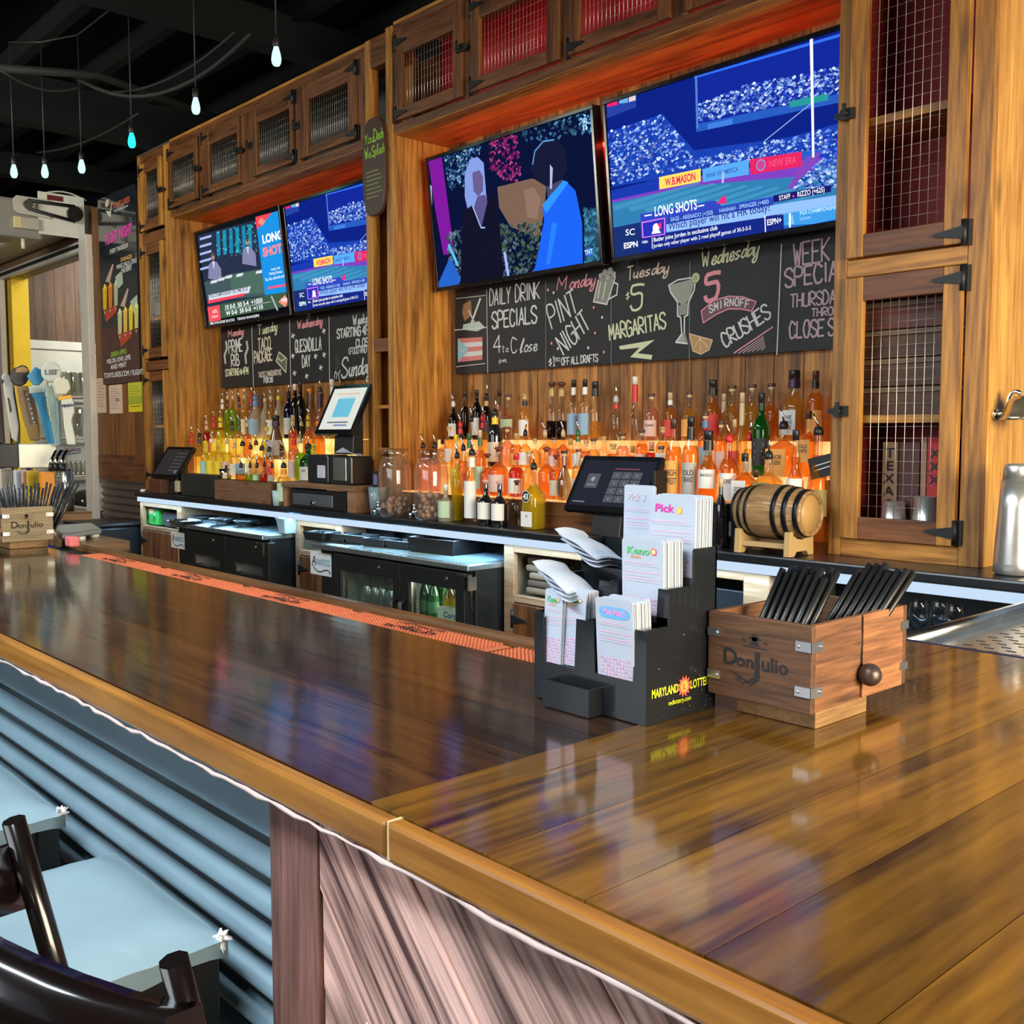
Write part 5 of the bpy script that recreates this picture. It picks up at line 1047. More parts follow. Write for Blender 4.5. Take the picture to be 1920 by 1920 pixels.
def tray(label, u, v, w, d, h, yaw=0, name='tray', mat=None, z=.901, lid=None):
    x, y, _ = onZ(u, v, z); t = thing(name, label, 'tray', (x, y, z), rz=yaw, group='trays and bins on the glass-door refrigerator')
    m = MB(); a, b = w / 2, d / 2; e = .012
    m.add([(-a + e, -b + e, 0), (a - e, -b + e, 0), (a - e, b - e, 0), (-a + e, b - e, 0), (-a, -b, h), (a, -b, h), (a, b, h), (-a, b, h), (-a + .008, -b + .008, h), (a - .008, -b + .008, h), (a - .008, b - .008, h), (-a + .008, b - .008, h), (-a + e + .006, -b + e + .006, .006), (a - e - .006, -b + e + .006, .006), (a - e - .006, b - e - .006, .006), (-a + e + .006, b - e - .006, .006)],
          [(3, 2, 1, 0), (0, 1, 5, 4), (1, 2, 6, 5), (2, 3, 7, 6), (3, 0, 4, 7), (4, 5, 9, 8), (5, 6, 10, 9), (6, 7, 11, 10), (7, 4, 8, 11), (8, 9, 13, 12), (9, 10, 14, 13), (10, 11, 15, 14), (11, 8, 12, 15), (12, 13, 14, 15)])
    m.build('wall', mat or black_sat, t, world=False, bevel=.004)
    if lid: MB().box(-a + .006, a - .006, -b + .006, b - .006, h * .5, h * .55).build('lid', lid, t, world=False)
bl_lid = flat((.30, .46, .54), .3)
for u, v, lab in [(604, 1012, 'shallow black bin with grey-blue lid at the far end of its row'), (646, 1000, 'shallow lidded bin standing behind the others at the far end'), (642, 1014, 'second grey-blue lidded bin from the far end'), (682, 1018, 'third grey-blue lidded bin from the far end'), (716, 1025, 'fourth grey-blue lidded bin, leaning on the third'), (760, 1029, 'lidded bin touching the big black pan')]:
    tray(lab, u, v, .19, .15, .05, .15, 'lidded_bin', None, .901, bl_lid)
tray('large deep black pan at the near end of the glass-door refrigerator top', 838, 1036, .36, .26, .085, .1, 'pan', black, .901)
tray('wide black pan pushed to the back under the counter edge', 722, 1009, .34, .13, .06, .05, 'pan', black, .901)
tray('small black pan at the back between the bins and the large pan', 775, 1012, .26, .16, .07, .05, 'pan', black, .901)
m = MB()
for i in range(40): m.box(-4.95 + i * .026, -4.95 + i * .026 + .008, 3.24, 3.62, .9005, .9045)
rm = tag(m.build('ribbed_mat', flat((.25, .42, .50), .4)), 'blue-grey ribbed drip mat under the bins on steel', 'mat')
# cubby contents
x, y, z = onY(288, 963, 3.52)
t = thing('wipes_box', 'green box with a red and white badge in the far open cubby', 'box', (x, 3.52, .801)); w = .27
MB().box(x - w / 2, x + w / 2, 3.50, 3.62, .801, .93).build('carton', flat((.04, .38, .07), .5), t, bevel=.006)
p = Pic(); p.poly([(.08, .13), (.19, .13), (.16, .09), (.11, .09)], (.75, .35, .30), 1).disc(.06, .06, .03, (.01, .12, .03), 1).disc(.19, .05, .025, (.01, .14, .04), 1).disc(.20, .09, .012, (.3, .6, .8), 2); p.build('print', t, faceY(x - w / 2, .801, 3.50), INK, off=.0004)
t = thing('cloth', 'crumpled pale blue cloth draped over the green box in the cubby', 'cloth', (x, 3.55, .93)); R_ = random.Random(2)
MB().sheet([[(x - .2 + .045 * i, 3.49 + .03 * j, .945 + R_.uniform(-.012, .014) - (.015 if j == 0 else 0)) for i in range(10)] for j in range(6)]).build('fabric', flat((.16, .42, .62), .8), t)
t = thing('gray_bin', 'dark grey plastic bin beside the green box in the cubby', 'bin', (x + .32, 3.56, .801))
MB().box(x + .17, x + .46, 3.52, 3.70, .801, .92).build('bin_wall', flat((.06, .065, .075), .4), t, bevel=.01)
for k in range(5):
    t = thing('folded_cloth', ['folded tan cloth at the bottom of the cubby pile', 'rolled dark-edged cloth second from the bottom of the cubby pile', 'crumpled brown cloth in the middle of the cubby pile', 'folded tan cloth second from the top of the cubby pile', 'striped cloth on top of the cubby pile'][k], 'cloth', (-3.62, 3.60, .742 + .038 * k), group='cloths in the near cubby')
    MB().box(-3.78 + .012 * (k % 3), -3.56, 3.52, 3.66, .742 + .038 * k, .742 + .038 * k + .034).build('fabric', flat([(.20, .14, .09), (.10, .07, .05), (.24, .17, .11)][k % 3], .9), t, bevel=.012)
t = thing('black_bag', 'shiny black bag stuffed beside the cloth pile in the cubby', 'bag', (-3.43, 3.58, .742)); MB().sphere((-3.44, 3.58, .82), .085, 14, 10, .9).build('bag_skin', flat((.02, .02, .024), .2, 0, .5), t)
t = thing('black_crate', 'black plastic crate in the dark cubby below the small barrel', 'crate', (-2.64, 3.6, .741)); MB().box(-2.84, -2.45, 3.52, 3.8, .742, .90).build('crate_wall', flat((.02, .022, .025), .35), t, bevel=.006)
# bins on the floor at the far end
t = thing('waste_bin', 'tall black waste bin on the floor by the corrugated wall', 'bin', (-8.75, 3.3, 0)); MB().box(-9.05, -8.48, 3.08, 3.60, 0, .78).build('bin_wall', black_sat, t, bevel=.02); MB().box(-9.07, -8.46, 3.06, 3.62, .781, .81).build('lid', black, t, bevel=.01)
t = thing('recycling_bin', 'blue bin showing behind the black waste bin', 'bin', (-9.4, 3.3, 0)); MB().box(-9.62, -9.10, 3.1, 3.6, 0, .74).build('bin_wall', flat((.01, .05, .35), .4), t, bevel=.02)
# small steel gear lying behind the rail
t = thing('speed_rack', 'narrow steel rack with a white-dotted strip hung behind the bar rail', 'rack', (-2.2, 1.65, .98)); MB().box(-2.42, -1.95, 1.63, 1.75, .99, 1.0).box(-2.42, -1.95, 1.63, 1.635, 1.0, 1.03).box(-2.42, -1.95, 1.745, 1.75, 1.0, 1.03).build('trough', steel, t)
m = MB()
for i in range(8): m.cyl((-2.29 + i * .022, 1.69, 1.0), (-2.29 + i * .022, 1.69, 1.04), .008)
m.build('pour_strip', flat((.7, .7, .68), .3), t)
# ================================================ ON THE BACK COUNTER
scr_dark = emis((.018, .021, .030), 1.0, 'register_screen'); 
def register(label, x0, x1, y0, z0, y1, z1, kind):
    t = thing('cash_register', label, 'register', ((x0 + x1) / 2, y1, ZC), group='touch-screen registers')
    o = Vector((x0, y0, z0)); ex = Vector((1, 0, 0)); e = Vector((0, y1 - y0, z1 - z0)); h = e.length; e.normalize(); n = ex.cross(e); w = x1 - x0
    loc = lambda a, b, d: tuple(o + ex * a + e * b + n * d)
    m = MB(); 
    for (a0, a1, b0, b1, d0, d1) in [(0, w, 0, h, -.028, -.001), (0, w, 0, .03, -.001, .004), (0, w, h - .022, h, -.001, .004), (0, .022, .03, h - .022, -.001, .004), (w - .022, w, .03, h - .022, -.001, .004)]:
        m.add([loc(a, b, d) for d in (d0, d1) for a, b in ((a0, b0), (a1, b0), (a1, b1), (a0, b1))], [(0, 3, 2, 1), (4, 5, 6, 7), (0, 1, 5, 4), (1, 2, 6, 5), (2, 3, 7, 6), (3, 0, 4, 7)])
    m.build('bezel', bez, t, bevel=.002)
    p = Pic()
    if kind == 'pad':
        p.rect(.022, .03, w - .044, h - .052, (.018, .021, .032), 0); g = (.085, .095, .115); p.rect(w * .15, h * .42, w * .16, h * .26, g, 1).disc(w * .23, h * .58, .012, (.3, .32, .35), 2).rect(w * .18, h * .47, w * .1, .004, (.3, .32, .35), 2)
        for r in range(4):
            for c in range(3): p.rect(w * .46 + c * w * .125, h * .60 - r * h * .14, w * .115, h * .125, g, 1).text(str(r * 3 + c + 1) if r < 3 else '0', w * .51 + c * w * .125, h * .645 - r * h * .14, .010, (.55, .57, .6), 2)
        p.rect(w * .47, h * .77, w * .30, .004, (.35, .08, .08), 1).rect(w * .07, h * .16, w * .16, .004, (.3, .3, .32), 1)
    elif kind == 'list':
        p.rect(.022, .03, w - .044, h - .052, (.028, .024, .024), 0)
        for r in range(6): 
            for c in range(3): p.rect(w * .52 + c * .06, h * .78 - r * h * .11, .045, .008, (.10, .09, .09), 1)
        p.rect(w * .78, h * .16, .04, .03, (.12, .14, .3), 2)
    else:
        p.rect(.022, .03, w - .044, h - .052, (.66, .68, .62), 0).rect(w * .28, h * .34, w * .46, h * .38, (.14, .46, .62), 2).rect(w * .30, h * .73, w * .40, .010, (.40, .62, .70), 1).rect(w * .2, h * .80, w * .6, .012, (.62, .50, .40), 1).rect(w * .22, h * .22, w * .56, .010, (.12, .14, .2), 1).rect(w * .42, h * .16, w * .36, .010, (.12, .18, .42), 1)
    p.build('screen', t, plane3(o, ex, e), SCREEN, step=.0004, off=-.0005)
    return t
r = register('large near register with a dark number pad screen tilted back by the slips', -3.487, -2.997, 3.50, 1.183, 3.645, 1.437, 'pad')
MB().prism([(3.52, ZC + .001), (3.61, ZC + .001), (3.612, 1.20), (3.612, 1.33), (3.59, 1.31), (3.545, 1.22)], lambda a, b: (-3.33, a, b), lambda a, b: (-3.15, a, b)).build('stand', black_sat, r, bevel=.004); MB().box(-2.996, -2.975, 3.56, 3.66, 1.25, 1.38).build('card_reader', black, r, bevel=.003)
r = register('far register with a dark list screen at the end of the counter', -8.20, -7.72, 3.47, 1.199, 3.625, 1.44, 'list')
MB().prism([(3.51, ZC + .001), (3.61, ZC + .001), (3.61, 1.12), (3.608, 1.34), (3.585, 1.34), (3.53, 1.24)], lambda a, b: (-7.95, a, b), lambda a, b: (-7.80, a, b)).build('stand', black_sat, r, bevel=.004); MB().box(-8.20, -7.97, 3.45, 3.55, ZC + .001, 1.185).build('drawer', flat((.10, .035, .018), .5), r, bevel=.003)
MB().box(-7.80, -7.73, 3.49, 3.53, 1.09, 1.18).build('card_reader', flat((.5, .42, .32), .4), r, bevel=.008)
r = register('middle register with a bright white screen and blue square above receipt printers', -5.70, -5.285, 3.485, 1.545, 3.635, 1.85, 'white')
MB().prism([(3.53, 1.418), (3.61, 1.418), (3.61, 1.70), (3.585, 1.70), (3.54, 1.60)], lambda a, b: (-5.55, a, b), lambda a, b: (-5.34, a, b)).build('stand', black, r, bevel=.004)
bs = wood('box_boards', 'x', (.14, .065, .03), (.30, .155, .08), .6, 2)
t = thing('wooden_riser', 'wooden riser shelf carrying printers above the cash drawer', 'stand', (-5.6, 3.62, ZC)); MB().box(-6.03, -5.18, 3.43, 3.611, 1.20, 1.235).box(-5.27, -5.18, 3.44, 3.61, ZC + .001, 1.20).box(-6.03, -6.0, 3.44, 3.61, ZC + .001, 1.20).build('boards', bs, t, bevel=.003)
t = thing('cash_till', 'black steel cash drawer with a grey front under the riser', 'drawer', (-5.6, 3.6, ZC)); MB().box(-5.93, -5.30, 3.45, 3.61, ZC + .001, 1.19).build('case', fr_black, t, bevel=.004)
d = MB().box(-5.91, -5.44, 3.442, 3.45, ZC + .02, 1.165).build('drawer_front', flat((.11, .12, .14), .35, .4), t, bevel=.003); MB().cyl((-5.66, 3.430, 1.11), (-5.66, 3.442, 1.11), .016).build('lock', chrome, d)
t = thing('receipt_printer', 'black receipt printer under the white-screened register', 'printer', (-5.62, 3.6, 1.236)); MB().box(-5.74, -5.50, 3.45, 3.61, 1.236, 1.415).build('case', black_sat, t, bevel=.012); MB().box(-5.60, -5.52, 3.436, 3.45, 1.27, 1.35).build('paper_strip', paper, t, bevel=.004)
t = thing('receipt_printer', 'steel-fronted black printer at the pillar side of the riser', 'printer', (-5.36, 3.6, 1.236)); MB().box(-5.48, -5.24, 3.45, 3.61, 1.236, 1.41).build('case', black_sat, t, bevel=.012); MB().box(-5.42, -5.28, 3.44, 3.45, 1.26, 1.40).build('front_plate', flat((.28, .30, .28), .3, .8), t, bevel=.003); MB().sheet([[(-5.45 + .05 * i, 3.47 + .04 * j, 1.43 + .02 * j - .01 * i * j) for i in range(4)] for j in range(4)]).build('receipts', paper, t)
t = thing('wooden_box', 'plain brown wooden box holding small bottles on the far counter', 'box', (-6.7, 3.5, ZC)); MB().box(-7.02, -6.20, 3.445, 3.61, ZC + .001, 1.215).build('box_body', bs, t, bevel=.003)
t = thing('black_speaker', 'black box beside the far register on the counter', 'box', (-7.35, 3.6, ZC)); MB().box(-7.70, -7.08, 3.50, 3.61, ZC + .001, 1.24).build('case', flat((.022, .024, .022), .5), t, bevel=.004)
# glass dispensers
jg = glass('jar_glass', (.93, .93, .90), .16, (.8, .75, .65), .10)
def jar0(loc, label, fill):
    t = thing('glass_dispenser', label, 'jar', loc, group='glass drink dispensers')
    MB().lathe([(.080, 0), (.093, .012), (.096, .05), (.096, .25), (.092, .29), (.080, .325), (.070, .335), (.070, .345)], 0, 0, 0, 24, cap=False).build('glass', jg, t, world=False)
    MB().lathe([(.074, .343), (.078, .350), (.078, .378), (.072, .388), (.02, .392)], 0, 0, 0, 24).build('lid', glass('lid_glass', (.85, .85, .82), .16), t, world=False)
    m = MB().cyl((0, -.096, .05), (0, -.125, .05), .012).cyl((0, -.118, .05), (0, -.120, .08), .006).sphere((0, -.120, .086), .009, 8, 6).tube([(0, -.12, .05), (0, -.142, .045), (0, -.150, .018)], .008, 8)
    m.build('spigot', chrome, t, world=False)
    m = MB(); R_ = random.Random(int(loc[0] * 10))
    for _ in range(46):
        a = R_.uniform(0, 6.28); q = .070 * math.sqrt(R_.random()); m.sphere((q * math.cos(a), q * math.sin(a), R_.uniform(.018, fill)), R_.uniform(.013, .018), 8, 6)
    f = m.build('fruit_filling', flat((.36, .20, .15), .5), t, world=False); f['kind'] = 'stuff'
    return t
x1, y1, _ = onZ(743, 974, ZC); x2, y2, _ = onZ(805, 982, ZC)
jar0((-4.86, 3.50, ZC + .001), 'clear glass dispenser with chrome tap, half full, next to the slim pillar', .10); jar0((-4.52, 3.50, ZC + .001), 'clear glass dispenser with chrome tap, fuller with brown fruit, beside the bottles', .15)
# tall cup with a phone-like remote
x, y, _ = onZ(703, 966, ZC); x = -5.08; y = 3.53
t = thing('tumbler', 'grey-blue plastic tumbler in front of the pillar', 'cup', (x, y, ZC + .001)); MB().lathe([(.042, 0), (.055, .16), (.052, .16), (.040, .004)], 0, 0, 0, 18).build('cup_wall', flat((.22, .30, .34), .25), t, world=False)
t = thing('card_terminal', 'small black card terminal standing in the grey-blue tumbler', 'card reader', (x + .01, y, ZC + .006)); MB().box(x - .03, x + .04, y - .018, y + .012, ZC + .05, ZC + .255).build('case', black_sat, t, bevel=.008); MB().box(x - .012, x + .026, y - .020, y - .0182, ZC + .175, ZC + .235).build('screen', emis((.12, .12, .22), 1, 'tiny_screen'), t)
# barrel
bw = wood('barrel_staves', 'x', (.17, .09, .035), (.42, .255, .115), .5, 2.2, .2)
bx0, bx1, by, bz = -2.468, -2.150, 3.505, 1.237
t = thing('barrel', 'small wooden barrel with six black hoops on a cradle', 'barrel', ((bx0 + bx1) / 2, by, ZC + .001))
def brl(prof, seg=28, cap=True):
    m = MB(); m.T = Matrix.Translation((bx0, by, bz)) @ Matrix.Rotation(math.pi / 2, 4, 'Y'); m.lathe(prof, 0, 0, 0, seg, cap=cap); return m
Lb = bx1 - bx0; rb = lambda f: .086 + .022 * math.sin(math.pi * f)
brl([(rb(0) - .012, .012), (rb(0) - .010, 0), (rb(0), 0)] + [(rb(i / 14), Lb * i / 14) for i in range(15)] + [(rb(1) - .010, Lb), (rb(1) - .012, Lb - .016)], 28, False).build('staves', bw, t)
brl([(.0005, Lb - .014), (rb(1) - .013, Lb - .014), (rb(1) - .013, Lb - .010), (.0005, Lb - .010)]).build('barrel_head', flat((.50, .31, .11), .5), t)
for f in (.03, .14, .25, .66, .80, .94):
    w = .030 if f > .5 else .022
    brl([(rb(f - w) + .0005, Lb * (f - w)), (rb(f - w) + .003, Lb * (f - w)), (rb(f + w) + .003, Lb * (f + w)), (rb(f + w) + .0005, Lb * (f + w)), (rb(f - w) + .0005, Lb * (f - w))], 28, False).build('hoop', flat((.012, .013, .015), .35, .5), t)
cw = flat((.48, .31, .13), .55)
for xx in (bx0 + .035, bx1 - .055):
    pl = [(-.085, 0), (-.05, 0), (-.035, .018), (.035, .018), (.05, 0), (.085, 0), (.080, .095), (.062, .098)] + [(.102 * math.sin(a), .166 - .102 * math.cos(a)) for a in (.6, .3, 0, -.3, -.6)] + [(-.062, .098), (-.080, .095)]
    MB().prism(pl, lambda a, b: (xx - .014, by + a, ZC + .001 + b), lambda a, b: (xx + .014, by + a, ZC + .001 + b)).build('cradle', cw, t, bevel=.002)
bxs('cradle_bar', cw, t, (bx0 + .049, bx1 - .069, by - .07, by - .05, ZC + .03, ZC + .05), (bx0 + .049, bx1 - .069, by + .05, by + .07, ZC + .03, ZC + .05))
t = thing('display_box', 'black box with small windows between the slips and the barrel', 'box', (-2.70, 3.6, ZC)); MB().box(-2.86, -2.52, 3.54, 3.61, ZC + .001, 1.255).build('case', flat((.010, .010, .012), .3, 0, .3), t, bevel=.003)
p = Pic()
for i in range(3): p.rect(.09, .12 - i * .026, .05, .018, (.42, .22, .15), 1)
p.rect(.30, .05, .012, .06, (.35, .35, .36), 1).rect(.17, .012, .012, .15, (.75, .75, .75), 1); p.rect(.08, .03, .06, .006, (.2, .2, .22), 1); p.build('print', t, faceY(-2.86, ZC, 3.54), INK, off=.0004)
t = thing('place_card', 'small tilted black card with white writing leaning on bottles above the barrel', 'card', (-2.16, 3.66, 1.345)); c = plane3((-2.245, 3.655, 1.36), (.97, 0, .24), (-.24, 0, .97))
m = MB(); m.add([c(a, b, l) for l in (0, .003) for a, b in ((0, 0), (.155, 0), (.155, .085), (0, .085))], [(0, 3, 2, 1), (4, 5, 6, 7), (0, 1, 5, 4), (1, 2, 6, 5), (2, 3, 7, 6), (3, 0, 4, 7)]); m.build('card', black, t)
p = Pic(); p.line([(.02, .05), (.12, .055)], .004, (.5, .5, .5), 1).line([(.02, .032), (.09, .036)], .004, (.5, .5, .5), 1); p.build('lettering', t, lambda a, b, l: c(a, b, .003 + l), INK, off=.0005)
bright = flat((.78, .77, .74), .30, .85)
wg = None
for k, (u, lab) in enumerate([(1722, 'stemmed glass under the counter, first past the dark straws'), (1750, 'stemmed glass under the counter, in the middle of three'), (1790, 'stemmed glass under the counter, beside the drainboard rim')]):
    p0 = (X_at(u, 1150, 3.66), 3.66 + .05 * (k % 2), .721)
    if not wg: wg = thing('wine_glass', lab, 'glass', p0, group='stemmed glasses under the counter'); MB().lathe([(.034, 0), (.030, .004), (.005, .010), (.004, .085), (.020, .100), (.038, .135), (.040, .165), (.033, .205)], 0, 0, 0, 16, cap=False).build('glass', glass('wine_glass_wall', (.75, .80, .85), .14), wg, world=False)
    else: dup(wg, p0, lab)
# big shaker, bell, things in the tall cabinet
x, y, _ = onZ(1890, 1076, ZC)
t = thing('cocktail_shaker', 'large bright steel cocktail shaker standing on the counter by the tall cabinet', 'shaker', (x + .02, y, ZC + .001)); MB().lathe([(.058, 0), (.066, .006), (.067, .04), (.056, .22), (.050, .315)], 0, 0, 0, 28).build('tin', bright, t, world=False); MB().lathe([(.047, .315), (.044, .36), (.041, .372), (.01, .374)], 0, 0, 0, 24).build('cap', bright, t, world=False)
xb, yb, zb = onX(1862, 776, T1)
t = thing('bell', 'metal hand bell on a curved chrome bracket on the cabinet side', 'bell', (T1, yb, zb)); MB().cyl((T1 + .001, yb, zb), (T1 + .014, yb, zb), .018).tube(smooth([(T1 + .01, yb, zb), (T1 + .035, yb + .02, zb + .012), (T1 + .045, yb + .022, zb + .065), (T1 + .062, yb + .028, zb + .078), (T1 + .080, yb + .03, zb + .070)]), .008, 8).build('bracket', chrome, t)
MB().lathe([(.070, 0), (.064, .012), (.050, .035), (.042, .065), (.026, .082), (.004, .086)], T1 + .080, yb + .03, zb - .022, 24).build('bell_cup', flat((.55, .47, .30), .22, .9), t)
tin = None
for k, (u, v, yy) in enumerate([(1676, 974, 3.76), (1736, 978, 3.76)]):
    xx = X_at(u, 940, yy); lab = ['steel shaker tin behind the wire, the shorter one by the wooden tube', 'steel shaker tin behind the wire with a red box at its side'][k]
    t = thing('shaker_tin', lab, 'shaker', (xx, yy, 1.111), group='shaker tins in the tall cabinet'); MB().lathe([(.052, 0), (.054, .005), (.042, .17 + .025 * k), (.036, .172 + .025 * k), (.034, .174 + .025 * k)], 0, 0, 0, 24).build('tin', bright, t, world=False)
for k, (x0, x1, h, c, tx, lab) in enumerate([(1655, 1683, .40, (.42, .24, .13), 'TEXAS', 'slim wooden tube box with dark lettering behind the wire door'), (1686, 1724, .40, (.10, .03, .025), '', 'dark red box between the wooden tube and the red box'), (1727, 1737, .42, (.40, .22, .12), '', 'narrow wooden strip box beside the bright red box behind wire'), (1739, 1769, .42, (.55, .012, .02), 'XXX', 'bright red gift box behind the wire door')]):
    x0, x1 = X_at(x0, 860, 3.82), X_at(x1, 860, 3.82)
    t = thing('gift_box', lab, 'box', (x0, 3.85, 1.111), group='boxes in the tall cabinet'); MB().box(x0, x1, 3.82, 3.95, 1.111, 1.111 + h).build('carton', flat(c, .5), t)
    if tx:
        p = Pic()
        for i, ch in enumerate(tx): p.text(ch, (x1 - x0) / 2, .34 - i * .05, .036, (.03, .015, .015), 1, 'c', 1.2, 0, .03)
        p.build('lettering', t, faceY(x0, 1.111, 3.82), INK, off=.0005)
for k in range(4):
    z = 1.616 + k * .108
    t = thing('wooden_case', ['wide dark wooden case at the bottom of the cabinet stack', 'wooden case second from the bottom of the cabinet stack', 'wooden case second from the top of the cabinet stack', 'reddish wooden case on top of the cabinet stack'][k], 'box', (-1.88, 3.8, z), group='wooden cases behind the wire door'); MB().box(-2.13, -1.62, 3.74, 3.98, z, z + .085).build('case', wood('case_boards', 'x', (.03, .012, .006), (.13, .05, .02) if k < 3 else (.20, .05, .03), .5), t, bevel=.003); MB().box(-2.135, -1.615, 3.735, 3.985, z + .0855, z + .104).build('lid', wood('case_lid', 'x', (.02, .02, .018), (.28, .17, .08), .5), t)
x = X_at(1662, 425, 3.76); t = thing('small_glass', 'small clear glass at the foot of the upper wire door', 'glass', (x, 3.76, 2.231)); MB().lathe([(.026, 0), (.034, .09), (.032, .09), (.024, .005)], 0, 0, 0, 16).build('glass', glass('shot_glass', (.9, .9, .9), .3), t, world=False)
# ================================================ LIT RISERS AND BOTTLES
def riser(label, x0, x1, col, s):
    t = thing('bottle_riser', label, 'stand', ((x0 + x1) / 2, 3.8, ZC), group='lit bottle risers')
    MB().box(x0, x1, 3.615, 3.63, ZC + .001, 1.205).build('front_board', brown_x, t)
    g = emis(col, s, 'lit_acrylic'); nt = g.node_tree; n = nt.nodes.new('ShaderNodeTexNoise'); n.inputs['Scale'].default_value = 7; n.inputs['Detail'].default_value = 3
    cr = nt.nodes.new('ShaderNodeValToRGB'); cr.color_ramp.elements[0].position = .36; cr.color_ramp.elements[1].position = .64
    cr.color_ramp.elements[0].color = (col[0] * .75, col[1] * .55, col[2] * .4, 1); cr.color_ramp.elements[1].color = (1, min(1, col[1] * 1.35), col[2] * 2.6, 1)
    tc = nt.nodes.new('ShaderNodeTexCoord'); nt.links.new(tc.outputs['Object'], n.inputs['Vector']); nt.links.new(n.outputs[0], cr.inputs[0]); nt.links.new(cr.outputs[0], nt.nodes['Emission'].inputs[0])
    MB().box(x0, x1, 3.616, 3.755, 1.2055, 1.21).box(x0, x1, 3.755, 3.885, 1.355, 1.36).box(x0, x1, 3.885, 4.035, 1.505, 1.51).box(x0, x1, 3.755, 3.76, 1.21, 1.355).box(x0, x1, 3.885, 3.89, 1.36, 1.505).build('lit_step', g, t)
    return t
riser('stepped bottle stand glowing orange below the near chalkboard', -4.95, -2.25, (1.0, .36, .07), 1.7)
riser('stepped bottle stand glowing yellow below the far chalkboard', -8.0, -5.80, (1.0, .62, .12), 1.7)
TIER = {0: (3.52, ZC + .001), 1: (3.685, 1.2105), 2: (3.82, 1.3605), 3: (3.955, 1.5105)}
PROF = {'std': [(.92, 0), (1, .02), (1, .60), (.9, .68), (.42, .79), (.34, .83), (.33, 1)], 'slim': [(.95, 0), (1, .02), (1, .62), (.85, .72), (.45, .82), (.38, .86), (.36, 1)],
 'squat': [(.95, 0), (1, .03), (1, .52), (.9, .60), (.5, .68), (.30, .73), (.28, 1)], 'cone': [(.97, 0), (1, .03), (.9, .2), (.6, .5), (.38, .7), (.30, .8), (.30, 1)],
 'pear': [(.75, 0), (.8, .02), (1, .3), (.9, .5), (.45, .7), (.33, .78), (.33, 1)], 'long': [(.9, 0), (1, .02), (1, .42), (.8, .5), (.45, .6), (.40, .65), (.38, 1)],
 'decanter': [(.90, 0), (1, .03), (1, .50), (.95, .58), (.55, .66), (.42, .70), (.42, 1)], 'bulb': [(.95, 0), (1, .02), (1, .42), (.55, .58), (.42, .64), (.56, .72), (.54, .80), (.34, .88), (.34, 1)]}
clearg = glass('clear_bottle_glass', (.93, .93, .91), .07)
GL = {'clear': clearg, 'green': glass('green_glass', (.03, .30, .05), .08, (.01, .25, .02), .35), 'dark': glass('dark_glass', (.05, .018, .010), .08, (.02, .008, .006), .5), 'blue': glass('blue_glass', (.02, .03, .16), .08, (.01, .015, .08), .6),
      'frost': glass('frosted_glass', (.85, .82, .72), .05, (.72, .66, .54), .6), 'frostbrown': glass('brown_frosted_glass', (.35, .22, .14), .05, (.30, .17, .10), .7), 'black': flat((.010, .009, .010), .12, 0, 1), 'grey': glass('grey_glass', (.5, .5, .46), .25)}
LQ = {k: glass('drink_' + k, t, 0, b, a) for k, t, b, a in [('amber', (.98, .62, .22), (.90, .42, .08), .22), ('gold', (1, .82, .42), (.9, .62, .14), .2), ('red', (.85, .22, .12), (.7, .06, .04), .4), ('brown', (.05, .016, .010), (.03, .01, .008), .6), ('pink', (.98, .74, .64), (.85, .50, .40), .25),
     ('yellow', (.95, .82, .06), (.95, .75, .02), .5), ('lime', (.62, .85, .05), (.50, .75, .02), .5), ('green', (.08, .6, .06), (.05, .5, .03), .5), ('orange', (1, .55, .14), (.95, .38, .06), .4), ('water', (.96, .95, .92), None, 0)]}
CAPC = {'k': (.012, .012, .013), 'b': (.07, .03, .018), 'w': (.75, .73, .68), 'g': (.45, .30, .10), 'c': (.55, .42, .26), 'r': (.60, .02, .03), 'y': (.75, .55, .02), 'v': (.05, .02, .06), 'o': (.75, .25, .03), 'p': (.65, .35, .32), 'u': (.10, .22, .42), 'G': (.03, .14, .05), 'm': (.16, .025, .015), 's': (.5, .5, .5)}
LC = {'w': (.74, .72, .66), 'c': (.68, .58, .42), 'k': (.02, .02, .022), 'o': (.78, .36, .08), 'n': (.24, .18, .05), 'r': (.60, .04, .04), 'g': (.40, .37, .35), 'p': (.70, .48, .42), 'b': (.25, .40, .55), 'y': (.80, .62, .04), 'e': (.42, .55, .36), 't': (.30, .60, .55)}
_pm = {}
def pourer(col):
    if col not in _pm:
        _pm[col] = None
    return flat(CAPC[col], .35)
NB = 0
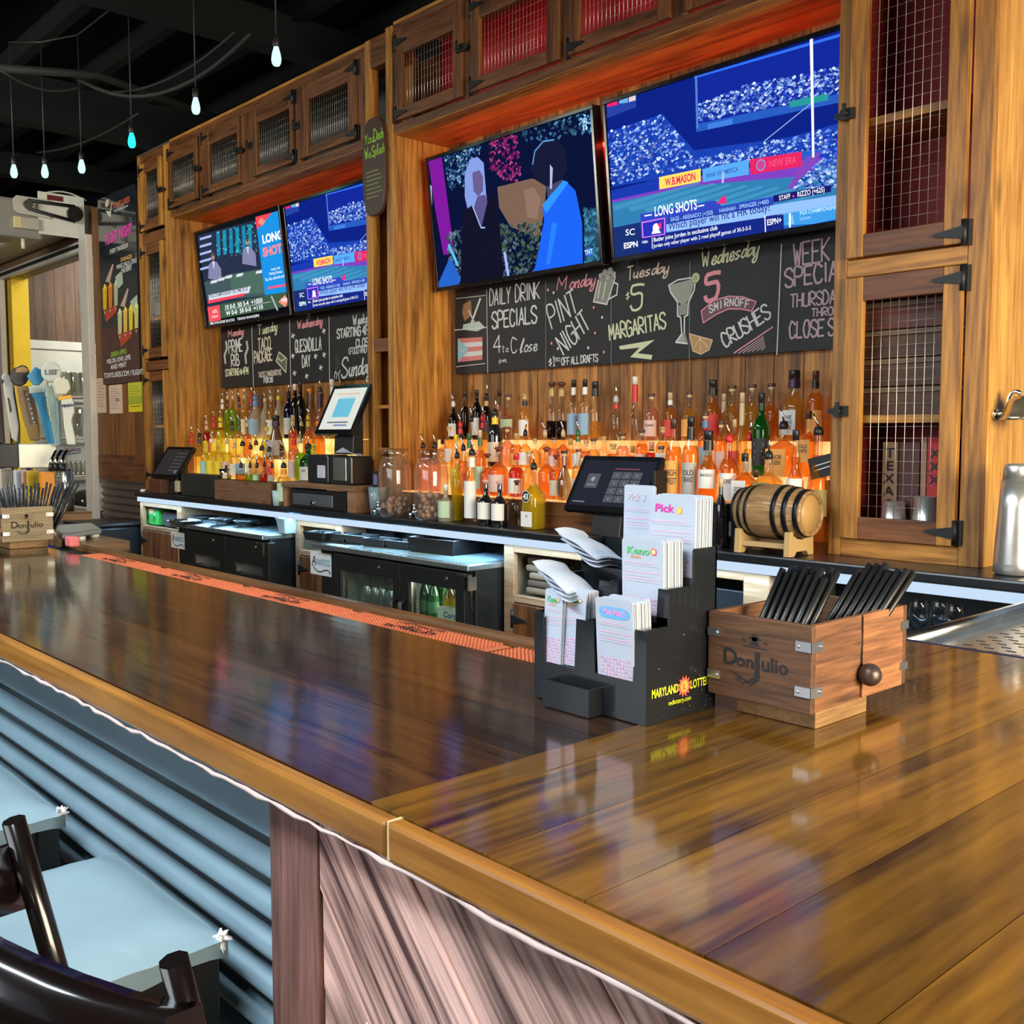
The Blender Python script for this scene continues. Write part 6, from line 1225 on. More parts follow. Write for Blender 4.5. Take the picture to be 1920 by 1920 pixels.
def bottle(u, tier, vt, hw, shape, gl, liq, cap, lab, desc, text=None, group='bottles on the near lit riser', fill=.75, sq=None, dy=0, neck=None, lz=(.10, .48)):
    """cap: colour letter, with P in front for a chrome pourer; neck: colour letter of a band round the neck"""
    global NB; NB += 1
    Y, z0 = TIER[tier]; Y += dy; x, _, zt = onY(u, vt, Y); R = hw * depth((x, Y, zt)) / FPX
    t = thing('bottle', desc, 'bottle', (x, Y, z0), group=group)
    Hc = zt - z0; P = cap[0] == 'P'; cc = cap[-1]; caph = .030 if P else max(.022, Hc * .085); H = Hc - caph
    pr = [(r * R, z * H) for r, z in PROF[shape]]; seg = 18
    MB().lathe(pr, 0, 0, 0, seg, sq, cap=False).build('glass', GL[gl], t, world=False)
    if liq and liq != 'water':
        top = fill * H; lp = [(max(.002, r * .94), max(z, .003)) for r, z in pr if z < top]; rt = [r for r, z in pr if z >= top]; lp.append(((lp[-1][0] + (rt[0] * .94 if rt else lp[-1][0])) / 2, top))
        MB().lathe(lp, 0, 0, 0, 14, sq).build('drink', LQ[liq], t, world=False)
    rn = pr[-1][0]; cm = flat(CAPC[cc], .4)
    if P:
        pc = MB().lathe([(rn * 1.15, -.004), (rn * 1.2, .012), (rn * .8, .030)], 0, 0, H, 12).build('pourer', cm, t, world=False)
        m = MB(); q = (NB % 5 - 2) * .004; m.tube([(0, 0, H + .028), (q, -.002, H + .052), (q * 2.4, -.010, H + .082)], [.0055, .0048, .0034], 7); m.build('spout', chrome, pc, world=False)
    elif cap[0] == 'B':
        MB().lathe([(rn * .9, -.004), (rn * .9, .006), (rn * 1.35, .010), (rn * 1.6, caph * .55), (rn * 1.2, caph * .95), (.002, caph)], 0, 0, H, 14).build('stopper', cm, t, world=False)
    elif cap[0] == 'W':
        MB().lathe([(rn * 1.02, -.006), (rn * 1.02, .008)], 0, 0, H, 14).build('neck_ring', flat((.62, .48, .26), .5), t, world=False); MB().lathe([(rn * 1.35, .008), (rn * 1.38, .012), (rn * 1.38, caph - .002), (rn * 1.3, caph)], 0, 0, H, 16).build('stopper', cm, t, world=False)
    else:
        MB().lathe([(rn * 1.12, -.012), (rn * 1.14, caph - .004), (rn * 1.02, caph)], 0, 0, H, 12).build('cap', cm, t, world=False)
    if neck:
        zs = H * (.84 if shape != 'long' else .68); MB().lathe([(rn * 1.25, zs - H * .02), (rn * 1.18, H - .014)], 0, 0, 0, 14, cap=False).build('neck_band', flat(CAPC[neck], .4), t, world=False)
    if lab:
        z1, z2 = H * lz[0], H * lz[1]; p = Pic(); a = R * (1.0 if not sq else .80)
        n = 10
        for k in range(n): p.rect(-a + 2 * a * k / n, z1, 2 * a / n, z2 - z1, LC[lab], 0)
        hh = z2 - z1; dk = (.05, .03, .03) if lab not in 'knr' else (.70, .66, .52)
        if text:
            ls = text.split('/')
            for i, s in enumerate(ls):
                h = min(hh * .15, hh * .5 / len(ls)); vs, _ = glyphs(s, .02); wd = max(v[0] for v in vs) * h / .69; p.text(s, 0, z2 - hh * .22 - h - i * h * 1.35, h, dk, 1, 'c', min(1.0, 1.2 * a / wd), 0, .02)
        else:
            for i in range(3): p.rect(-a * .55 + .1 * a * (i % 2), z1 + hh * (.70 - .22 * i), a * (1.05 - .25 * (i % 2)), hh * (.09 if i else .14), [e * .5 + .02 for e in LC[lab]] if lab not in 'kn' else (.5, .46, .34), 1)
        rr = max(r for r, z in pr if z <= H * .62); I = WM[t.name]; c0 = .36
        if sq: fn = lambda X, Z, l: tuple(I @ Vector((X, -(rr * 1.001 + l), Z)))
        else: fn = lambda X, Z, l: tuple(I @ Vector(((rr + l) * math.sin(X / rr + c0), -(rr + l) * math.cos(X / rr + c0), Z)))
        p.build('label', t, fn, INK, step=.0004, off=.0008)
    return t
G1 = 'bottles on the near lit riser'; G2 = 'bottles on the far lit riser'
Bt = bottle
# ---- near riser, top step
Bt(850, 3, 752, 10, 'std', 'dark', 'brown', 'Pw', 'w', 'dark coffee liqueur bottle with white pourer collar, first on the top step by the pillar')
Bt(871, 3, 733, 9, 'slim', 'clear', 'brown', 'k', None, 'black-capped dark bottle on the top step, second from the pillar')
Bt(894, 3, 731, 9.5, 'slim', 'dark', 'brown', 'k', 'w', 'tall black-capped dark bottle with pale label, third from the pillar')
Bt(912, 3, 738, 9.5, 'slim', 'dark', 'brown', 'Pk', 'k', 'dark wine-shaped bottle with gold neck ring and chrome pourer', neck='g')
Bt(936, 3, 731, 9, 'slim', 'clear', 'pink', 'k', None, 'slim pinkish bottle under a round black cap')
Bt(953, 3, 740, 15, 'squat', 'clear', 'water', 'Wb', 'e', 'round clear tequila bottle with wide dark stopper and green neck label', lz=(.3, .5))
Bt(984, 3, 739, 12, 'std', 'clear', 'gold', 'Wg', 'w', 'pale amber bottle with gold stopper and black neck band', neck='k')
Bt(1035, 3, 716, 12, 'decanter', 'clear', 'brown', 'Bb', None, 'first of two gold-necked bottles half full of dark liqueur', neck='g', fill=.36)
Bt(1053, 3, 716, 12, 'decanter', 'clear', 'brown', 'Bb', None, 'second of two gold-necked bottles half full of dark liqueur', neck='g', fill=.36)
Bt(1076, 3, 712, 12.5, 'std', 'clear', 'water', 'k', 'b', 'clear bottle with black cap and blue label, first of the twins', neck='w')
Bt(1097, 3, 711, 12.5, 'std', 'clear', 'water', 'k', 'b', 'clear bottle with black cap and blue label, second of the twins', neck='w', dy=-.02)
Bt(1116, 3, 715, 13, 'decanter', 'clear', 'gold', 'k', None, 'clear bottle with long black foil neck and pale gold drink', neck='k', fill=.35)
Bt(1155, 3, 742, 13, 'std', 'clear', 'water', 'Ps', None, 'clear bottle with bright red neck band below a glass-like stopper', neck='r')
Bt(1191, 3, 706, 12, 'long', 'clear', 'water', 'w', None, 'tallest clear bottle with long pale neck and red band', neck='r')
Bt(1222, 3, 738, 14, 'std', 'clear', 'pink', 'Wb', 'p', 'pinkish bottle with brown cork top and script label', text='Russell')
Bt(1257, 3, 736, 12, 'std', 'clear', 'amber', 'c', 'r', 'amber bottle with natural cork and white foil neck', neck='w')
Bt(1293, 3, 734, 15, 'squat', 'clear', 'gold', 'Wb', 'o', 'amber bottle with broad brown cork, tan paper label')
Bt(1337, 3, 712, 16, 'decanter', 'clear', 'amber', 'k', 'r', 'orange bourbon bottle with black cap and white numeral on its neck', neck='k')
Bt(1358, 3, 738, 10, 'long', 'clear', 'gold', 'c', None, 'slim bottle in cream foil beside the orange bourbon', neck='c')
Bt(1373, 3, 723, 14, 'decanter', 'clear', 'gold', 'Wb', None, 'first of three wood-topped decanters with gold collars', sq=5)
Bt(1411, 3, 721, 14, 'decanter', 'clear', 'gold', 'Wb', None, 'second of three wood-topped decanters with gold collars', sq=5)
Bt(1447, 3, 719, 13, 'decanter', 'clear', 'amber', 'Wb', None, 'third of three wood-topped decanters, behind the green bottle', sq=5)
Bt(1490, 3, 694, 22, 'decanter', 'clear', 'gold', 'k', 'w', 'broad decanter with purple neck and large pale label, tallest of its row', text='THE/RESERVE/OVE', neck='v', sq=4)
Bt(1530, 3, 695, 16, 'std', 'clear', 'amber', 'b', 'o', 'amber bourbon with brown cap and black neck ring against the tall cabinet', neck='k')
# ---- near riser, middle step
Bt(830, 2, 822, 9, 'slim', 'clear', 'gold', 'k', None, 'small gold-ringed dark stopper bottle near the glass dispensers')
Bt(863, 2, 790, 10, 'slim', 'clear', 'water', 'Pr', 'o', 'clear bottle with red pourer collar, shorter of the red pair', neck='r', dy=.03)
Bt(884, 2, 780, 10, 'std', 'clear', 'water', 'Pk', None, 'clear bottle with dropper-like pourer between the two red-necked ones', dy=.03)
Bt(905, 2, 778, 10, 'slim', 'clear', 'gold', 'Pr', None, 'pale gold bottle with red pourer collar', neck='r', dy=.03)
Bt(928, 2, 768, 14.5, 'slim', 'black', None, 'Pk', 'c', 'dark amaro bottle with yellow neck band and tan strip label', neck='y')
Bt(880, 1, 812, 10, 'slim', 'clear', 'gold', 'G', None, 'gold bottle with green neck band beside the yellow-topped one', neck='G')
Bt(900, 1, 806, 11, 'std', 'clear', 'orange', 'c', 'e', 'orange bottle with cork and green neck label', neck='G')
Bt(855, 1, 815, 11, 'slim', 'clear', 'gold', 'y', 'y', 'slim bottle with yellow cap and yellow label')
Bt(951, 2, 800, 15, 'squat', 'clear', 'pink', 'Wm', None, 'squat rosy bottle with red-brown stopper in the middle row')
Bt(985, 2, 806, 13, 'squat', 'clear', 'gold', 'Pk', 'w', 'round clear bottle with white spout, first of the middle-row trio')
Bt(1022, 2, 806, 13, 'squat', 'clear', 'gold', 'Pc', None, 'round clear bottle with pourer, second of the middle-row trio')
Bt(1056, 2, 806, 13, 'squat', 'clear', 'amber', 'Pc', None, 'round clear bottle with pourer, third of the middle-row trio')
Bt(1084, 2, 806, 11, 'slim', 'clear', 'water', 'PG', 'w', 'pale green-necked bottle with slender pourer', neck='G')
Bt(1113, 2, 822, 13, 'std', 'clear', 'gold', 'Wb', 'e', 'gold and green bottle with dark wooden stopper above the near register')
Bt(1150, 2, 832, 14, 'std', 'clear', 'amber', 'Wg', 'k', 'amber bottle with gold stopper and dark neck label behind the near register')
Bt(1186, 2, 836, 12, 'std', 'clear', 'amber', 'g', None, 'amber bottle with narrow gold cap behind the near register')
Bt(1222, 2, 828, 13, 'std', 'clear', 'red', 'p', 'r', 'red-lit bottle with pink cap and black neck label', neck='k')
Bt(1323, 2, 773, 15, 'std', 'clear', 'amber', 'Wb', 'b', 'amber bottle with brown stopper and blue neck badge', neck='u')
Bt(1392, 2, 736, 11, 'long', 'clear', 'gold', 'c', None, 'slender cream-foiled bottle in front of the decanters', neck='c')
Bt(1405, 2, 812, 11, 'slim', 'clear', 'gold', 'Pr', 'c', 'pale bottle with pourer and thin red neck ring', dy=-.02)
Bt(1428, 2, 737, 17, 'std', 'green', None, 'k', 'k', 'tall bright green whiskey bottle with dark label', lz=(.14, .50))
Bt(1470, 2, 790, 27, 'squat', 'clear', 'amber', 'Pk', 'o', 'broad amber bottle with black pourer hood and big orange label', text='KNOB/CREEK', sq=6, lz=(.02, .58))
Bt(1517, 2, 770, 18, 'squat', 'clear', 'amber', 'b', 'o', 'amber bottle with square orange label beside the tall cabinet', text='OLD/FORESTER', sq=5, lz=(.25, .62), dy=.02)
# ---- near riser, low step
Bt(1025, 1, 838, 17, 'squat', 'clear', 'orange', 'Bm', None, 'round orange bottle with mahogany ball stopper')
Bt(935, 1, 838, 20, 'squat', 'clear', 'orange', 'Bm', 'p', 'squat orange bottle glowing behind the black coffee bottles')
Bt(968, 1, 850, 15, 'std', 'clear', 'red', 'r', 'w', 'red-lit bottle with white label in the low row')
Bt(1058, 1, 845, 14, 'pear', 'grey', None, 'Wk', None, 'grey faceted bottle with gold ring and black cap')
Bt(1085, 1, 842, 13, 'std', 'clear', 'gold', 'Wm', 'c', 'gold bottle with red-brown stopper partly behind the register')
Bt(1264, 1, 785, 17, 'slim', 'clear', 'amber', 'b', 'o', 'orange whiskey bottle with brown lettering above the white slips', text='HIGH/WEST', lz=(.08, .58))
Bt(1296, 1, 781, 17, 'slim', 'clear', 'amber', 'k', 'g', 'bottle with grey and red label and black cap', text='OLD/GRAND', neck='k', lz=(.15, .55))
Bt(1329, 1, 807, 19, 'decanter', 'clear', 'amber', 'k', 'w', 'clear-shouldered bourbon with pale label and painted wings', neck='k', text='ANGELS', lz=(.30, .56))
Bt(1368, 1, 815, 19, 'std', 'clear', 'amber', 'Pr', 'w', 'bottle with pale label and red collar next to the winged one', text='PROPER', lz=(.16, .55))
Bt(1397, 1, 850, 20, 'squat', 'clear', 'amber', 'k', 'w', 'amber bottle with white square label above the barrel', text='SOUTHERN/COMFORT', sq=5, lz=(.06, .60), dy=-.03)
Bt(1442, 1, 846, 24, 'squat', 'clear', 'gold', 'Pk', 'n', 'yellow-amber bottle with olive box label above the barrel', text='TULLAMORE/DEW', sq=6, lz=(.02, .58), dy=-.03)
Bt(1493, 1, 806, 17, 'bulb', 'clear', 'amber', 'k', 'w', 'amber flask with bulging neck and small white label', dy=-.03)
Bt(1535, 1, 800, 27, 'cone', 'clear', 'amber', 'Pk', 'n', 'broad conical bottle with black pourer touching the tall cabinet', text='K', dy=-.01, lz=(.02, .34))
Bt(793, 1, 830, 12, 'std', 'clear', 'orange', 'Pk', None, 'orange-lit bottle with black pourer behind the dispensers, first of two')
Bt(815, 1, 830, 12, 'std', 'clear', 'orange', 'Pk', None, 'orange-lit bottle with black pourer behind the dispensers, second of two')
# ---- further bottles filling the near riser
for u, ti, vt, hw, sh, lq, cap, lab, d in [
 (842, 2, 800, 10, 'std', 'gold', 'Wg', 'w', 'gold bottle behind the yellow-capped one by the dispensers'),
 (968, 2, 812, 12, 'std', 'amber', 'g', 'o', 'amber bottle with gold cap between the rosy and white-spouted ones'),
 (1003, 2, 822, 12, 'squat', 'gold', 'Wg', None, 'pale gold flask with gold stopper in the middle row'),
 (1039, 2, 820, 12, 'std', 'pink', 'Wb', 'p', 'rosy bottle with pink label in the middle row'),
 (1070, 2, 822, 12, 'std', 'gold', 'g', None, 'gold bottle between two pale pourers in the middle row'),
 (1099, 2, 826, 11, 'std', 'amber', 'Wg', 'c', 'amber bottle with cream label just past the green-necked one'),
 (1132, 2, 818, 12, 'std', 'water', 'Wg', 'p', 'clear bottle with pale pink label behind the register top'),
 (1168, 2, 812, 13, 'std', 'pink', 'Wb', 'o', 'pinkish bottle with tan label behind the register top'),
 (1204, 2, 806, 13, 'std', 'amber', 'Wb', 'p', 'amber bottle with pink box-like label by the red-lit one'),
 (1243, 2, 800, 14, 'std', 'gold', 'Wg', 'w', 'gold bottle with white label behind the orange whiskey'),
 (1352, 2, 790, 13, 'std', 'amber', 'Wb', 'p', 'amber bottle with pale label behind the winged bourbon'),
 (1378, 2, 786, 12, 'std', 'gold', 'c', 'r', 'gold bottle with red label under the cream-foiled one'),
 (869, 1, 834, 12, 'std', 'amber', 'Pk', 'r', 'amber bottle with red label behind the slim yellow one'),
 (914, 1, 850, 15, 'squat', 'orange', 'Bm', None, 'squat orange bottle behind the first black flask'),
 (992, 1, 846, 15, 'squat', 'gold', 'Wg', None, 'gold flask behind the golden square liqueur'),
 (1043, 1, 852, 13, 'std', 'amber', 'Bm', 'c', 'amber bottle between the mahogany-stoppered and the grey faceted ones'),
 (1240, 1, 836, 14, 'std', 'amber', 'Wb', 'o', 'amber bottle half hidden behind the register corner'),
 (1418, 1, 880, 15, 'std', 'amber', 'b', None, 'small amber bottle wedged between the two square-labelled ones')]:
    Bt(u, ti, vt, hw, sh, 'clear', lq, cap, lab, d)
# ---- near counter, in front
G0 = 'bottles standing in front of the near riser'
Bt(836, 0, 908, 15, 'squat', 'frost', None, 'w', 'e', 'small pale flask with floral green label at the front', group=G0, dy=-.02, lz=(.12, .62))
Bt(857, 0, 848, 11, 'slim', 'clear', 'yellow', 'Pk', None, 'slim yellow bottle with black pourer at the front of the counter', group=G0, fill=.9, dy=.03)
Bt(885, 0, 842, 15, 'slim', 'clear', 'water', 'Pk', 'w', 'clear bottle with white label and black buffalo-like emblem', group=G0, neck='w', lz=(.08, .62))
Bt(911, 0, 899, 16, 'squat', 'black', None, 'Bp', 'w', 'black coffee tequila flask with oval white label, first of two', group=G0, dy=-.015, lz=(.15, .55))
Bt(937, 0, 901, 16, 'squat', 'black', None, 'Bp', 'w', 'black coffee tequila flask with oval white label, second of two', group=G0, dy=-.015, lz=(.15, .55))
Bt(969, 0, 900, 15, 'squat', 'clear', 'water', 'Bb', None, 'short clear ribbed bottle with dark brown stopper', group=G0, sq=5)
Bt(1001, 0, 868, 19, 'squat', 'clear', 'yellow', 'Pk', 'w', 'golden square liqueur bottle with round black number badge', group=G0, sq=6, text='43', lz=(.05, .30))
o43 = [o for o in bpy.data.objects if o.get('label', '').startswith('golden square liqueur')][0]
p = Pic(); p.disc(0, .165, .030, (.75, .74, .68), 0, 20).disc(0, .165, .027, (.012, .012, .013), 1, 20).text('43', 0, .152, .026, (.85, .85, .8), 2, 'c', 1, 0, .03)
R43 = 19 * depth(tuple(o43.location)) / FPX; p.build('number_badge', o43, lambda a, b, l: tuple(WM[o43.name] @ Vector((a, -R43 - .004 - l, b))), INK)
Bt(1352, 0, 897, 11, 'slim', 'black', None, 'c', None, 'slim black bottle with cream cap in front of the black display box', group=G0, dy=-.02)
# ---- far riser
K = dict(group=G2)
for u, vt, hw, sh, gl, lq, cap, nk, lab, d in [
 (417, 748, 8, 'std', 'clear', 'water', 'Pw', 'w', None, 'clear bottle with white pourer collar, first on the far top step'),
 (427, 741, 7.5, 'slim', 'clear', 'lime', 'Pc', None, None, 'slim pale green bottle with pourer, second on the far top step'),
 (437, 741, 7.5, 'slim', 'clear', 'lime', 'Pc', None, None, 'slim greenish bottle with tall spout, third on the far top step'),
 (448, 745, 7.5, 'std', 'clear', 'water', 'Pv', 'v', None, 'clear bottle with dark purple collar on the far top step'),
 (458, 740, 7.5, 'slim', 'clear', 'gold', 'Pc', None, 'c', 'pale gold bottle with straight spout on the far top step'),
 (471, 738, 8, 'std', 'clear', 'pink', 'Pr', 'r', None, 'bottle with red collar partly behind the frosted pear bottle'),
 (479, 741, 15, 'pear', 'frost', None, 'Pu', 'u', 'b', 'large frosted pear-shaped bottle with blue collar'),
 (497, 746, 9, 'slim', 'frost', None, 'Pc', None, None, 'tan slim bottle beside the frosted pear one'),
 (508, 742, 9, 'slim', 'clear', 'gold', 'Pc', None, 'w', 'yellow-green bottle with pourer and small white label'),
 (522, 742, 9, 'slim', 'frost', None, 'Py', None, None, 'cream bottle with pale yellow neck on the far top step'),
 (541, 734, 10, 'slim', 'blue', None, 'Pk', None, 'w', 'navy blue bottle with white strip label under the chalkboard'),
 (553, 720, 9, 'slim', 'dark', 'brown', 'w', None, None, 'dark brown bottle with white cap next to the navy one'),
 (563, 716, 9, 'slim', 'dark', 'brown', 'k', None, None, 'dark bottle with thin black cap next to the white-capped one'),
 (581, 728, 10, 'long', 'clear', 'pink', 'Bo', None, None, 'rosy long-necked bottle with orange ball cap'),
 (600, 726, 10, 'long', 'clear', 'pink', 'Pb', 'v', None, 'clear rosy bottle with brown collar by the white-screened register'),
 (623, 711, 10, 'long', 'clear', 'water', 'w', 'w', None, 'clear bottle with tall white foil cap behind the middle register'),
 (646, 742, 8, 'slim', 'clear', 'water', 'Pk', None, None, 'bottle whose spout rises behind the middle register, first'),
 (668, 742, 8, 'slim', 'clear', 'water', 'Pk', None, None, 'bottle whose spout rises behind the middle register, second')]:
    Bt(u, 3, vt, hw, sh, gl, lq, cap, lab, d, neck=nk, **K)
for u, ti, vt, hw, sh, gl, lq, cap, nk, lab, d in [
 (387, 2, 788, 8, 'slim', 'clear', 'red', 'Pp', 'p', 'y', 'bottle with rosy collar at the pillar end of the far middle step'),
 (401, 2, 782, 8, 'slim', 'clear', 'gold', 'Pr', 'r', None, 'bottle with coral red neck on the far middle step'),
 (413, 2, 782, 9, 'slim', 'clear', 'yellow', 'Py', 'y', 'y', 'bottle with bright yellow neck on the far middle step'),
 (435, 2, 790, 8, 'slim', 'clear', 'gold', 'Pk', 'v', None, 'gold bottle with black neck on the far middle step'),
 (448, 2, 788, 8, 'slim', 'clear', 'gold', 'PG', 'G', None, 'gold bottle with dark green neck on the far middle step'),
 (463, 2, 792, 8, 'std', 'clear', 'orange', 'Pc', None, None, 'orange-lit bottle with cream collar on the far middle step'),
 (517, 2, 779, 20, 'cone', 'frostbrown', None, 'k', 'v', 'g', 'broad brown frosted bottle with grey label'),
 (500, 2, 800, 9, 'slim', 'clear', 'yellow', 'Py', None, None, 'yellow bottle beside the broad brown frosted one'),
 (549, 2, 778, 9, 'slim', 'clear', 'orange', 'c', 'c', None, 'orange bottle with cream neck on the far middle step'),
 (565, 2, 790, 9, 'std', 'clear', 'water', 'Pc', None, None, 'small clear bottle with tan collar on the far middle step'),
 (578, 2, 778, 11, 'squat', 'clear', 'orange', 'Py', 'y', None, 'bright orange round bottle with yellow neck'),
 (597, 2, 790, 11, 'decanter', 'clear', 'orange', 'o', None, 'y', 'orange square bottle near the middle register')]:
    Bt(u, ti, vt, hw, sh, gl, lq, cap, lab, d, neck=nk, sq=5 if 'square' in d else None, **K)
for u, ti, vt, hw, sh, gl, lq, cap, nk, lab, d in [
 (359, 1, 812, 8, 'std', 'clear', 'pink', 'Pr', 'r', None, 'red-collared bottle starting the low row beside the far register'),
 (374, 1, 812, 9, 'std', 'clear', 'gold', 'Pk', 'v', None, 'black-collared round bottle near the far register'),
 (397, 1, 822, 11, 'slim', 'clear', 'yellow', 'Pw', None, 'y', 'bright yellow bottle with white collar in the far low row'),
 (386, 1, 826, 11, 'std', 'clear', 'yellow', 'Py', None, 't', 'yellow bottle with teal label by the far register'),
 (412, 1, 824, 11, 'std', 'clear', 'yellow', 'Py', None, 'y', 'lemon yellow bottle with yellow label in the far low row'),
 (426, 1, 824, 10, 'std', 'clear', 'yellow', 'Pc', None, 'p', 'yellow bottle with pink label in the far low row'),
 (440, 1, 832, 10, 'std', 'clear', 'gold', 'Pc', None, 'w', 'gold bottle with white side label in the far low row'),
 (455, 1, 828, 13, 'std', 'clear', 'water', 'Pk', None, 'b', 'clear bottle with pale blue label in the far low row'),
 (470, 1, 834, 9, 'slim', 'clear', 'water', 'Pk', None, 'w', 'narrow clear bottle with white label in the far low row'),
 (480, 1, 826, 12, 'squat', 'clear', 'gold', 'Pb', None, 'o', 'clear bottle with dark stopper and orange label'),
 (491, 1, 836, 12, 'std', 'clear', 'orange', 'Pk', None, 'o', 'clear-shouldered bottle with orange band label'),
 (505, 1, 838, 10, 'slim', 'clear', 'orange', 'Pk', None, 'r', 'bottle with red-orange label beside the orange band one'),
 (528, 1, 836, 10, 'slim', 'clear', 'water', 'Pk', 'v', None, 'clear bottle with black neck behind the green-labelled front one'),
 (551, 1, 812, 12, 'std', 'clear', 'pink', 'Pr', 'r', 'p', 'pinkish bottle with red collar and pale pink label'),
 (563, 1, 822, 12, 'std', 'clear', 'lime', 'Pc', None, None, 'lime yellow bottle beside the bright green one'),
 (578, 1, 832, 17, 'std', 'green', 'green', 'Pk', None, 'w', 'bright green gin bottle with white oval label')]:
    Bt(u, ti, vt, hw, sh, gl, lq, cap, lab, d, neck=nk, text="GIN" if 'gin' in d else None, **K)
# front of the far counter
Bt(532, 0, 868, 13, 'slim', 'clear', 'gold', 'Pk', 'e', 'front bottle with pale green label and orange slices round its neck', group='bottles in front of the far riser', neck='o', dy=-.045, lz=(.12, .60))
TIER[4] = (3.50, 1.216)
for u, vt, hw, gl, lq, lab, d in [(452, 868, 11, 'clear', 'orange', None, 'short bottle of coral juice standing on the wooden box'), (469, 868, 9, 'clear', 'lime', None, 'short bottle of green juice standing on the wooden box'), (482, 868, 9, 'clear', 'lime', 'e', 'short bottle with pale green label standing on the wooden box'),
        (496, 866, 9, 'clear', 'red', None, 'short brown-red bottle standing on the wooden box'), (510, 868, 9, 'clear', 'water', 'g', 'short clear bottle with grey label standing on the wooden box'), (424, 872, 7, 'clear', 'yellow', 'c', 'small capped bottle at the far end of the wooden box')]:
    Bt(u, 4, vt, hw, 'squat', gl, lq, 'k' if 'capped' in d else 'Pk', lab, d, group='small bottles on the wooden box', fill=.5)
x, y, _ = onY(407, 880, 3.5); t = thing('steel_cup', 'small fluted steel cup at the end of the wooden box', 'cup', (-7.0, 3.52, 1.216)); MB().lathe([(.030, 0), (.042, .075), (.039, .075), (.028, .004)], 0, 0, 0, 16).build('cup_wall', chrome, t, world=False)
x, y, _ = onY(512, 930, 3.44); t = thing('paper_cup', 'light blue cup wedged between the wooden box and the green-labelled bottle', 'cup', (x + .06, 3.44, ZC + .001)); MB().lathe([(.028, 0), (.038, .10), (.036, .10), (.026, .003)], 0, 0, 0, 16).build('cup_wall', flat((.35, .52, .55), .4), t, world=False)
t = thing('white_puck', 'small white round light on the far end of the counter', 'light', (-8.37, 3.48, ZC + .001)); MB().lathe([(.028, 0), (.028, .012), (.018, .020)], 0, 0, 0, 16).build('puck', flat((.8, .8, .78), .4), t, world=False)
# wine bottles in the narrow tower
for k, (u, v, h, lab, d) in enumerate([(297, 530, .32, 'w', 'dark wine bottle with white label behind wire in the narrow tower, highest'), (297, 640, .32, 'w', 'dark wine bottle with white label on the middle shelf of the narrow tower'), (300, 790, .33, None, 'dark wine bottle low in the narrow tower above the far register'), (296, 900, .30, 'c', 'clear wine bottle with pale label at the foot of the narrow tower')]):
    z0 = [2.521, 2.161, 1.621, 1.081][k]; x = X_at(u, v, 3.80); t = thing('wine_bottle', d, 'bottle', (x, 3.80, z0), group='wine bottles in the narrow tower')
    MB().lathe([(.036, 0), (.038, .01), (.038, h * .58), (.030, h * .68), (.015, h * .78), (.014, h)], 0, 0, 0, 16).build('glass', GL['dark'] if k < 3 else clearg, t, world=False); MB().lathe([(.0152, h * .86), (.0152, h + .003), (.01, h + .004)], 0, 0, 0, 12).build('foil', flat((.02, .02, .025), .4) if k < 3 else flat((.5, .4, .2), .4), t, world=False)
    if lab: MB().lathe([(.0386, h * .15), (.0386, h * .48)], 0, 0, 0, 16, cap=False).build('label', flat(LC[lab], .6), t, world=False)
# ================================================ FAR END: TAPS, HATCH, SHUTTER, STRING LIGHTS
# --- roller shutter
xp = -10.24
rs = thing('roller_shutter', 'white roller shutter housing with belt drive over the serving hatch', 'shutter', (-11, 3.5, 3.3))
zt = onX(165, 367, xp)[2]; yb_, ya_ = YL, onX(72, 400, xp)[1]; zb_ = onX(90, 440, xp)[2]; zt_ = onX(100, 362, xp)[2]
MB().box(xp - .012, xp, ya_, YL, zb_, zt_).build('end_plate', flat((.66, .66, .60), .4), rs, bevel=.004)
MB().box(-17, xp - .012, ya_ + .04, YL - .001, zb_ + .06, zt_ - .05).build('hood', flat((.52, .46, .36), .5), rs, bevel=.05)
g = white_p
bxs('guide_rail', flat((.62, .58, .52), .45), rs, (-10.26, -10.06, YL - .06, YL - .001, .64, zb_ + .02), (-12.86, -12.76, YL - .06, YL - .001, .64, 3.33), bevel=.004)
MB().box(-12.80, -10.26, YL - .05, YL - .001, 3.30, 3.335).build('bottom_bar', flat((.55, .54, .50), .4), rs, bevel=.004); MB().box(-12.80, -10.26, YL - .045, YL - .005, 3.335, 3.372).build('slat_gap', black, rs); MB().box(-12.80, -10.26, YL - .05, YL - .001, 3.372, 3.39).build('track', flat((.55, .54, .50), .4), rs)
yc, zc = onX(137, 403, xp)[1:]; yd, zd = onX(49, 385, xp)[1:]; r1 = abs(onX(137, 389, xp)[2] - zc); r2 = r1 * .55
m = MB()
m.tube([(xp + .03, yc, zc), (xp + .075, yc, zc)], r1, 22).tube([(xp + .075, yc, zc), (xp + .09, yc, zc)], r1 * .45, 14).build('pulley', flat((.012, .012, .013), .3), rs)
MB().tube([(xp + .03, yd, zd), (xp + .075, yd, zd)], r2, 18).build('drive_wheel', flat((.10, .10, .09), .4, .6), rs)
m = MB()
for s in (1, -1):
    m.tube([(xp + .052, yd, zd + s * r2), (xp + .052, yc, zc + s * r1)], .016, 6)
m.build('drive_belt', black, rs)
pl = [(yd - .12, zd - .06), (yd - .08, zd - .085), (yd + .20, zd - .10), (yd + .20, zd - .07), (yd + .07, zd - .02), (yd + .07, zd + .02), (yd + .20, zd + .045), (yd + .20, zd + .075), (yd - .09, zd + .075), (yd - .125, zd + .04)]
MB().prism(pl, lambda a, b: (xp + .026, a, b), lambda a, b: (xp + .012, a, b)).build('motor_bracket', flat((.62, .62, .56), .35, .4), rs)
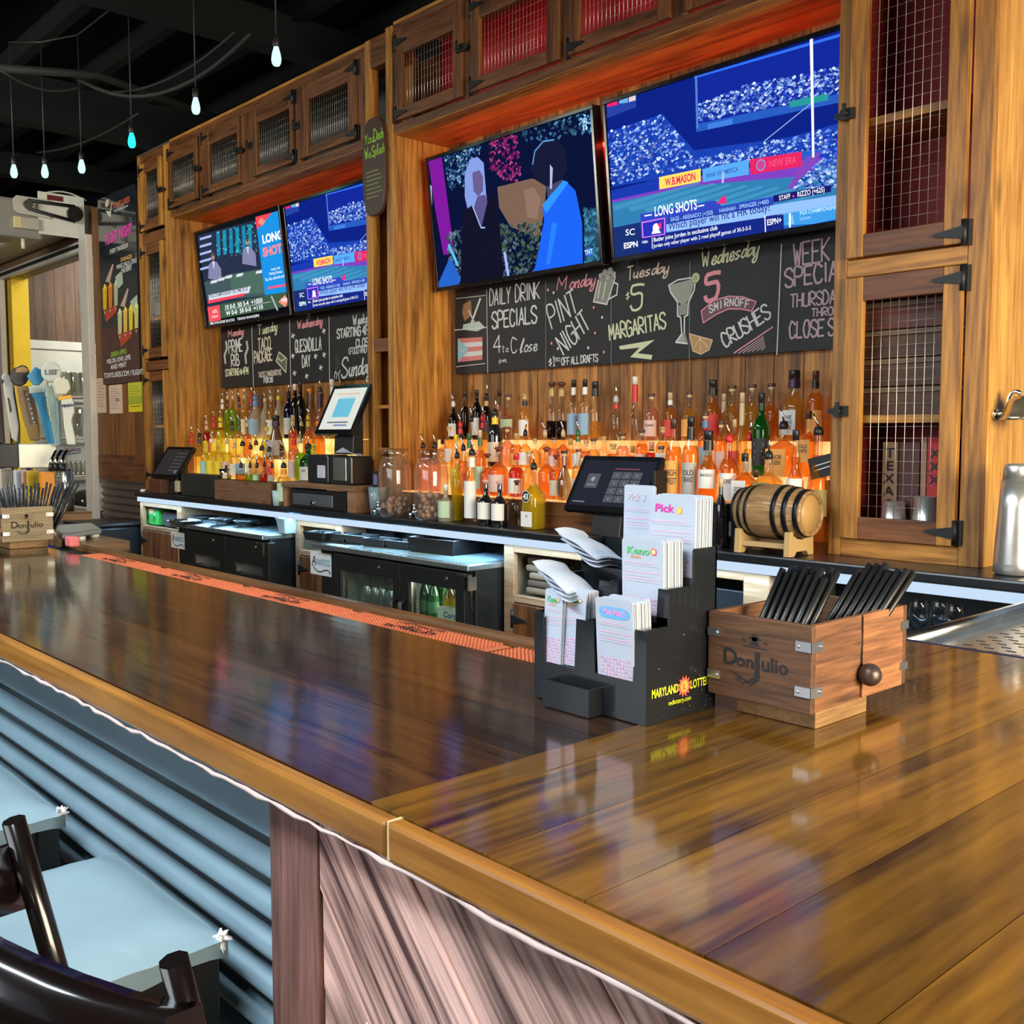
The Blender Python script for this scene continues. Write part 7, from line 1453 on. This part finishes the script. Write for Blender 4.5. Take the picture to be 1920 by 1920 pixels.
MB().box(xp - .42, xp - .013, yd - .40, yd + .15, zd - .30, zd + .06).build('motor', flat((.22, .22, .20), .45), rs, bevel=.03)
MB().box(xp - .012, xp + .035, yd - .05, yd + .10, zd - .22, zd - .115).build('switch_box', flat((.48, .47, .40), .4, .3), rs, bevel=.004); MB().box(xp - .012, xp + .036, yd - .12, yd - .052, zd - .22, zd - .115).build('switch_cover', flat((.70, .62, .34), .4, .3), rs, bevel=.004); MB().cyl((xp - .06, yd - .02, zd - .30), (xp - .06, yd - .02, zd - .39), .018).build('cable_gland', flat((.68, .64, .48), .4), rs)
yq, zq = onX(88, 363, xp)[1:]
MB().box(xp, xp + .004, yq, yq + .145, zq - .055, zq - .008).build('red_plate', flat((.12, .015, .018), .4), rs)
pts = [(xp - .02, yq - .05 + .07 * i, zt_ - .02 + .05 * math.sin(math.pi * i / 6)) for i in range(7)]; MB().tube(pts, .008, 6).build('cover_hoop', flat((.6, .6, .56), .4), rs)
# --- kitchen side: wire shelving with glassware
XS = -12.62
ws = thing('wire_shelf', 'chrome wire shelving with glassware inside the serving hatch', 'shelf', (XS, 4.6, 1.0))
zs = [onX(140, v, XS)[2] for v in (745, 822, 893, 972)]
for z in zs:
    m = MB().tube([(XS, 4.15, z), (XS, 6.4, z)], .012, 6).tube([(XS - .34, 4.15, z), (XS - .34, 6.4, z)], .012, 6)
    for i in range(36): m.tube([(XS, 4.17 + i * .062, z), (XS - .34, 4.17 + i * .062, z)], .005, 4)
    m.build('wire_deck', flat((.45, .43, .38), .3, .7), ws)
yp = onX(97, 930, XS)[1]
MB().tube([(XS + .02, yp, .3), (XS + .02, yp, zs[0] + .2)], .020, 8).build('post', flat((.45, .43, .38), .3, .7), ws)
jg2 = glass('glassware', (.80, .80, .76), .22); jr = gl0 = None
for k, u in enumerate([128, 145, 162]):
    y = onX(u, 745, XS - .1)[1]; lab = ['glass pitcher on the upper wire shelf, next to the tap handles', 'glass pitcher on the upper wire shelf of the hatch, middle of three', 'glass pitcher on the upper wire shelf of the hatch, beside the white post'][k]; p0 = (XS - .14, y, zs[0] + .013)
    if not jr:
        jr = thing('glass_pitcher', lab, 'pitcher', p0, group='pitchers in the hatch'); MB().lathe([(.05, 0), (.055, .02), (.066, .27), (.07, .29), (.064, .29), (.05, .015)], 0, 0, 0, 16).build('glass', jg2, jr, world=False); MB().tube([(.05, -.04, .25), (.10, -.06, .22), (.10, -.06, .1), (.05, -.03, .06)], .012, 7).build('handle', jg2, jr, world=False)
    else: dup(jr, p0, lab)
for k, u in enumerate([112, 121, 130, 139, 148, 157, 166]):
    y = onX(u, 890, XS - .08)[1]; lab = 'upturned clear glass in the row on the lower wire shelf of the hatch'; p0 = (XS - .08, y, zs[2] + .013)
    if not gl0: gl0 = thing('drinking_glass', lab, 'glass', p0, group='glasses on the lower wire shelf'); MB().lathe([(.040, 0), (.035, .16), (.033, .165), (.002, .166)], 0, 0, 0, 14).build('glass', jg2, gl0, world=False)
    else: dup(gl0, p0)
t = thing('beer_mug', 'clear beer mug on the middle wire shelf of the hatch', 'mug', (XS - .1, onX(147, 800, XS - .1)[1], zs[1] + .013)); MB().lathe([(.06, 0), (.055, .1), (.075, .36), (.07, .36), (.05, .02)], 0, 0, 0, 16).build('glass', jg2, t, world=False)
t = thing('cooking_pot', 'shiny dark round pot inside the serving hatch', 'pot', (XS - .16, onX(164, 950, XS - .1)[1], zs[3] + .013)); MB().lathe([(.10, 0), (.15, .05), (.17, .16), (.15, .25), (.09, .30), (.03, .32)], 0, 0, 0, 24).build('pot_wall', flat((.05, .045, .04), .12, .6), t, world=False)
t = thing('bread_board', 'pale tan board lying in front of the dark pot in the hatch', 'board', (XS - .06, onX(126, 968, XS)[1], zs[3] + .013)); MB().box(-.06, .04, -.22, .22, 0, .08).build('board', flat((.62, .43, .24), .6), t, world=False, bevel=.02)
t = thing('black_tray', 'low black tray beside the dark pot in the hatch', 'tray', (XS - .22, onX(112, 950, XS - .2)[1] - .1, zs[3] + .013)); MB().box(-.08, .08, -.30, .28, 0, .17).build('tray_wall', black, t, world=False, bevel=.01)
# --- steel prep table and return of the bar at the far end
xa, y_a, _ = onZ(118, 1008, 1.03)
pt = thing('steel_stand', 'low stainless stand with stubby white legs on the far end of the bar', 'stand', (-4.8, 1.7, ZB + .0045))
c = [onZ(98, 985, 1.115), onZ(172, 980, 1.115), onZ(190, 991, 1.115), onZ(116, 1001, 1.115)]
n_ = [(p[0], p[1], 1.115) for p in c]; lo = [(p[0], p[1], 1.092) for p in c]
MB().add(n_ + lo, [(0, 1, 2, 3), (7, 6, 5, 4), (0, 4, 5, 1), (1, 5, 6, 2), (2, 6, 7, 3), (3, 7, 4, 0)]).build('table_top', flat((.52, .53, .48), .3, .8), pt, bevel=.004)
mx, my = sum(p[0] for p in c) / 4, sum(p[1] for p in c) / 4
for p in c:
    qx, qy = p[0] * .75 + mx * .25, max(1.64, p[1] * .7 + my * .3); MB().cyl((qx, qy, ZB + .0045), (qx, qy, 1.092), .02).build('leg', white_p, pt)
x, y, _ = onZ(136, 1024, 1.085); t = thing('red_cap', 'small pink-red plastic cap on the far end of the bar rail', 'cap', (x, y, ZB + .0125)); MB().box(x - .035, x + .035, y - .02, y + .02, ZB + .013, ZB + .055).build('cap', flat((.70, .16, .16), .5), t, bevel=.008)
# --- tap tower with its handles
Yt = 2.15; xl = X_at(-40, 855, Yt); xm = X_at(35, 855, Yt); xr = X_at(108, 855, Yt); z1 = onY(70, 833, Yt)[2]; z0 = onY(70, 877, Yt)[2]
tt = thing('tap_tower', 'stainless beer tap tower with black faucets at the far end of the bar', 'tap', ((xm + xr) / 2, Yt, ZB + .005))
q0 = Vector(onY(70, 855, Yt)); nb = Vector((-q0.x, -q0.y, 0)).normalized(); eb = Vector((-nb.y, nb.x, 0)); bb = Board(q0, eb, (0, 0, 1))
def tbox(ua, ub, d0, d1, nm, mat):
    (a, lo), (b_, _) = bb.K(ua, 878), bb.K(ub, 878); hi = bb.K(ua, 832)[1]; m = MB()
    m.add([tuple(q0 + eb * x + nb * d + Vector((0, 0, z))) for d in (d0, d1) for x, z in ((a, lo), (b_, lo), (b_, hi), (a, hi))], [(0, 3, 2, 1), (4, 5, 6, 7), (0, 1, 5, 4), (1, 2, 6, 5), (2, 3, 7, 6), (3, 0, 4, 7)]); m.build(nm, mat, tt, bevel=.006)
tbox(36, 107, -.14, 0, 'front_box', flat((.70, .71, .64), .42, .6)); tbox(-30, 35.5, -.14, -.01, 'dark_box', black_sat)
for x in (xm - .1, xr - .08): MB().cyl((x, Yt + .08, ZB + .004), (x, Yt + .08, z0), .035).build('column', steel, tt)
for u in (112, 121, 132):
    x, _, z = onY(u, 858, Yt); MB().tube([(x - .01, Yt + .06, z + .04), (x, Yt - .02, z + .03), (x + .01, Yt - .05, z - .02), (x + .035, Yt - .06, z - .07)], [.016, .016, .014, .011], 8).build('faucet', chrome, tt); MB().cyl((x + .036, Yt - .06, z - .075), (x + .026, Yt - .055, z - .035), .018).build('faucet_tip', black, tt)
def tap(label, pts, cols, extra=None, text=None, tcol=(.8, .8, .75), dy=0, thick=.03):
    """a sculpted tap handle: stacked outlined slabs, turned towards the stools"""
    u0_, v0_ = pts[0][0]; q0 = Vector(onY(u0_, v0_, Yt + .02 + dy)); t = thing('beer_tap', label, 'tap handle', q0, group='beer tap handles')
    nrm = Vector((-q0.x, -q0.y, 0)).normalized(); ex = Vector((-nrm.y, nrm.x, 0)); b = Board(q0, ex, (0, 0, 1))
    for k, (poly, c) in enumerate(zip(pts, cols)):
        P = [b.K(*w) for w in poly]; d = thick * (1 - .12 * k)
        at = lambda a, z, e: tuple(q0 + ex * a + Vector((0, 0, z)) + nrm * e)
        MB().prism(P, lambda a, z: at(a, z, d + .004 * k), lambda a, z: at(a, z, -d)).build('handle_face' if k else 'handle_body', flat(c, .4, 0, .2), t, bevel=.006)
    if text:
        p = Pic(); (u0, v0, u1, v1, hpx, s) = text; o = b.K(u0, v0); e = b.K(u1, v1); h = b.K(u0, v0 - hpx)[1] - o[1]; n = len(s)
        for i, ch in enumerate(s):
            f = i / max(1, n - 1); p.text(ch, o[0] + (e[0] - o[0]) * f, o[1] + (e[1] - o[1]) * f, h, tcol, 1, 'c', 1.0, 0, .03)
        p.build('lettering', t, lambda x, y, l: at(x, y, thick + .014 + l), INK, step=.001, off=.002)
    return t
cir = lambda x, y, r, n=16: [(x + r * math.cos(6.2832 * i / n), y + r * math.sin(6.2832 * i / n)) for i in range(n)]
tap('dark carved tap handle half out of view at the far end', [[(-14, 720), (0, 712), (4, 760), (10, 830), (-8, 832)], [(-12, 726), (-2, 722), (0, 760), (-8, 770)]], [(.05, .03, .03), (.12, .06, .05)], dy=.05)
tap('white tap handle with black drips and orange tip', [[(3, 705), (12, 698), (24, 712), (26, 740), (32, 775), (36, 800), (32, 830), (22, 822), (15, 780), (10, 745)], [(12, 745), (19, 745), (24, 770), (18, 780)], cir(5, 715, 4, 10)], [(.62, .64, .60), (.03, .03, .035), (.05, .05, .05)], dy=-.01)
tap('green and yellow tap handle squeezed between the white and wooden ones', [[(18, 730), (27, 728), (32, 760), (38, 800), (38, 832), (30, 832), (24, 790)], [(19, 731), (26, 730), (28, 750), (22, 752)]], [(.03, .10, .08), (.62, .62, .05)], dy=.04)
tap('brown wooden tap handle with a round black cap-shaped top and white letters', [[(30, 724), (52, 724), (62, 745), (70, 770), (74, 800), (74, 826), (56, 826), (44, 790), (34, 750)], [(40, 726), (62, 740), (70, 772), (72, 796), (54, 798), (46, 765)], cir(36, 706, 18), cir(42, 698, 13), [(30, 690), (44, 686), (54, 692), (54, 700), (28, 700)]], [(.34, .20, .07), (.16, .10, .055), (.018, .018, .02), (.02, .02, .022), (.45, .26, .09)], text=(51, 742, 64, 796, 5, 'CALVERT'))
tap('bright blue tap handle with a square diamond head', [[(58, 737), (84, 737), (88, 775), (100, 800), (103, 833), (90, 833), (78, 790), (70, 760)], [(50, 706), (66, 688), (80, 696), (82, 712), (74, 722), (62, 722)], [(54, 726), (86, 722), (86, 736), (56, 739)]], [(.02, .30, .55), (.04, .36, .62), (.50, .66, .60)], dy=.01)
tap('pale green label-shaped tap handle with a round white top reading letters', [[(86, 724), (98, 722), (104, 750), (106, 800), (112, 835), (104, 838), (96, 790), (88, 760)], cir(96, 698, 19, 20), [(88, 726), (96, 726), (102, 752), (100, 785), (92, 780)]], [(.40, .52, .46), (.60, .66, .62), (.45, .62, .48)], text=(88, 703, 105, 703, 9, 'LIST'), tcol=(.15, .17, .15), dy=.03)
tap('cream tap handle with a bulb head and orange band above the faucets', [[(114, 748), (136, 746), (138, 775), (134, 790), (140, 815), (142, 834), (126, 834), (120, 800), (118, 775)], [(100, 716), (112, 707), (128, 712), (133, 728), (124, 740), (106, 740)], [(108, 744), (134, 740), (136, 748), (110, 752)], [(114, 755), (138, 752), (140, 776), (120, 778)]], [(.66, .68, .60), (.66, .66, .52), (.85, .42, .01), (.66, .68, .62)], text=(119, 764, 136, 762, 6, 'Modelo'), tcol=(.06, .07, .12), dy=-.02)
tap('slim teal tap handle with white letters down its side', [[(104, 745), (112, 745), (114, 800), (116, 835), (108, 836)], [(105, 750), (111, 750), (113, 795), (108, 795)]], [(.20, .36, .36), (.42, .55, .52)], dy=.0)
# small jars under the tower
for k, (u, c, w, h, lab) in enumerate([(9, (.60, .60, .52), 11, .075, 'cream jar under the tap tower, first from the edge'), (36, (.55, .62, .68), 17, .075, 'pale blue-grey carton under the tap tower'), (50, (.75, .40, .28), 6, .07, 'thin coral carton beside the pale blue one'), (60, (.55, .38, .02), 11, .14, 'mustard yellow sleeve under the tap tower'), (86, (.80, .30, .03), 18, .06, 'orange box under the steel front of the tap tower')]):
    x, y, z = onY(u, 880, 2.05); ww = w * depth((x, y, z)) / FPX
    t = thing('small_carton', lab, 'carton', (x, 2.05, ZB + .005), group='cartons under the tap tower'); MB().box(x - ww / 2, x + ww / 2, 2.02, 2.09, ZB + .005, z0 - .012).build('carton', flat(c, .5), t, bevel=.004)
# --- string of bulbs
bulb_g = emis((.60, 1.0, .95), 1.3, 'bulb_glow'); 
bp = []
def bulb(u, v, z, label, col=None):
    x, y, z = onZ(u, v, z); bp.append((x, y))
    t = thing('light_bulb', label, 'bulb', (x, y, z), group='bulbs on hanging cords')
    MB().lathe([(.003, -.056), (.016, -.051), (.023, -.037), (.025, -.020), (.021, .006), (.014, .030), (.012, .040)], 0, 0, 0, 14).build('bulb_glass', col or bulb_g, t, world=False)
    MB().lathe([(.015, .038), (.018, .044), (.018, .085), (.008, .095)], 0, 0, 0, 12).build('socket', black, t, world=False)
    MB().tube([(0, 0, .09), (0, 0, 4.30 - z)], .004, 5).build('cord', flat((.012, .03, .035), .5), t, world=False)
    point('bulb_light', (x, y, z - .12), .9, (.35, 1, .9), .03)
for u, v, l in [(518, 103, 'pale blue-green bulb hung beside the top of the wooden cabinets'), (367, 196, 'white-green bulb hanging between the cabinet-side bulb and the greenest one'), (247, 261, 'greenest bulb of the whole string'), (153, 310, 'small pale bulb above the menu banner, fourth along the string'), (84, 319, 'small bulb above the shutter housing, next to the last'), (26, 319, 'small bulb at the far end of the string above the motor')]:
    bulb(u, v, 3.42, l, emis((.03, .80, .72), 1.6, 'green_bulb') if l.startswith('greenest') else None)
m = MB().tube([(x, y, 4.305) for x, y in bp], .006, 5)
tag(m.build('light_string_cable', black), 'black cable carrying the hanging bulbs under the dark ceiling', 'cable')
# light strips behind the television heads
for x0, x1, z, col, s, lab in [(-5.0, -2.3, 3.03, (1, .05, .02), 9, 'red light strip hidden under the cabinets behind the near televisions'), (-8.0, -5.5, 3.02, (1, .06, .04), 5, 'red light strip hidden under the cabinets behind the far televisions')]:
    t = thing('light_strip', lab, 'light', (x0, 4.02, z), group='red strips above the televisions'); MB().box(x0, x1, 4.01, 4.04, z, z + .012).build('strip', emis(col, s, 'red_led'), t)
